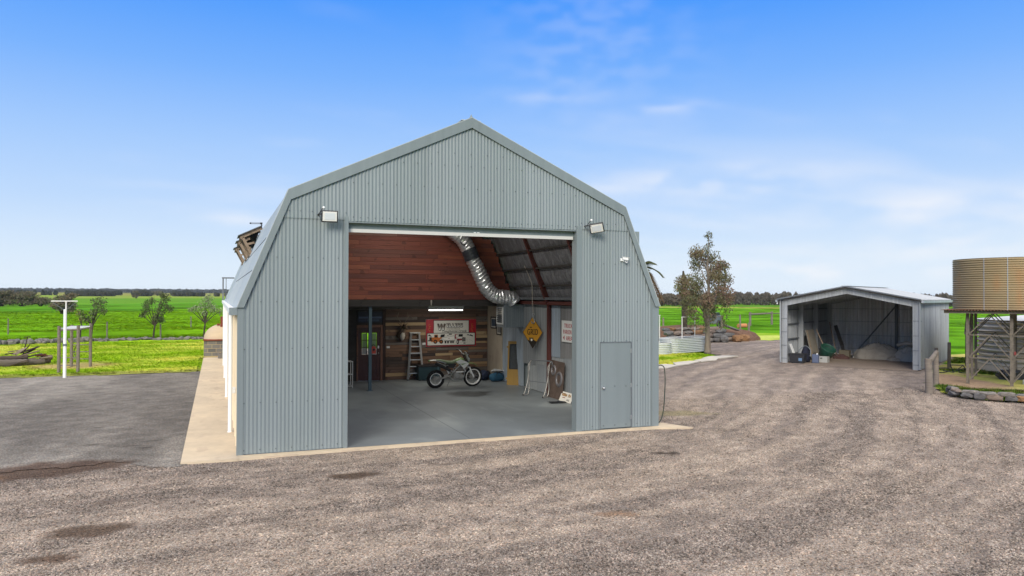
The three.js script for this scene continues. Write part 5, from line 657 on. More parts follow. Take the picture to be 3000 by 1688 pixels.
// ---------------------------------------------------------------- small open shed
mat('rib', [0.84, 0.85, 0.86], { map: T.zinc, roughness: 0.5, metalness: 0.08 }); mat('ribOld', [0.42, 0.44, 0.455], { map: T.zinc, roughness: 0.65, metalness: 0.08 }); mat('galv', [0.44, 0.46, 0.47], { map: T.zinc, roughness: 0.5, metalness: 0.1 });
const A2 = 1.048; const s2 = thing('open_shed', 'small open fronted galvanised steel shed across the yard', 'shed', [25.22, -0.03, -13.33], -A2);
(function shed2() {
  const w = 6.03, D = 7.6, he = 3.1, hr = 3.69, yr = (x) => mix(he, hr, 1 - Math.abs(x - w / 2) / (w / 2));
  // columns and rafters of four portal frames
  for (let i = 0; i < 4; i++) { const z = -0.12 - i * (D - 0.25) / 3; const col = i === 3 ? [0.04] : [0.04, w - 0.04]; for (const x of [0.16, w - 0.16]) { const c = part('column', bx(x - 0.12, x + 0.12, 0, he - 0.06, z - 0.07, z + 0.07), M.galv, s2); if (i === 0) for (const y of [0.22, 0.85, 1.5, 2.15]) part('girt_end', bx(x - 0.24 + (x > 1 ? 0.14 : 0), x + (x > 1 ? 0.25 : 0.11), y, y + 0.025, z + 0.07, z + 0.085), M.zincDark, c); } for (const s of [0, 1]) { const X = (x) => s ? w - x : x; part('portal_rafter', poly([[X(0.28), he - 0.3], [X(0.28), he - 0.04], [X(w / 2), hr - 0.06], [X(w / 2), hr - 0.32]], 0.12).translate(0, 0, z - 0.06), M.galv, s2); } }
  // ribbed wall sheets
  const k = { pitch: 0.19, rib: true, amp: 0.036, step: 12 };
  for (let x = 0.02; x < w - 0.05; x += 0.76) { const e = Math.min(x + 0.77, w - 0.02); const g = corr(x, e, 0.04, (q) => yr(q) - 0.05, k); g.translate(0, 0, -D); part('back_wall_sheet', g, M.rib, s2); }
  for (let z = 0; z < D - 0.1; z += 0.76) { const e = Math.min(z + 0.77, D); for (const [x, s, m] of [[0, 1, M.ribOld], [w, -1, M.ribOld]]) { const g = corr(z, e, 0.03, he - 0.04, k); const P = g.attributes.position; for (let i = 0; i < P.count; i++) P.setXYZ(i, x + s * -P.getZ(i), P.getY(i), -P.getX(i)); g.computeVertexNormals(); part('side_wall_sheet', g, m, s2); } }
  for (const y of [0.35, 1.1, 1.85, 2.55]) { part('girt', bx(0.05, w - 0.05, y, y + 0.04, -D + 0.03, -D + 0.09), M.zincNew, s2); part('girt', bx(0.03, 0.09, y, y + 0.05, -D + 0.1, -0.2), M.zincDark, s2); part('girt', bx(w - 0.09, w - 0.03, y, y + 0.05, -D + 0.1, -0.2), M.zincDark, s2); }
  part('rear_post', bx(3.55, 3.69, 0, 3.45, -D + 0.1, -D + 0.2), M.zincDark, s2); part('brace', beam([1.7, 0.02, -D + 1.3], [4.05, 3.3, -D + 0.25], 0.06, 0.06), M.zincDark, s2);
  // roof
  for (const s of [0, 1]) for (let z = 0.25; z > -D - 0.1; z -= 0.76) { const e = Math.max(z - 0.77, -D - 0.12); const g = corr(-z, -e, 0, Math.hypot(w / 2 + 0.12, hr - he) , k); const P = g.attributes.position, L = Math.hypot(w / 2 + 0.12, hr - he); for (let i = 0; i < P.count; i++) { const t = P.getY(i) / L, h = P.getZ(i), x = mix(-0.12, w / 2, t), y = mix(he - 0.02, hr, t) + h; P.setXYZ(i, s ? w - x : x, y, -P.getX(i)); } g.computeVertexNormals(); part('roof_sheet', g, M.zincNew, s2); }
  part('ridge_cap', [beam([w / 2, hr + 0.04, 0.27], [w / 2, hr + 0.04, -D - 0.12], 0.3, 0.02)], M.zincNew, s2); part('front_trim', [beam([-0.12, he + 0.0, 0.26], [w / 2, hr + 0.02, 0.26], 0.02, 0.05), beam([w / 2, hr + 0.02, 0.26], [w + 0.12, he, 0.26], 0.02, 0.05)], M.zincDark, s2);
  for (const x of [-0.2, w + 0.11]) part('gutter', bx(x, x + 0.09, he - 0.14, he - 0.03, -D, 0.2), M.zincNew, s2); part('gutter_outlet', bar([-0.15, he - 0.24, 0.1], [-0.15, he - 0.14, 0.1], 0.03), M.whitePaint, s2);
  part('corner_trim', [bx(-0.05, -0.027, 0.03, he - 0.05, -0.1, 0.03), bx(-0.03, 0.02, 0.03, he - 0.05, 0.03, 0.04)], M.galv, s2); part('corner_trim', [bx(w + 0.027, w + 0.05, 0.03, he - 0.05, -0.1, 0.03), bx(w - 0.02, w + 0.03, 0.03, he - 0.05, 0.03, 0.04)], M.galv, s2);
  structure('shed_dirt_floor', poly([[0.05, 0.3], [w - 0.05, 0.3], [w - 0.05, -D + 0.03], [0.05, -D + 0.03]], 0.01, 'y').rotateY(-A2).translate(25.22, -0.022, -13.33), mat('dirt', [0.34, 0.27, 0.215], { map: T.fine, roughness: 1 }));
})();
// a spot in the small shed's own frame -> the yard
const in2 = (x, z) => { const c = Math.cos(A2), s = Math.sin(A2); return [25.22 + c * x + s * -z, 0 - 0.02, -13.33 + s * x + c * z]; };
const t2 = (n, l, c, x, z, turn = 0) => thing(n, l, c, in2(x, z), -A2 + turn);
(function junk() {
  reseed(71);
  const cloth = (w, d, h, sx, sz, am = 1) => { const g = new THREE.SphereGeometry(1, 72, 36, 0, Math.PI * 2, 0, Math.PI / 2); const P = g.attributes.position; for (let i = 0; i < P.count; i++) { const x = P.getX(i), y = P.getY(i), z = P.getZ(i), a = Math.atan2(z, x); const r = 1 + am * (0.28 * (vn(Math.cos(a) * 2 + sx, Math.sin(a) * 2 + sz, 0) - 0.5) + 0.12 * (fbm(x * 5 + sx, z * 5 + y * 4 + sz, 3) - 0.5)); const rg = 1 - Math.abs(2 * fbm(x * 2.6 + z * 1.3 + sx, z * 3.4 + sz, 3) - 1); P.setXYZ(i, x * r * w, Math.max(0, y * (0.45 + am * 0.9 * (fbm(x * 2.2 + sx, z * 2.2 + sz, 3)) + am * 0.4 * (rg * rg - 0.4)) * h * 1.15), z * r * d); } g.computeVertexNormals(); return uvm(g); };
  const tarp = mat('tarp', [0.42, 0.385, 0.345], { roughness: 0.85, map: T.concrete }), bagM = mat('bulkBag', [0.6, 0.575, 0.53], { roughness: 0.9, map: T.concrete });
  const a = t2('tarpaulin_heap', 'heap under a crumpled grey brown tarpaulin at the back of the small shed', 'tarpaulin', 3.05, -5.6); part('sheet', cloth(1.35, 0.8, 0.62, 3, 8), tarp, a); part('fold', cloth(0.5, 0.3, 0.2, 9, 2).translate(1.1, 0, 0.7), tarp, a);
  const b = t2('bulk_bag', 'sagging pale grey bulk bag in the right rear corner of the small shed', 'bag', 4.75, -5.3); part('bag', cloth(0.85, 0.75, 0.85, 5, 4, 0.5), bagM, b); part('rolled_top', tube([[-0.6, 0.78, 0.2], [-0.2, 0.9, 0.35], [0.3, 0.84, 0.3], [0.6, 0.76, 0.1]], 0.09, 20, 8), bagM, b);
  const bb = t2('black_crate', 'flat black crate lying on the bulk bag', 'crate', 4.6, -5.3); bb.position.y = 0.78; part('tray', [bx(-0.22, 0.22, 0, 0.02, -0.15, 0.15), bx(-0.22, 0.22, 0.02, 0.12, 0.13, 0.15), bx(-0.22, 0.22, 0.02, 0.12, -0.15, -0.13), bx(-0.22, -0.2, 0.02, 0.12, -0.13, 0.13), bx(0.2, 0.22, 0.02, 0.12, -0.13, 0.13)], M.blackPlastic, bb);
  const c = t2('black_tub', 'black storage tub with blue tape just inside the left column', 'tub', 0.72, -0.3); part('tub', [poly([[-0.3, 0.03], [0.3, 0.03], [0.36, 0.42], [-0.36, 0.42]], 0.45).translate(0, 0, -0.22)], M.blackPlastic, c); part('rim', cbox(0.78, 0.04, 0.52, 0.01, 0, 0.44, 0), M.blackPlastic, c); part('label', bx(0.1, 0.26, 0.12, 0.26, 0.225, 0.255), mat('skyBlue', [0.12, 0.2, 0.32]), c); part('foot', [bx(-0.26, -0.18, 0, 0.03, -0.2, 0.2), bx(0.18, 0.26, 0, 0.03, -0.2, 0.2)], M.blackPlastic, c);
  const c2 = t2('car_seat', 'black padded child seat with grey trim behind the black tub', 'seat', 0.85, -0.95); part('shell', loft([[0, 0.02, 0, 0.28, 0.2], [0, 0.2, -0.05, 0.32, 0.24], [0, 0.45, -0.12, 0.3, 0.2], [0, 0.72, -0.2, 0.2, 0.12]], 14), mat('navyFabric', [0.02, 0.022, 0.035], { roughness: 0.9 }), c2); part('trim', tube([[-0.28, 0.3, 0.12], [-0.26, 0.6, 0.0], [0, 0.8, -0.1], [0.26, 0.6, 0.0], [0.28, 0.3, 0.12]], 0.025, 24, 8), M.zincDark, c2);
  const c3 = t2('blue_jerry_can', 'blue plastic water container beside the child seat', 'container', 1.38, -0.85); part('body', cbox(0.3, 0.42, 0.22, 0.03, 0, 0.21, 0), mat('canBlue', [0.1, 0.125, 0.2], { roughness: 0.5 }), c3); part('cap', new THREE.CylinderGeometry(0.04, 0.04, 0.05, 12).translate(0.07, 0.445, 0), M.whitePaint, c3); part('handle', tube([[-0.1, 0.42, 0], [-0.08, 0.48, 0], [0.0, 0.48, 0], [0.02, 0.42, 0]], 0.014, 12, 6), M.blackPlastic, c3);
  const c4 = t2('green_bin', 'dark green round bin lying tilted against the cement sheet', 'bin', 1.55, -2.2); part('bin', new THREE.LatheGeometry([[0.02, 0], [0.3, 0], [0.36, 0.5], [0.38, 0.52], [0.36, 0.54], [0.33, 0.52], [0.27, 0.04]].map(p => new THREE.Vector2(...p)), 26).rotateZ(-0.5).rotateX(0.35).translate(-0.15, 0.24, 0), mat('binGreen', [0.018, 0.075, 0.05], { roughness: 0.5 }), c4); part('handle', tube([[-0.05, 0.72, 0.3], [0.12, 0.78, 0.38], [0.3, 0.62, 0.36]], 0.014, 14, 6), M.blackPlastic, c4);
  const c5 = t2('grey_crate', 'pale grey plastic crate under the green bin', 'crate', 1.5, -1.55); part('crate', [bx(-0.28, 0.28, 0, 0.03, -0.2, 0.2), bx(-0.28, 0.28, 0.03, 0.28, 0.18, 0.2), bx(-0.28, 0.28, 0.03, 0.28, -0.2, -0.18), bx(-0.28, -0.26, 0.03, 0.28, -0.18, 0.18), bx(0.26, 0.28, 0.03, 0.28, -0.18, 0.18)], mat('crateGrey', [0.36, 0.36, 0.34]), c5); part('hand_hole', bx(-0.05, 0.05, 0.18, 0.23, 0.2, 0.203), M.blackPlastic, c5);
  const c6 = t2('cement_sheet', 'tall buff cement sheet leaning on the left wall of the small shed', 'sheet', 0.75, -3.1, Math.PI / 2); c6.rotation.order = 'YXZ'; c6.rotation.x = -0.22; part('sheet', bx(-0.65, 0.65, 0, 1.55, -0.01, 0.01), mat('buff', [0.30, 0.275, 0.235], { map: T.concrete }), c6); part('batten', bx(-0.5, -0.44, 0.02, 1.5, 0.01, 0.03), M.rawTimber, c6);
  for (const [x, z, l, tilt, m, lab] of [[1.5, -2.9, 1.7, -0.42, M.rawTimber, 'thin pale timber pole leaning across the cement sheet'], [1.2, -5.2, 1.9, -0.2, M.rawTimber, 'long timber pole standing in the left rear corner of the small shed'], [1.45, -5.9, 1.75, -0.3, M.darkTimber, 'dark plank leaning in the left rear corner of the small shed']]) { const p = t2('leaning_pole', lab, 'pole', x, z); p.rotation.order = 'YXZ'; const g = m === M.darkTimber ? bx(-0.09, 0.09, 0, l, -0.02, 0.02) : bar([0, 0, 0], [0, l, 0], 0.028, 0.022); part('pole', g.rotateZ(-tilt), m, p); }
  const sl = t2('white_board', 'short white board leaning inside the left column of the small shed', 'board', 0.55, -0.75); part('board', bx(-0.02, 0.0, 0, 0.95, -0.14, 0.14).rotateZ(0.35), M.whitePaint, sl);
  const c7 = t2('scrap_carton', 'brown carton and red rags stacked behind the thin pole', 'carton', 1.75, -4.6); part('carton', cbox(0.5, 0.38, 0.4, 0.01, 0, 0.25, 0), mat('carton', [0.16, 0.14, 0.1], { roughness: 0.9 }), c7); part('rag', cloth(0.4, 0.25, 0.18, 2, 2).translate(-0.1, 0, 0.3), mat('redRag', [0.09, 0.05, 0.045], { roughness: 0.95 }), c7);
  for (const [x, z, r, lab] of [[2.15, -5.2, 0.2, 'white foam scrap on the dirt near the corner poles'], [2.65, -5.6, 0.25, 'pale foam scrap on the dirt below the rear girt']]) { const f = t2('foam_scrap', lab, 'foam', x, z); part('block', [rock(r * 1.6, r * 0.5, r).translate(0, r * 0.25, 0), rock(r, r * 0.4, r * 0.7).translate(r * 0.7, r * 0.2, 0.1)], M.offWhite, f); }
})();
// ---------------------------------------------------------------- tank on its stand, the tank behind, the log rail and the stone edge
mat('tankYellow', [1, 1, 1], { vertexColors: true, roughness: 0.6 }); mat('standSteel', [0.20, 0.17, 0.135], { map: T.stone, roughness: 0.7, metalness: 0.2 }); mat('tankOld', [0.56, 0.50, 0.41], { map: T.paint, roughness: 0.65 });
function corrTank(r, h, pitch, amp, seg = 72) {
  const rows = Math.round(h / pitch * 8), pos = [], uv = [], idx = []; for (let j = 0; j <= rows; j++) for (let i = 0; i <= seg; i++) { const y = h * j / rows, a = i / seg * Math.PI * 2, q = r + amp * Math.sin(y / pitch * Math.PI * 2); pos.push(Math.cos(a) * q, y, Math.sin(a) * q); uv.push(a * r, y); }
  for (let j = 0; j < rows; j++) for (let i = 0; i < seg; i++) { const a = j * (seg + 1) + i; idx.push(a, a + seg + 1, a + 1, a + 1, a + seg + 1, a + seg + 2); }
  const g = new THREE.BufferGeometry(); g.setAttribute('position', new THREE.Float32BufferAttribute(pos, 3)); g.setAttribute('uv', new THREE.Float32BufferAttribute(uv, 2)); g.setIndex(idx); g.computeVertexNormals(); return g;
}
(function tanks() {
  const ang = 1.0, H = 2.6; const st = thing('tank_stand', 'weathered steel tank stand with crossed angle braces', 'stand', [25.42, 0, -3.72], -ang); const sx = 1.35, sz = 1.8;
  const leg = {}; for (let i = 0; i < 3; i++) for (let j = 0; j < 3; j++) part('leg', [bx(i * sx - 0.055, i * sx + 0.055, -0.1, H, -j * sz - 0.012, -j * sz + 0.0), bx(i * sx - 0.055, i * sx - 0.043, -0.1, H, -j * sz - 0.15, -j * sz - 0.012)], M.standSteel, st);
  const br = (a, b) => part('brace', beam(a, b, 0.036, 0.036), M.standSteel, st), tie = (a, b) => part('tie', beam(a, b, 0.03, 0.04), M.standSteel, st);
  for (const z of [0.03, -sz + 0.03, -2 * sz + 0.03]) for (let i = 0; i < 2; i++) { const x0 = i * sx, x1 = x0 + sx, m = (x0 + x1) / 2; for (const [y0, y1] of [[1.82, 2.56], [0.98, 1.78], [0.12, 0.94]]) { br([x0 + 0.04, y0, z], [m, y1, z]); br([x1 - 0.04, y0, z], [m, y1, z]); } for (const y of [1.8, 0.96]) tie([x0 + 0.05, y, z - 0.04], [x1 - 0.05, y, z - 0.04]); }
  for (let j = 0; j < 2; j++) for (const x of [-0.1, 2 * sx + 0.1]) { br([x, 1.82, -j * sz - 0.05], [x, 2.54, -(j + 0.5) * sz]); br([x, 1.82, -(j + 1) * sz + 0.05], [x, 2.54, -(j + 0.5) * sz]); }
  for (let j = 0; j < 3; j++) part('bearer', bx(-0.75, 2 * sx + 0.75, H, H + 0.1, -j * sz - 0.06, -j * sz + 0.04), M.standSteel, st); part('front_bearer', bx(-0.72, 2 * sx + 0.72, H - 0.005, H + 0.095, 0.35, 0.43), M.standSteel, st);
  part('valve', cbox(0.07, 0.12, 0.05, 0.01, sx + 0.1, 1.18, 0.03), mat('valveRed', [0.2, 0.03, 0.025]), st);
  const deck = corr(-0.82, 2 * sx + 0.82, 0, 2 * sz + 1.6, { pitch: 0.1, amp: 0.014 }); deck.rotateX(-Math.PI / 2).translate(0, H + 0.116, 0.6); part('deck', deck, mat('rustDeck', [0.27, 0.15, 0.1], { map: T.stone, roughness: 0.9 }), st);
  const R0 = 1.98, g = corrTank(R0, 1.9, 0.0825, 0.02); const P = g.attributes.position, col = []; for (let i = 0; i < P.count; i++) { const y = P.getY(i), a = Math.atan2(P.getZ(i), P.getX(i)); const s = fbm(a * 9 + 40, y * 0.6, 4), k = fbm(a * 3 + 20, y * 1.1 + 3, 4); const rust = sm(0.55, 0.78, s * 0.6 + k * 0.4); const base = [0.295, 0.222, 0.118]; col.push(...base.map((v, q) => mix(v * (0.85 + 0.35 * k), [0.36, 0.2, 0.085][q], rust * 0.8))); } g.setAttribute('color', new THREE.Float32BufferAttribute(col, 3));
  const t = thing('water_tank', 'rust yellow corrugated round water tank on the steel stand', 'tank', [27.66, H + 0.13, -3.56], 0); part('shell', g, M.tankYellow, t); part('top', new THREE.ConeGeometry(R0, 0.06, 48, 1).translate(0, 1.87, 0), M.standSteel, t); for (const a of [2.62, 3.0]) part('seam', bx(R0 + 0.012, R0 + 0.018, 0, 1.9, -0.012, 0.012).rotateY(-a), M.zincNew, t); part('hatch', new THREE.CylinderGeometry(0.25, 0.28, 0.08, 18).translate(-0.3, 1.92, 0.4), M.standSteel, t); part('vent', bar([0.6, 1.88, 0.7], [0.6, 2.12, 0.7], 0.03), M.zincDark, t);
  const b = thing('ground_tank', 'low wide corrugated rainwater tank with a pale roof behind the stand', 'tank', [33.3, -0.02, -5.4]); part('shell', corrTank(3.05, 1.95, 0.2, 0.06, 80).translate(0, 0.3, 0), M.tankOld, b); part('base', new THREE.CylinderGeometry(3.1, 3.2, 0.32, 48).translate(0, 0.16, 0), M.innerWall, b); part('roof', new THREE.ConeGeometry(3.12, 0.32, 48).translate(0, 2.41, 0), M.offWhite, b); const tap = part('outlet_pipe', tube([[-2.6, 2.0, 1.9], [-2.75, 1.9, 2.0], [-2.8, 1.0, 2.1], [-2.75, 0.3, 2.15]], 0.02, 20, 6), M.blackPlastic, b);
  // log rail at the corner of the verge
  const r = thing('log_rail', 'short weathered log rail on two thick posts at the verge corner', 'rail', [0, -0.05, 0]); reseed(15); part('post', bar([21.85, 0, -2.4], [21.83, 1.17, -2.42], 0.125, 0.115, 12), M.greyTimber, r); part('post', bar([24.2, 0, -4.05], [24.2, 1.22, -4.05], 0.1, 0.095, 12), M.greyTimber, r); part('rail', bar([21.75, 1.02, -2.36], [24.35, 1.2, -4.15], 0.085, 0.08, 12), M.greyTimber, r);
  // stone edging, stone by stone
  const stones = [[0.27, 0.25, 0.23], [0.20, 0.195, 0.19], [0.33, 0.19, 0.10], [0.28, 0.22, 0.18], [0.24, 0.22, 0.2], [0.17, 0.165, 0.165]].map((c, i) => mat('stone' + i, c, { map: T.stone, roughness: 0.9 }));
  const e = thing('stone_edging', 'low dry laid edging of brown and grey field stones along the verge', 'edging', [0, 0, 0]); reseed(33); const path = [[22.3, -2.0], [21.75, -1.2], [21.95, -0.45], [22.5, 0.25], [23.3, 0.85], [24.4, 1.3], [26, 1.7]]; const cv = new THREE.CatmullRomCurve3(path.map(p => V(p[0], 0, p[1]))); for (let k = 0; k < 2; k++) { const L = cv.getLength(); let s = k * 0.2; while (s < L) { const w = R(0.28, 0.6), h = k ? R(0.08, 0.13) : R(0.16, 0.24), q = cv.getPointAt(Math.min(1, s / L)), t = cv.getTangentAt(Math.min(1, s / L)); part('stone', place(rock(w, h, R(0.2, 0.32)), q.x + R(-0.04, 0.04), (k ? 0.17 : 0.04) + h / 4, q.z + R(-0.04, 0.04), R(-0.1, 0.1), Math.atan2(-t.z, t.x), R(-0.08, 0.08)), pick(stones), e); s += w * 0.95; } }
  M.stones = stones;
  // litter round the tank
  const l1 = thing('black_poly_sheet', 'crumpled black plastic sheet on the ground behind the tank stand', 'sheet', [28.4, -0.02, -4.2]); part('sheet', rock(1.1, 0.4, 0.6, 0.25, 2).translate(0, 0.16, 0), M.blackPlastic, l1);
  const l2 = thing('limestone_heap', 'pale limestone lumps on the dirt under the tank', 'stones', [27.6, -0.02, -2.6]); for (let i = 0; i < 5; i++) part('lump', rock(R(0.3, 0.5), R(0.15, 0.3), R(0.2, 0.35)).translate(R(-0.4, 0.4), 0.1, R(-0.4, 0.4)), M.offWhite, l2);
  const l3 = thing('broken_pipe', 'short pale pipe offcut lying under the tank', 'pipe', [28.3, 0.08, -3.3], 0.6); part('pipe', new THREE.CylinderGeometry(0.1, 0.1, 0.6, 16, 1, true).rotateZ(Math.PI / 2), M.innerWall, l3); part('rim', new THREE.TorusGeometry(0.1, 0.014, 6, 16).rotateY(Math.PI / 2).translate(-0.3, 0, 0), M.offWhite, l3);
  for (const [x, z, h, lab] of [[30.4, -8.4, 1.15, 'grey fence post beside the wall of the small shed'], [28.6, -7.6, 1.0, 'grey fence post between the small shed and the tank stand'], [32.2, -8.9, 1.9, 'tall grey fence post behind the tank stand'], [33.4, -9.6, 2.0, 'tall pale fence post at the end of the small shed']]) solo('fence_post', bar([x, -0.15, z], [x + 0.02, h, z], 0.075, 0.07, 8), M.greyTimber, lab, 'post');
  const bk = thing('old_bicycle', 'rusty black bicycle frame lying in the grass by the tank stand', 'bicycle', [27.6, 0.0, -6.0], -0.6); for (const x of [-0.4, 0.45]) part('wheel', new THREE.TorusGeometry(0.26, 0.02, 6, 24).rotateX(1.1).translate(x, 0.2, 0), M.blackPlastic, bk); part('frame', [bar([-0.4, 0.2, 0], [0, 0.12, 0], 0.018), bar([0, 0.12, 0], [0.35, 0.42, 0.05], 0.018), bar([0.35, 0.42, 0.05], [0.45, 0.2, 0], 0.018), bar([-0.1, 0.42, 0], [0.35, 0.42, 0.05], 0.018), bar([0, 0.12, 0], [-0.12, 0.46, 0], 0.018)], M.blackPlastic, bk);
})();
// ---------------------------------------------------------------- garden corner: pavers, tubs, frames, stone wall
(function garden() {
  reseed(51); const pv = thing('stepping_pavers', 'row of large pale flat paving stones along the lawn edge', 'pavers', [0, 0, 0]);
  for (const p of [[[17.6, -12.75], [18.3, -12.6], [19.45, -13.5], [19.2, -14.2], [18.2, -13.9]], [[19.3, -13.45], [20.3, -13.9], [21.6, -14.9], [21.3, -15.3], [20.0, -14.8]], [[21.7, -14.9], [22.9, -15.3], [23.6, -16.1], [22.9, -16.3], [21.6, -15.4]], [[23.0, -16.0], [24.1, -16.3], [25.6, -17.0], [25.0, -17.6], [23.9, -17.3], [22.9, -16.5]]]) part('paver', poly(p, 0.05, 'y').translate(0, 0.02 + R(0, 0.008), 0), M.stonePaver, pv);
  const tubM = mat('tubWhite', [0.5, 0.53, 0.51], { roughness: 0.5, map: T.paint });
  const tub = (r, len, h, pos, turn, lab) => { const t = thing('planter_tub', lab, 'planter', pos, turn); const g = corrTank(r, h, 0.1, 0.024, 48); const P = g.attributes.position; for (let i = 0; i < P.count; i++) P.setX(i, P.getX(i) + (P.getX(i) > 0 ? len / 2 : -len / 2)); g.computeVertexNormals(); part('wall', g, tubM, t); part('soil', new THREE.CylinderGeometry(r - 0.02, r - 0.02, 0.02, 32).scale((r + len / 2) / r, 1, 1).translate(0, h - 0.08, 0), mat('soil' + pos[0], [0.06, 0.045, 0.035], { roughness: 1 }), t); part('rim', tube(Array.from({ length: 24 }, (_, i) => { const a = i / 24 * 6.283; return [Math.cos(a) * r + (Math.cos(a) > 0 ? len / 2 : -len / 2), h, Math.sin(a) * r]; }), 0.018, 90, 6, true), M.whitePaint, t); return t; };
  tub(0.72, 0, 0.62, [22.6, -0.02, -20.15], 0, 'small round white corrugated planter tub on the lawn'); tub(0.62, 2.6, 0.82, [24.9, -0.02, -21.0], 0.35, 'long oval white corrugated planter tub beside the tree');
  for (const [x, z, h, w, lab] of [[23.7, -22.4, 2.05, 1.3, 'slim pale pipe frame standing in the long planter tub'], [25.1, -20.85, 2.0, 1.35, 'slim pale pipe frame with cross bar by the tree end of the planter']]) { const f = thing('pipe_frame', lab, 'frame', [x, 0, z], 0.4); for (const s of [-w / 2, w / 2]) part('upright', bar([s, 0, 0], [s, h, 0], 0.028), M.offWhite, f); part('cross_bar', bar([-w / 2 - 0.05, h, 0], [w / 2 + 0.05, h, 0], 0.028), M.offWhite, f); }
  const pf = thing('picket_gate', 'white hoop topped pool fence panel beyond the planter tubs', 'fence', [22.5, 0, -23.2], 0.4); for (let i = 0; i < 9; i++) part('picket', tube([[-1 + i * 0.2, 0.06, 0], [-1 + i * 0.2, 1.2, 0], [-0.95 + i * 0.2, 1.28, 0], [-0.9 + i * 0.2, 1.2, 0], [-0.9 + i * 0.2, 0.06, 0]], 0.016, 20, 6), M.whitePaint, pf); for (const y of [0.2, 1.05]) part('rail', bx(-1.05, 0.85, y, y + 0.04, -0.02, 0.02), M.whitePaint, pf); part('post', bx(0.82, 0.9, 0, 1.32, -0.04, 0.04), M.whitePaint, pf);
  // dry stone retaining wall with a bank of earth behind
  const wl = thing('dry_stone_wall', 'dry stone retaining wall of big grey and rust coloured rocks', 'wall', [0, 0, 0]); reseed(90); const A = V(27.6, 0, -27.2), B = V(33.6, 0, -28.6); for (let k = 0; k < 4; k++) { let s = R(0, 0.3); const y = [0.16, 0.46, 0.74, 0.98][k]; while (s < 6.2 - k * 0.25) { const w = R(0.5, 1.25), h = R(0.24, 0.36) * (k === 3 ? 0.7 : 1), p = A.clone().lerp(B, s / 6.2); part('rock', place(rock(w, h, R(0.4, 0.7), 0.14), p.x + w / 2 * 0.97, y + R(-0.03, 0.03) - 0.03, p.z - k * 0.14 + R(-0.06, 0.06), R(-0.06, 0.06), 0.23 + R(-0.1, 0.1), R(-0.06, 0.06)), pick(M.stones), wl); s += w * 0.98; } }
  const mound = (name, x, z, w, d, h, c, m2) => { const g = new THREE.SphereGeometry(1, 40, 12, 0, 6.2832, 0, Math.PI / 2); const P = g.attributes.position; for (let i = 0; i < P.count; i++) { const a = P.getX(i), b = P.getY(i), q = P.getZ(i), n = 0.8 + 0.4 * fbm(a * 3 + x, q * 3 + z, 4); P.setXYZ(i, x + a * w * n, b * h * n - 0.06, z + q * d * n); } g.computeVertexNormals(); return structure(name, uvm(g), m2); };
  const earth = mat('earth', [0.20, 0.12, 0.085], { map: T.stone, roughness: 1 }); mound('earth_bank', 31.0, -30.4, 4.6, 2.0, 1.1, 0, earth); mound('earth_bank', 35.4, -29.8, 2.0, 1.1, 0.85, 0, earth);
  const slab = thing('tilted_slab_rock', 'pale flat rock slab tilted on the end of the stone wall', 'rock', [34.2, 0.95, -28.7], -0.4); part('slab', rock(1.3, 0.16, 0.7, 0.1).rotateZ(-0.35), M.stones[1], slab);
  for (const [x, z, lab] of [[34.2, -28.0, 'rust coloured block of rock at the end of the stone wall'], [33.0, -27.9, 'grey block of rock at the foot of the stone wall'], [35.2, -28.5, 'orange brown round rock at the edge of the gravel']]) { const q = thing('loose_rock', lab, 'rock', [x, 0.2, z], R(0, 3)); part('rock', rock(R(0.7, 1.0), 0.5, 0.6), lab[0] === 'g' ? M.stones[1] : M.stones[2], q); }
  // fence posts and rails towards the paddock
  const post = (x, z, h, r, lab) => solo('paddock_post', bar([x, landHeight(x, z) - 0.2, z], [x + R(-0.03, 0.03), landHeight(x, z) + h, z], r, r * 0.9, 7), M.greyTimber, lab, 'post', 'paddock fence posts on the right');
  for (const [x, z, h, lab] of [[36.5, -29.6, 1.25, 'slim weathered post by the earth bank at the gravel edge'], [42, -40, 1.5, 'weathered post in the mown strip behind the gum tree'], [36.8, -41.5, 1.3, 'weathered post in the paddock behind the earth bank'], [46.8, -43.5, 1.45, 'tall weathered post beside the orange drum'], [33, -44, 1.35, 'weathered post in the paddock behind the thick trunked tree'], [30, -47, 1.4, 'weathered post in the paddock behind the shrubs']]) post(x, z, h, 0.09, lab);
  const rl = thing('paddock_rail', 'timber rail on two posts at the end of the paddock fence', 'rail', [0, 0, 0]); for (const [x, z] of [[54.5, -51.5], [59.2, -53.5]]) part('post', bar([x, -0.2, z], [x, 1.5, z], 0.13, 0.12, 8), M.greyTimber, rl); part('rail', bar([54.3, 1.25, -51.4], [59.4, 1.3, -53.6], 0.1, 0.1, 8), M.greyTimber, rl); part('rail_extension', bar([59.2, 1.28, -53.5], [70, 1.3, -58], 0.05, 0.05, 6), M.greyTimber, rl);
  const wm = thing('old_plough', 'dark old farm implement standing in the paddock behind the trees', 'implement', [46.5, 0, -47], 0.6); part('box', cbox(1.4, 0.8, 0.9, 0.04, 0, 0.9, 0), M.zincDark, wm); part('hopper', poly([[-0.6, 1.3], [0.6, 1.3], [0.4, 1.6], [-0.4, 1.6]], 0.6).translate(0, 0, -0.3), M.blackPlastic, wm); for (const s of [-0.5, 0.5]) part('wheel', new THREE.TorusGeometry(0.36, 0.08, 8, 20).translate(s, 0.44, 0.5), M.blackPlastic, wm);
  const or = solo('orange_drum', new THREE.CylinderGeometry(0.2, 0.22, 1.0, 16).rotateZ(Math.PI / 2).translate(50.2, 0.2, -47.5), mat('orangeDrum', [0.5, 0.2, 0.08]), 'orange drum lying in the grass by the paddock fence', 'drum');
})();
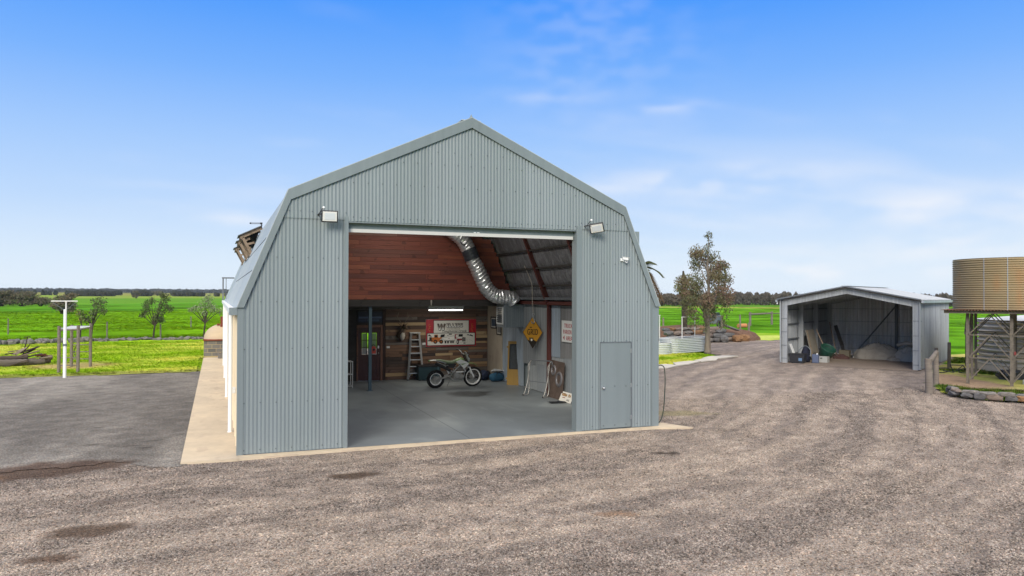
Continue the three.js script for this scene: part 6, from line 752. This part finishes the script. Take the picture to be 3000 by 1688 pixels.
// ---------------------------------------------------------------- trees
mat('leaf', [1, 1, 1], { vertexColors: true, roughness: 0.95, specularIntensity: 0.3 }); mat('barkGrey', [0.30, 0.26, 0.22], { map: T.bark, roughness: 0.95 }); mat('barkDark', [0.10, 0.085, 0.07], { map: T.bark, roughness: 0.95 });
// leaves as small folded faces spread through clumps; every clump [x,y,z,rx,ry,rz,count]
function leaves(clumps, size, tones, droop = 0.5, aspect = 0.38) {
  const pos = [], col = [], nor = []; for (const [cx, cy, cz, rx, ry, rz, n, tone] of clumps) for (let i = 0; i < n; i++) {
    const a = R(0, 6.283), u = R(-1, 1), r = Math.pow(rnd(), 0.45), q = Math.sqrt(1 - u * u); const p = V(cx + Math.cos(a) * q * r * rx, cy + u * r * ry, cz + Math.sin(a) * q * r * rz);
    const d = V(R(-1, 1), R(-1, 1) - droop, R(-1, 1)).normalize(), s = d.clone().cross(V(R(-1, 1), R(-1, 1), R(-1, 1))).normalize(), L = size * R(0.6, 1.3), w = L * aspect; const n1 = d.clone().cross(s);
    const t = p.clone().addScaledVector(d, L), m = p.clone().addScaledVector(d, L * 0.5), e = m.clone().addScaledVector(s, w / 2), f = m.clone().addScaledVector(s, -w / 2);
    for (const v of [p, e, t, p, t, f]) { pos.push(v.x, v.y, v.z); nor.push(-n1.x, -n1.y, -n1.z); } const c0 = tones[tone !== undefined && rnd() < 0.75 ? tone : Math.floor(rnd() * tones.length)], k = R(1.3, 2.1), c = c0; for (let j = 0; j < 6; j++) col.push(c[0] * k, c[1] * k, c[2] * k);
  }
  const g = new THREE.BufferGeometry(); g.setAttribute('position', new THREE.Float32BufferAttribute(pos, 3)); g.setAttribute('normal', new THREE.Float32BufferAttribute(nor, 3)); g.setAttribute('color', new THREE.Float32BufferAttribute(col, 3)); return g;
}
// trunk and limbs from lists of points: [[x,y,z,r],...]
function limbs(list) { return list.map(p => { const cv = new THREE.CatmullRomCurve3(p.map(q => V(q[0], q[1], q[2]))); const n = p.length * 5, secs = []; for (let i = 0; i <= n; i++) { const t = i / n, q = cv.getPoint(t), f = t * (p.length - 1), k = Math.min(p.length - 2, Math.floor(f)); const r = mix(p[k][3], p[k + 1][3], f - k) * (1 + 0.06 * Math.sin(i * 2.3)); secs.push([q.x, q.y, q.z, r, r]); } return loft(secs, 9); }); }
function tree(name, label, pos, trunk, clumps, size, tones, bark, o = {}) { const t = thing(name, label, 'tree', pos, o.turn || 0, o.group); part('trunk', limbs(trunk), bark, t); part('crown', leaves(clumps, size, tones, o.droop, o.aspect), M.leaf, t); return t; }
(function trees() {
  reseed(101);
  // the tall gum by the gravel
  const brown = [[0.098, 0.072, 0.046], [0.075, 0.076, 0.036], [0.108, 0.07, 0.05], [0.062, 0.064, 0.032], [0.1, 0.084, 0.046]];
  const cl = []; const limb = [[[0, -0.1, 0, 0.21], [0.02, 0.7, 0, 0.16], [-0.03, 1.5, 0.02, 0.145], [0.0, 2.4, 0, 0.12], [0.06, 3.6, 0.03, 0.085], [0.0, 4.8, 0, 0.05], [0.05, 5.9, 0, 0.025], [0.1, 6.7, 0, 0.01]], [[-0.03, 1.5, 0, 0.1], [-0.25, 2.2, 0.05, 0.075], [-0.4, 3.0, 0.1, 0.05], [-0.75, 4.0, 0, 0.02]]];
  for (let i = 0; i < 26; i++) { const a = i * 2.4 + R(-0.3, 0.3), y = R(2.2, 5.3), l = mix(1.55, 0.7, clamp((y - 3.4) / 2.4)) * R(0.6, 1.05), ey = y + R(-0.1, 0.7); const e = [Math.cos(a) * l, ey, Math.sin(a) * l]; limb.push([[0.02, y - 0.7, 0, 0.035], [e[0] * 0.55, (y + ey) / 2 - 0.1, e[2] * 0.55, 0.02], [...e, 0.007]]); cl.push([e[0], ey, e[2], R(0.32, 0.55), R(0.28, 0.5), R(0.32, 0.55), 260, Math.floor(rnd() * 5)]); cl.push([e[0] * 0.62, ey - 0.2, e[2] * 0.62, 0.42, 0.4, 0.42, 60]); cl.push([e[0] * 1.02, ey - 0.62, e[2] * 1.02, 0.3, 0.45, 0.3, 80, 1]); }
  cl.push([0.08, 6.75, 0, 0.3, 0.22, 0.3, 110, 3], [0.18, 6.3, 0.0, 0.24, 0.26, 0.24, 70, 3], [-0.1, 5.9, 0, 0.34, 0.3, 0.34, 150, 1], [-0.75, 5.6, 0, 0.42, 0.25, 0.4, 220, 2], [-0.95, 1.95, 0.2, 0.3, 0.5, 0.3, 120, 3], [0.95, 1.75, 0.2, 0.3, 0.5, 0.3, 130, 3], [-0.4, 1.6, 0.3, 0.25, 0.45, 0.25, 90, 1], [0.5, 2.0, -0.3, 0.4, 0.5, 0.4, 150, 1], [1.3, 3.2, 0, 0.5, 0.5, 0.5, 260, 0], [1.25, 4.2, 0.1, 0.45, 0.45, 0.45, 240, 0]);
  tree('gum_tree', 'slender gum tree with red brown foliage at the edge of the gravel', [25.8, 0, -20.0], limb, cl, 0.135, brown, M.barkGrey, { droop: 1.0 });
  // tree with the thick trunk behind it
  const c2 = []; for (let i = 0; i < 9; i++) { const a = i * 2.1; c2.push([Math.cos(a) * R(0.2, 0.6) + 0.15, R(3.3, 4.9), Math.sin(a) * R(0.2, 0.6), 0.45, 0.45, 0.45, 150, 0]); }
  tree('thick_trunk_tree', 'tree with a thick straight trunk and olive crown behind the planter frames', [30.25, 0, -28.75], [[[0, -0.2, 0, 0.26], [0, 1.5, 0, 0.21], [0.02, 3.0, 0, 0.2], [-0.05, 4.2, 0, 0.15], [-0.1, 5.0, 0, 0.06]]], c2, 0.16, [[0.085, 0.085, 0.035], [0.07, 0.072, 0.034], [0.1, 0.08, 0.045]], M.barkDark, { droop: 1 });
  // young trees in the stone row behind the lawn
  const grn = [[0.075, 0.085, 0.04], [0.052, 0.066, 0.03], [0.095, 0.105, 0.052], [0.042, 0.05, 0.026]]; const young = (nm, lab, pos, s, fork, blobs, tones, n = 150) => { const cl = blobs.map(([x, y, z, r]) => [x, y, z, r, r * 0.95, r, Math.round(n * r / 0.4)]); const lb = [[[0, -0.2, 0, 0.075], [0.03, 0.5, 0, 0.06], [0.1, fork, 0, 0.05]]]; for (const b of blobs) lb.push([[0.1, fork - 0.05, 0, 0.04], [mix(0.1, b[0], 0.5) - 0.03, mix(fork, b[1], 0.5), b[2] * 0.5, 0.026], [b[0], b[1], b[2], 0.008]]); return tree(nm, lab, pos, lb, cl, 0.15, tones, M.barkDark, { droop: 0.2 }); };
  young('young_tree', 'young leaning tree with two tufts of foliage by the climbing frame', [-8.3, 0, -41.6], 1, 1.15, [[-0.35, 1.5, 0, 0.3], [-0.55, 1.9, 0.1, 0.3], [0.1, 1.95, 0, 0.38], [0.4, 2.3, 0.1, 0.42], [0.6, 2.75, 0, 0.36], [0.25, 2.7, 0.1, 0.34], [0.75, 2.15, 0, 0.28], [-0.1, 1.55, 0.2, 0.25]], grn);
  young('young_tree', 'young forked tree with dense dark foliage beside a thin fence stake', [-4.65, 0, -43.8], 1, 1.0, [[-0.5, 2.0, 0, 0.36], [-0.4, 2.5, 0.1, 0.38], [-0.15, 2.75, 0, 0.3], [0.4, 2.0, 0, 0.4], [0.6, 2.5, 0.1, 0.42], [0.75, 3.0, 0, 0.36], [1.0, 2.2, 0, 0.34], [0.2, 1.6, 0.1, 0.34], [0.5, 1.4, 0, 0.28], [-0.7, 1.7, 0, 0.24], [0.6, 3.2, 0, 0.24]], grn.map(c => c.map(v => v * 0.8)), 190);
  young('young_tree', 'young open tree with pale olive foliage beside the domed oven', [-1.3, 0, -44.3], 1, 1.15, [[-0.6, 2.2, 0, 0.3], [-0.2, 2.3, 0, 0.42], [0.1, 2.75, 0.1, 0.4], [0.4, 2.4, 0, 0.42], [0.35, 3.0, 0, 0.34], [0.7, 2.1, 0, 0.36], [1.1, 2.0, 0, 0.28], [-0.95, 2.1, 0, 0.22], [0.0, 1.85, 0, 0.3]], [[0.14, 0.16, 0.09], [0.1, 0.12, 0.065], [0.17, 0.19, 0.11]]);
  young('sapling', 'small thin brown leaved sapling behind the climbing frame', [-9.9, 0, -48], 1, 0.9, [[0, 1.7, 0, 0.28], [0.15, 1.3, 0, 0.2], [-0.15, 1.95, 0, 0.22]], [[0.17, 0.12, 0.04], [0.13, 0.12, 0.03]], 60);
  // palm behind the far corner of the big shed
  const pm = thing('palm_tree', 'palm with ragged fronds behind the right corner of the big shed', 'tree', [14.16, 0, -8.1]); part('trunk', limbs([[[0, -0.2, 0, 0.24], [0.02, 2, 0, 0.2], [0, 4.2, 0, 0.18]]]), M.barkGrey, pm); const green = mat('frond', [0.085, 0.095, 0.04], { roughness: 0.95 }), dry = mat('frondDry', [0.15, 0.1, 0.055], { roughness: 0.95 }); reseed(19);
  for (let i = 0; i < 22; i++) { const a = i * 2.4, up = R(-0.75, 0.75), L = R(0.7, 0.98), pts = []; for (let k = 0; k <= 6; k++) { const t = k / 6; pts.push(V(Math.cos(a) * L * t, 4.25 + up * t * 1.1 - 0.65 * t * t, Math.sin(a) * L * t)); } const gs = [tube(pts.map(p => [p.x, p.y, p.z]), 0.014, 10, 5)]; const tri = []; for (let k = 1; k < 6; k += 0.25) { const t = k / 6, p = pts[0].clone(), q = new THREE.CatmullRomCurve3(pts); q.getPoint(t, p); for (const s of [-1, 1]) { const l = 0.38 * (1 - 0.6 * t), d = V(-Math.sin(a) * s + Math.cos(a) * 0.7, -0.45, Math.cos(a) * s + Math.sin(a) * 0.7).normalize(); const e = p.clone().addScaledVector(d, l); tri.push(p.x, p.y - 0.015, p.z, p.x, p.y + 0.02, p.z, e.x, e.y, e.z); } } const g = new THREE.BufferGeometry(); g.setAttribute('position', new THREE.Float32BufferAttribute(tri, 3)); g.computeVertexNormals(); g.setAttribute('uv', new THREE.Float32BufferAttribute(new Float32Array(tri.length / 3 * 2), 2)); part('frond', [gs[0], g], up < -0.35 ? dry : green, pm); }
  // shrubs on the bank
  for (const [x, z, r, lab, c] of [[27.4, -29.5, 0.8, 'grey green shrub on the bank behind the pipe frames', [[0.12, 0.13, 0.08], [0.09, 0.1, 0.06]]], [24.4, -26.6, 1.2, 'large yellow green bush behind the white fence panel', [[0.13, 0.12, 0.04], [0.2, 0.16, 0.04], [0.08, 0.09, 0.03]]], [31.6, -30.2, 0.5, 'small dark spiky shrub on the bank above the stone wall', [[0.07, 0.09, 0.04]]]]) { const s = thing('shrub', lab, 'shrub', [x, 0.5, z]); part('stem', bar([0, -0.5, 0], [0, 0.5, 0], 0.04), M.barkDark, s); part('foliage', leaves(Array.from({ length: 7 }, () => [R(-0.5, 0.5) * r, R(0.2, 0.9) * r, R(-0.5, 0.5) * r, r * 0.45, r * 0.4, r * 0.45, 160]), 0.14, c, -0.4), M.leaf, s); }
  // scrub trees in the left paddock
  const ol = [[0.095, 0.08, 0.05], [0.075, 0.075, 0.045], [0.12, 0.09, 0.06], [0.06, 0.06, 0.04]]; const mallee = (lab, x, z, w, h, n, grp) => { const y0 = landHeight(x, z), cl = [], lb = []; for (let i = 0; i < n; i++) { const t = i / n * 6.283, cx = Math.cos(t * 2.4) * w * R(0.1, 0.42), cz = Math.sin(t * 2.4) * w * R(0.1, 0.4), cy = h * R(0.22, 0.86); cl.push([cx, cy, cz, w * 0.2, h * 0.15, w * 0.2, 130]); if (i % 2) lb.push([[0, -0.3, 0, h * 0.03], [cx * 0.4, cy * 0.5, cz * 0.4, h * 0.018], [cx, cy, cz, 0.02]]); } return tree('mallee_tree', lab, [x, y0, z], lb, cl, h * 0.085, ol, M.barkDark, { droop: 0.1, aspect: 0.6, group: grp }); };
  for (const [x, z, w, h] of [[-48.5, -179, 7, 3.9], [-44.8, -180, 6.5, 3.7], [-41, -180.5, 6.5, 3.4], [-37.6, -181, 4.5, 2.4]]) mallee('olive brown mallee tree in the clump beyond the first paddock', x, z, w, h, 34, 'mallee clump in the paddock');
  mallee('lone olive brown mallee tree standing behind the white pole', -22.2, -114.5, 3.6, 3.3, 26);
  mallee('tiny dark tree alone in the far green paddock', -38, -400, 4, 4, 12); mallee('dark tree standing up from the far hedge row', -48, -690, 9, 5, 16); mallee('dark spreading tree by the edge of the far paddock behind the forked tree', 20, -560, 8, 5, 14);
})();
// far woods and hedge rows, each read as one mass
(function woods() {
  const tri = new THREE.BufferGeometry(); { const p = [], n = []; reseed(2); for (let i = 0; i < 5; i++) { const a = R(0, 6.28), b = R(-0.6, 0.6); const d = V(Math.cos(a), b, Math.sin(a)), s = V(-Math.sin(a), R(-0.5, 0.5), Math.cos(a)), o = V(R(-0.4, 0.4), R(-0.3, 0.3), R(-0.4, 0.4)); for (const q of [o.clone().addScaledVector(s, -0.6).add(V(0, -0.4, 0)), o.clone().addScaledVector(s, 0.6).add(V(0, -0.4, 0)), o.clone().add(V(0, 0.6, 0))]) { p.push(q.x, q.y, q.z); } } tri.setAttribute('position', new THREE.Float32BufferAttribute(p, 3)); tri.computeVertexNormals(); }
  mat('farLeaf', [1, 1, 1], { roughness: 1 });
  const wood = (name, label, a0, a1, d0, d1, h, n, tone, gap = 0) => scatter(name, tri, M.farLeaf, n, () => { const a = R(a0, a1), d = R(d0, d1); const x = -0.4 + Math.sin(a) * d, z = 15.8 - Math.cos(a) * d; const e = fbm(a * 260, d * 0.02, 3), top = h * (0.5 + 0.9 * e); if (gap && fbm(a * 90 + 7, 3, 3) < gap) return null; const y = landHeight(x, z) + top * Math.pow(rnd(), 0.6); const s = d * 0.0016; const k = R(0.75, 1.25); return { x, y, z, s: s * R(0.7, 1.3), c: tone.map(v => v * k) }; }, label, 'wood');
  const dk = [0.085, 0.088, 0.075], br = [0.13, 0.105, 0.08];
  wood('far_wood', 'long dark tree line on the left horizon', -0.42, 0.4, 1500, 1650, 5.5, 18000, dk);
  wood('far_wood', 'dark hedge row of trees below the left horizon', -0.42, -0.03, 760, 800, 3.6, 7000, [0.055, 0.06, 0.04], 0.4);
  wood('far_wood', 'darker scrub patch beside the roof edge on the left', 0.062, 0.2, 580, 640, 5, 5000, br);
  wood('far_wood', 'brown scrub row across the middle of the far left paddocks', -0.26, 0.05, 560, 600, 2.4, 3000, [0.06, 0.06, 0.042], 0.52);
  wood('far_wood', 'dark belt of trees behind the paddock on the right', 0.5, 1.06, 290, 330, 4.2, 18000, [0.115, 0.098, 0.08]);
  wood('far_wood', 'nearer clump of scrub trees behind the palm', 0.5, 0.64, 250, 270, 3.6, 4000, br);
})();
// ---------------------------------------------------------------- the left garden
(function left() {
  const pole = thing('white_pole', 'white pole with a thin wire bar on top at the lawn edge', 'pole', [-5.87, -0.05, -17.5]); part('pole', bar([0, 0, 0], [0, 2.66, 0], 0.06, 0.057, 14), M.whitePaint, pole); part('mast', bar([0.03, 2.66, 0], [0.03, 2.98, 0], 0.03), M.offWhite, pole); part('cross_bar', bx(-0.48, 0.42, 2.96, 3.0, -0.02, 0.02), M.offWhite, pole); part('stay', [bar([-0.45, 2.96, 0], [0, 2.6, 0], 0.008), bar([0.4, 2.96, 0], [0, 2.6, 0], 0.008)], M.zincDark, pole); part('clamp', cbox(0.13, 0.1, 0.13, 0.02, 0, 1.28, 0), M.zincDark, pole);
  const f = thing('climbing_frame', 'weathered timber climbing frame with rungs and a slatted top', 'climbing frame', [0, -0.03, 0]); const ps = [[-6.4, -19.45], [-5.72, -19.5], [-6.4, -22.3], [-5.63, -22.1]]; const hs = [1.92, 1.94, 1.86, 1.93]; ps.forEach(([x, z], i) => part('post', bar([x, 0, z], [x, hs[i], z], 0.065, 0.062, 10), M.greyTimber, f)); const rung = (i, j, y) => part('rung', bar([ps[i][0], y, ps[i][1]], [ps[j][0], y, ps[j][1]], 0.022, 0.022, 8), M.greyTimber, f); for (const y of [0.3, 0.62]) { rung(0, 1, y); rung(2, 3, y + 0.05); } rung(1, 3, 1.75); rung(0, 2, 1.75); rung(2, 3, 0.98);
  for (let i = 0; i < 9; i++) { const t = (i + 0.5) / 9; part('top_slat', bar([mix(ps[0][0], ps[2][0], t), 1.8, mix(ps[0][1], ps[2][1], t)], [mix(ps[1][0], ps[3][0], t), 1.8, mix(ps[1][1], ps[3][1], t)], 0.03, 0.03, 8), M.zincNew, f); } part('top_rail', [bar([ps[0][0], 1.76, ps[0][1]], [ps[1][0], 1.76, ps[1][1]], 0.03), bar([ps[2][0], 1.76, ps[2][1]], [ps[3][0], 1.76, ps[3][1]], 0.03)], M.greyTimber, f); part('swing_rope', tube([[-6.1, 1.74, -21.6], [-6.05, 1.2, -21.6], [-6.2, 0.7, -21.6], [-6.1, 0.5, -21.5]], 0.016, 16, 6), M.blackPlastic, f);
  // wood pile, log by log
  const lm = [[0.18, 0.155, 0.13], [0.12, 0.095, 0.08], [0.065, 0.047, 0.038], [0.25, 0.2, 0.14], [0.15, 0.05, 0.033], [0.36, 0.3, 0.22]].map((c, i) => mat('log' + i, c, { map: T.wood, roughness: 0.95, bumpMap: T.woodB, bumpScale: 0.01 })); const w = thing('wood_pile', 'heap of grey logs and broken dark boards on the lawn', 'wood pile', [0, -0.03, 0]); reseed(29);
  const log = (a, b, r, m) => part('log', limbs([[[...a, r], [mix(a[0], b[0], 0.5), mix(a[1], b[1], 0.5) + R(-0.03, 0.03), mix(a[2], b[2], 0.5), r * 1.05], [...b, r * 0.9]]]), lm[m], w), brd = (a, b, bw, m) => part('broken_board', beam(a, b, bw, 0.04), lm[m], w);
  log([-9.6, 0.17, -23.2], [-8.3, 0.16, -23.5], 0.17, 0); log([-8.5, 0.15, -23.5], [-7.75, 0.14, -24.0], 0.15, 0); log([-10.4, 0.15, -23.4], [-9.3, 0.15, -23.3], 0.15, 1); log([-9.5, 0.36, -23.6], [-8.35, 0.38, -23.8], 0.1, 1); log([-7.95, 0.3, -24.4], [-7.55, 0.28, -24.6], 0.12, 3); log([-8.7, 0.12, -24.6], [-7.6, 0.12, -24.5], 0.12, 1); log([-9.4, 0.1, -24.6], [-8.4, 0.1, -24.8], 0.1, 2);
  for (const [a, b, bw, m] of [[[-9.3, 0.5, -24.0], [-8.5, 0.62, -24.2], 0.18, 2], [[-9.2, 0.6, -24.1], [-8.75, 0.66, -24.3], 0.14, 3], [[-8.95, 0.5, -23.9], [-8.6, 0.75, -24.3], 0.1, 5], [[-8.85, 0.48, -23.9], [-8.5, 0.78, -24.2], 0.1, 5], [[-8.7, 0.55, -24.0], [-8.05, 0.8, -24.4], 0.2, 2], [[-8.6, 0.45, -23.7], [-8.0, 0.62, -24.2], 0.14, 3], [[-8.8, 0.35, -23.8], [-8.2, 0.7, -24.4], 0.12, 2], [[-8.5, 0.35, -24.0], [-7.9, 0.48, -24.3], 0.2, 1], [[-8.05, 0.38, -24.1], [-7.75, 0.46, -24.3], 0.14, 4], [[-8.1, 0.42, -24.0], [-7.7, 0.4, -24.3], 0.12, 4], [[-7.9, 0.3, -23.9], [-7.5, 0.34, -24.2], 0.16, 5], [[-8.3, 0.3, -23.7], [-7.9, 0.34, -23.9], 0.1, 3], [[-9.1, 0.02, -23.1], [-8.2, 0.3, -23.2], 0.12, 1]]) brd(a, b, bw, m);
  log([-8.62, 0.5, -24.2], [-8.48, 1.25, -24.3], 0.022, 2); log([-8.6, 0.6, -24.2], [-8.35, 0.95, -24.2], 0.02, 2); brd([-8.62, 1.25, -24.3], [-8.36, 1.27, -24.3], 0.05, 2);
  // dead sticks and stones along the far lawn edge
  const row = thing('stone_row', 'row of grey rubble stones along the far edge of the lawn', 'stones', [0, 0, 0]); reseed(57); for (let i = 0; i < 150; i++) { const t = rnd(), x = mix(-13.4, 0.2, t), zc = mix(-40.6, -42.9, sm(-13, -6, x)), pile = x < -8.4 ? 1.6 : 1; part('stone', place(rock(R(0.16, 0.42) * pile, R(0.1, 0.26) * pile, R(0.16, 0.3)), x, R(0.02, 0.1) * pile, zc + R(-0.5, 0.5), 0, R(0, 3), 0), M.stones[[0, 1, 4, 0][i % 4]], row); }
  for (const [x, z, h, lab] of [[-4.25, -44.9, 1.05, 'thin grey stake beside the forked young tree'], [-2.77, -64.2, 1.1, 'grey stake in the paddock behind the oven'], [-15.9, -54.5, 1.25, 'grey fence post at the left of the paddock'], [-8.3, -49.5, 1.1, 'grey stake behind the leaning young tree']]) solo('fence_stake', bar([x, -0.2, z], [x, h, z], 0.055, 0.05, 7), M.greyTimber, lab, 'post');
  const rail = thing('cattle_rail', 'pale pipe rail and post at the left of the paddock by the mallee clump', 'rail', [0, 0, 0]); { const x = -32.3, z = -107, y = landHeight(x, z); part('post', bar([x, y - 0.2, z], [x, y + 1.6, z], 0.12, 0.11, 8), M.greyTimber, rail); part('pipe', bar([x - 8, y + 1.55, z + 0.5], [x, y + 1.5, z], 0.09, 0.09, 8), M.zincNew, rail); part('post', bar([x - 6, y - 0.2, z + 0.4], [x - 6, y + 1.6, z + 0.4], 0.12, 0.11, 8), M.greyTimber, rail); }
  // domed oven on a block base
  const o = thing('domed_oven', 'cream domed pizza oven on a grey block base with a brick chimney', 'oven', [-0.05, 0, -26.2]); const block = [[0.20, 0.185, 0.175], [0.23, 0.215, 0.2], [0.175, 0.165, 0.16]].map((c, i) => mat('block' + i, c, { map: T.concrete, roughness: 0.95 })), brick = mat('brick', [0.30, 0.085, 0.055], { map: T.stone, roughness: 0.9 }), mortar = mat('mortar', [0.50, 0.37, 0.2], { roughness: 1 }); reseed(13);
  const base = part('base', bx(-0.971, 0.55, -0.08, 0.8, -1.445, 0.006), mortar, o); for (let r = 0; r < 4; r++) { for (let x = -0.97 - (r % 2) * 0.2; x < 0.55; x += 0.4) { const a = Math.max(x, -0.97), b = Math.min(x + 0.388, 0.56); if (b - a > 0.05) part('block', cbox(b - a, 0.188, 0.06, 0.006, (a + b) / 2, 0.1 + r * 0.2, -0.02), pick(block), base); } for (let z = -1.44 + (r % 2) * 0.2; z < -0.06; z += 0.4) part('block', cbox(0.05, 0.188, Math.min(0.388, -0.055 - z), 0.006, -0.95, 0.1 + r * 0.2, z + Math.min(0.388, -0.055 - z) / 2), pick(block), base); }
  part('hearth', bx(-1.0, 0.58, 0.805, 0.87, -1.48, 0.05), brick, o); for (let x = -0.99; x < 0.5; x += 0.235) part('hearth_brick', cbox(0.225, 0.07, 0.06, 0.006, x + 0.115, 0.838, 0.06), brick, o);
  part('dome', new THREE.SphereGeometry(0.93, 40, 20, 0, 6.2832, 0, Math.PI / 2).scale(1, 0.84, 0.8).translate(-0.06, 0.87, -0.72), mat('render', [0.66, 0.52, 0.38], { map: T.concrete, roughness: 0.9 }), o); const ch = part('chimney', bx(-0.16, 0.06, 1.4, 2.0, -0.5, -0.3), brick, o); for (let i = 0; i < 6; i++) part('chimney_brick', cbox(0.25, 0.085, 0.24, 0.008, -0.05, 1.54 + i * 0.094, -0.4), brick, ch); part('vent_cap', bx(-0.34, -0.2, 1.58, 1.67, -0.6, -0.4), brick, o);
  const sb = thing('loose_block', 'single grey concrete block left on the path by the oven', 'block', [-0.22, 0.0, -24.6], 0.1); part('block', cbox(0.2, 0.24, 0.36, 0.01, 0, 0.12, 0), block[1], sb); part('core_hole', bx(-0.05, 0.05, 0.238, 0.242, -0.12, 0.12), M.blackPlastic, sb);
})();
scene.fog = new THREE.FogExp2(0xcfe0f2, 0.00010);
renderer.render(scene, camera);
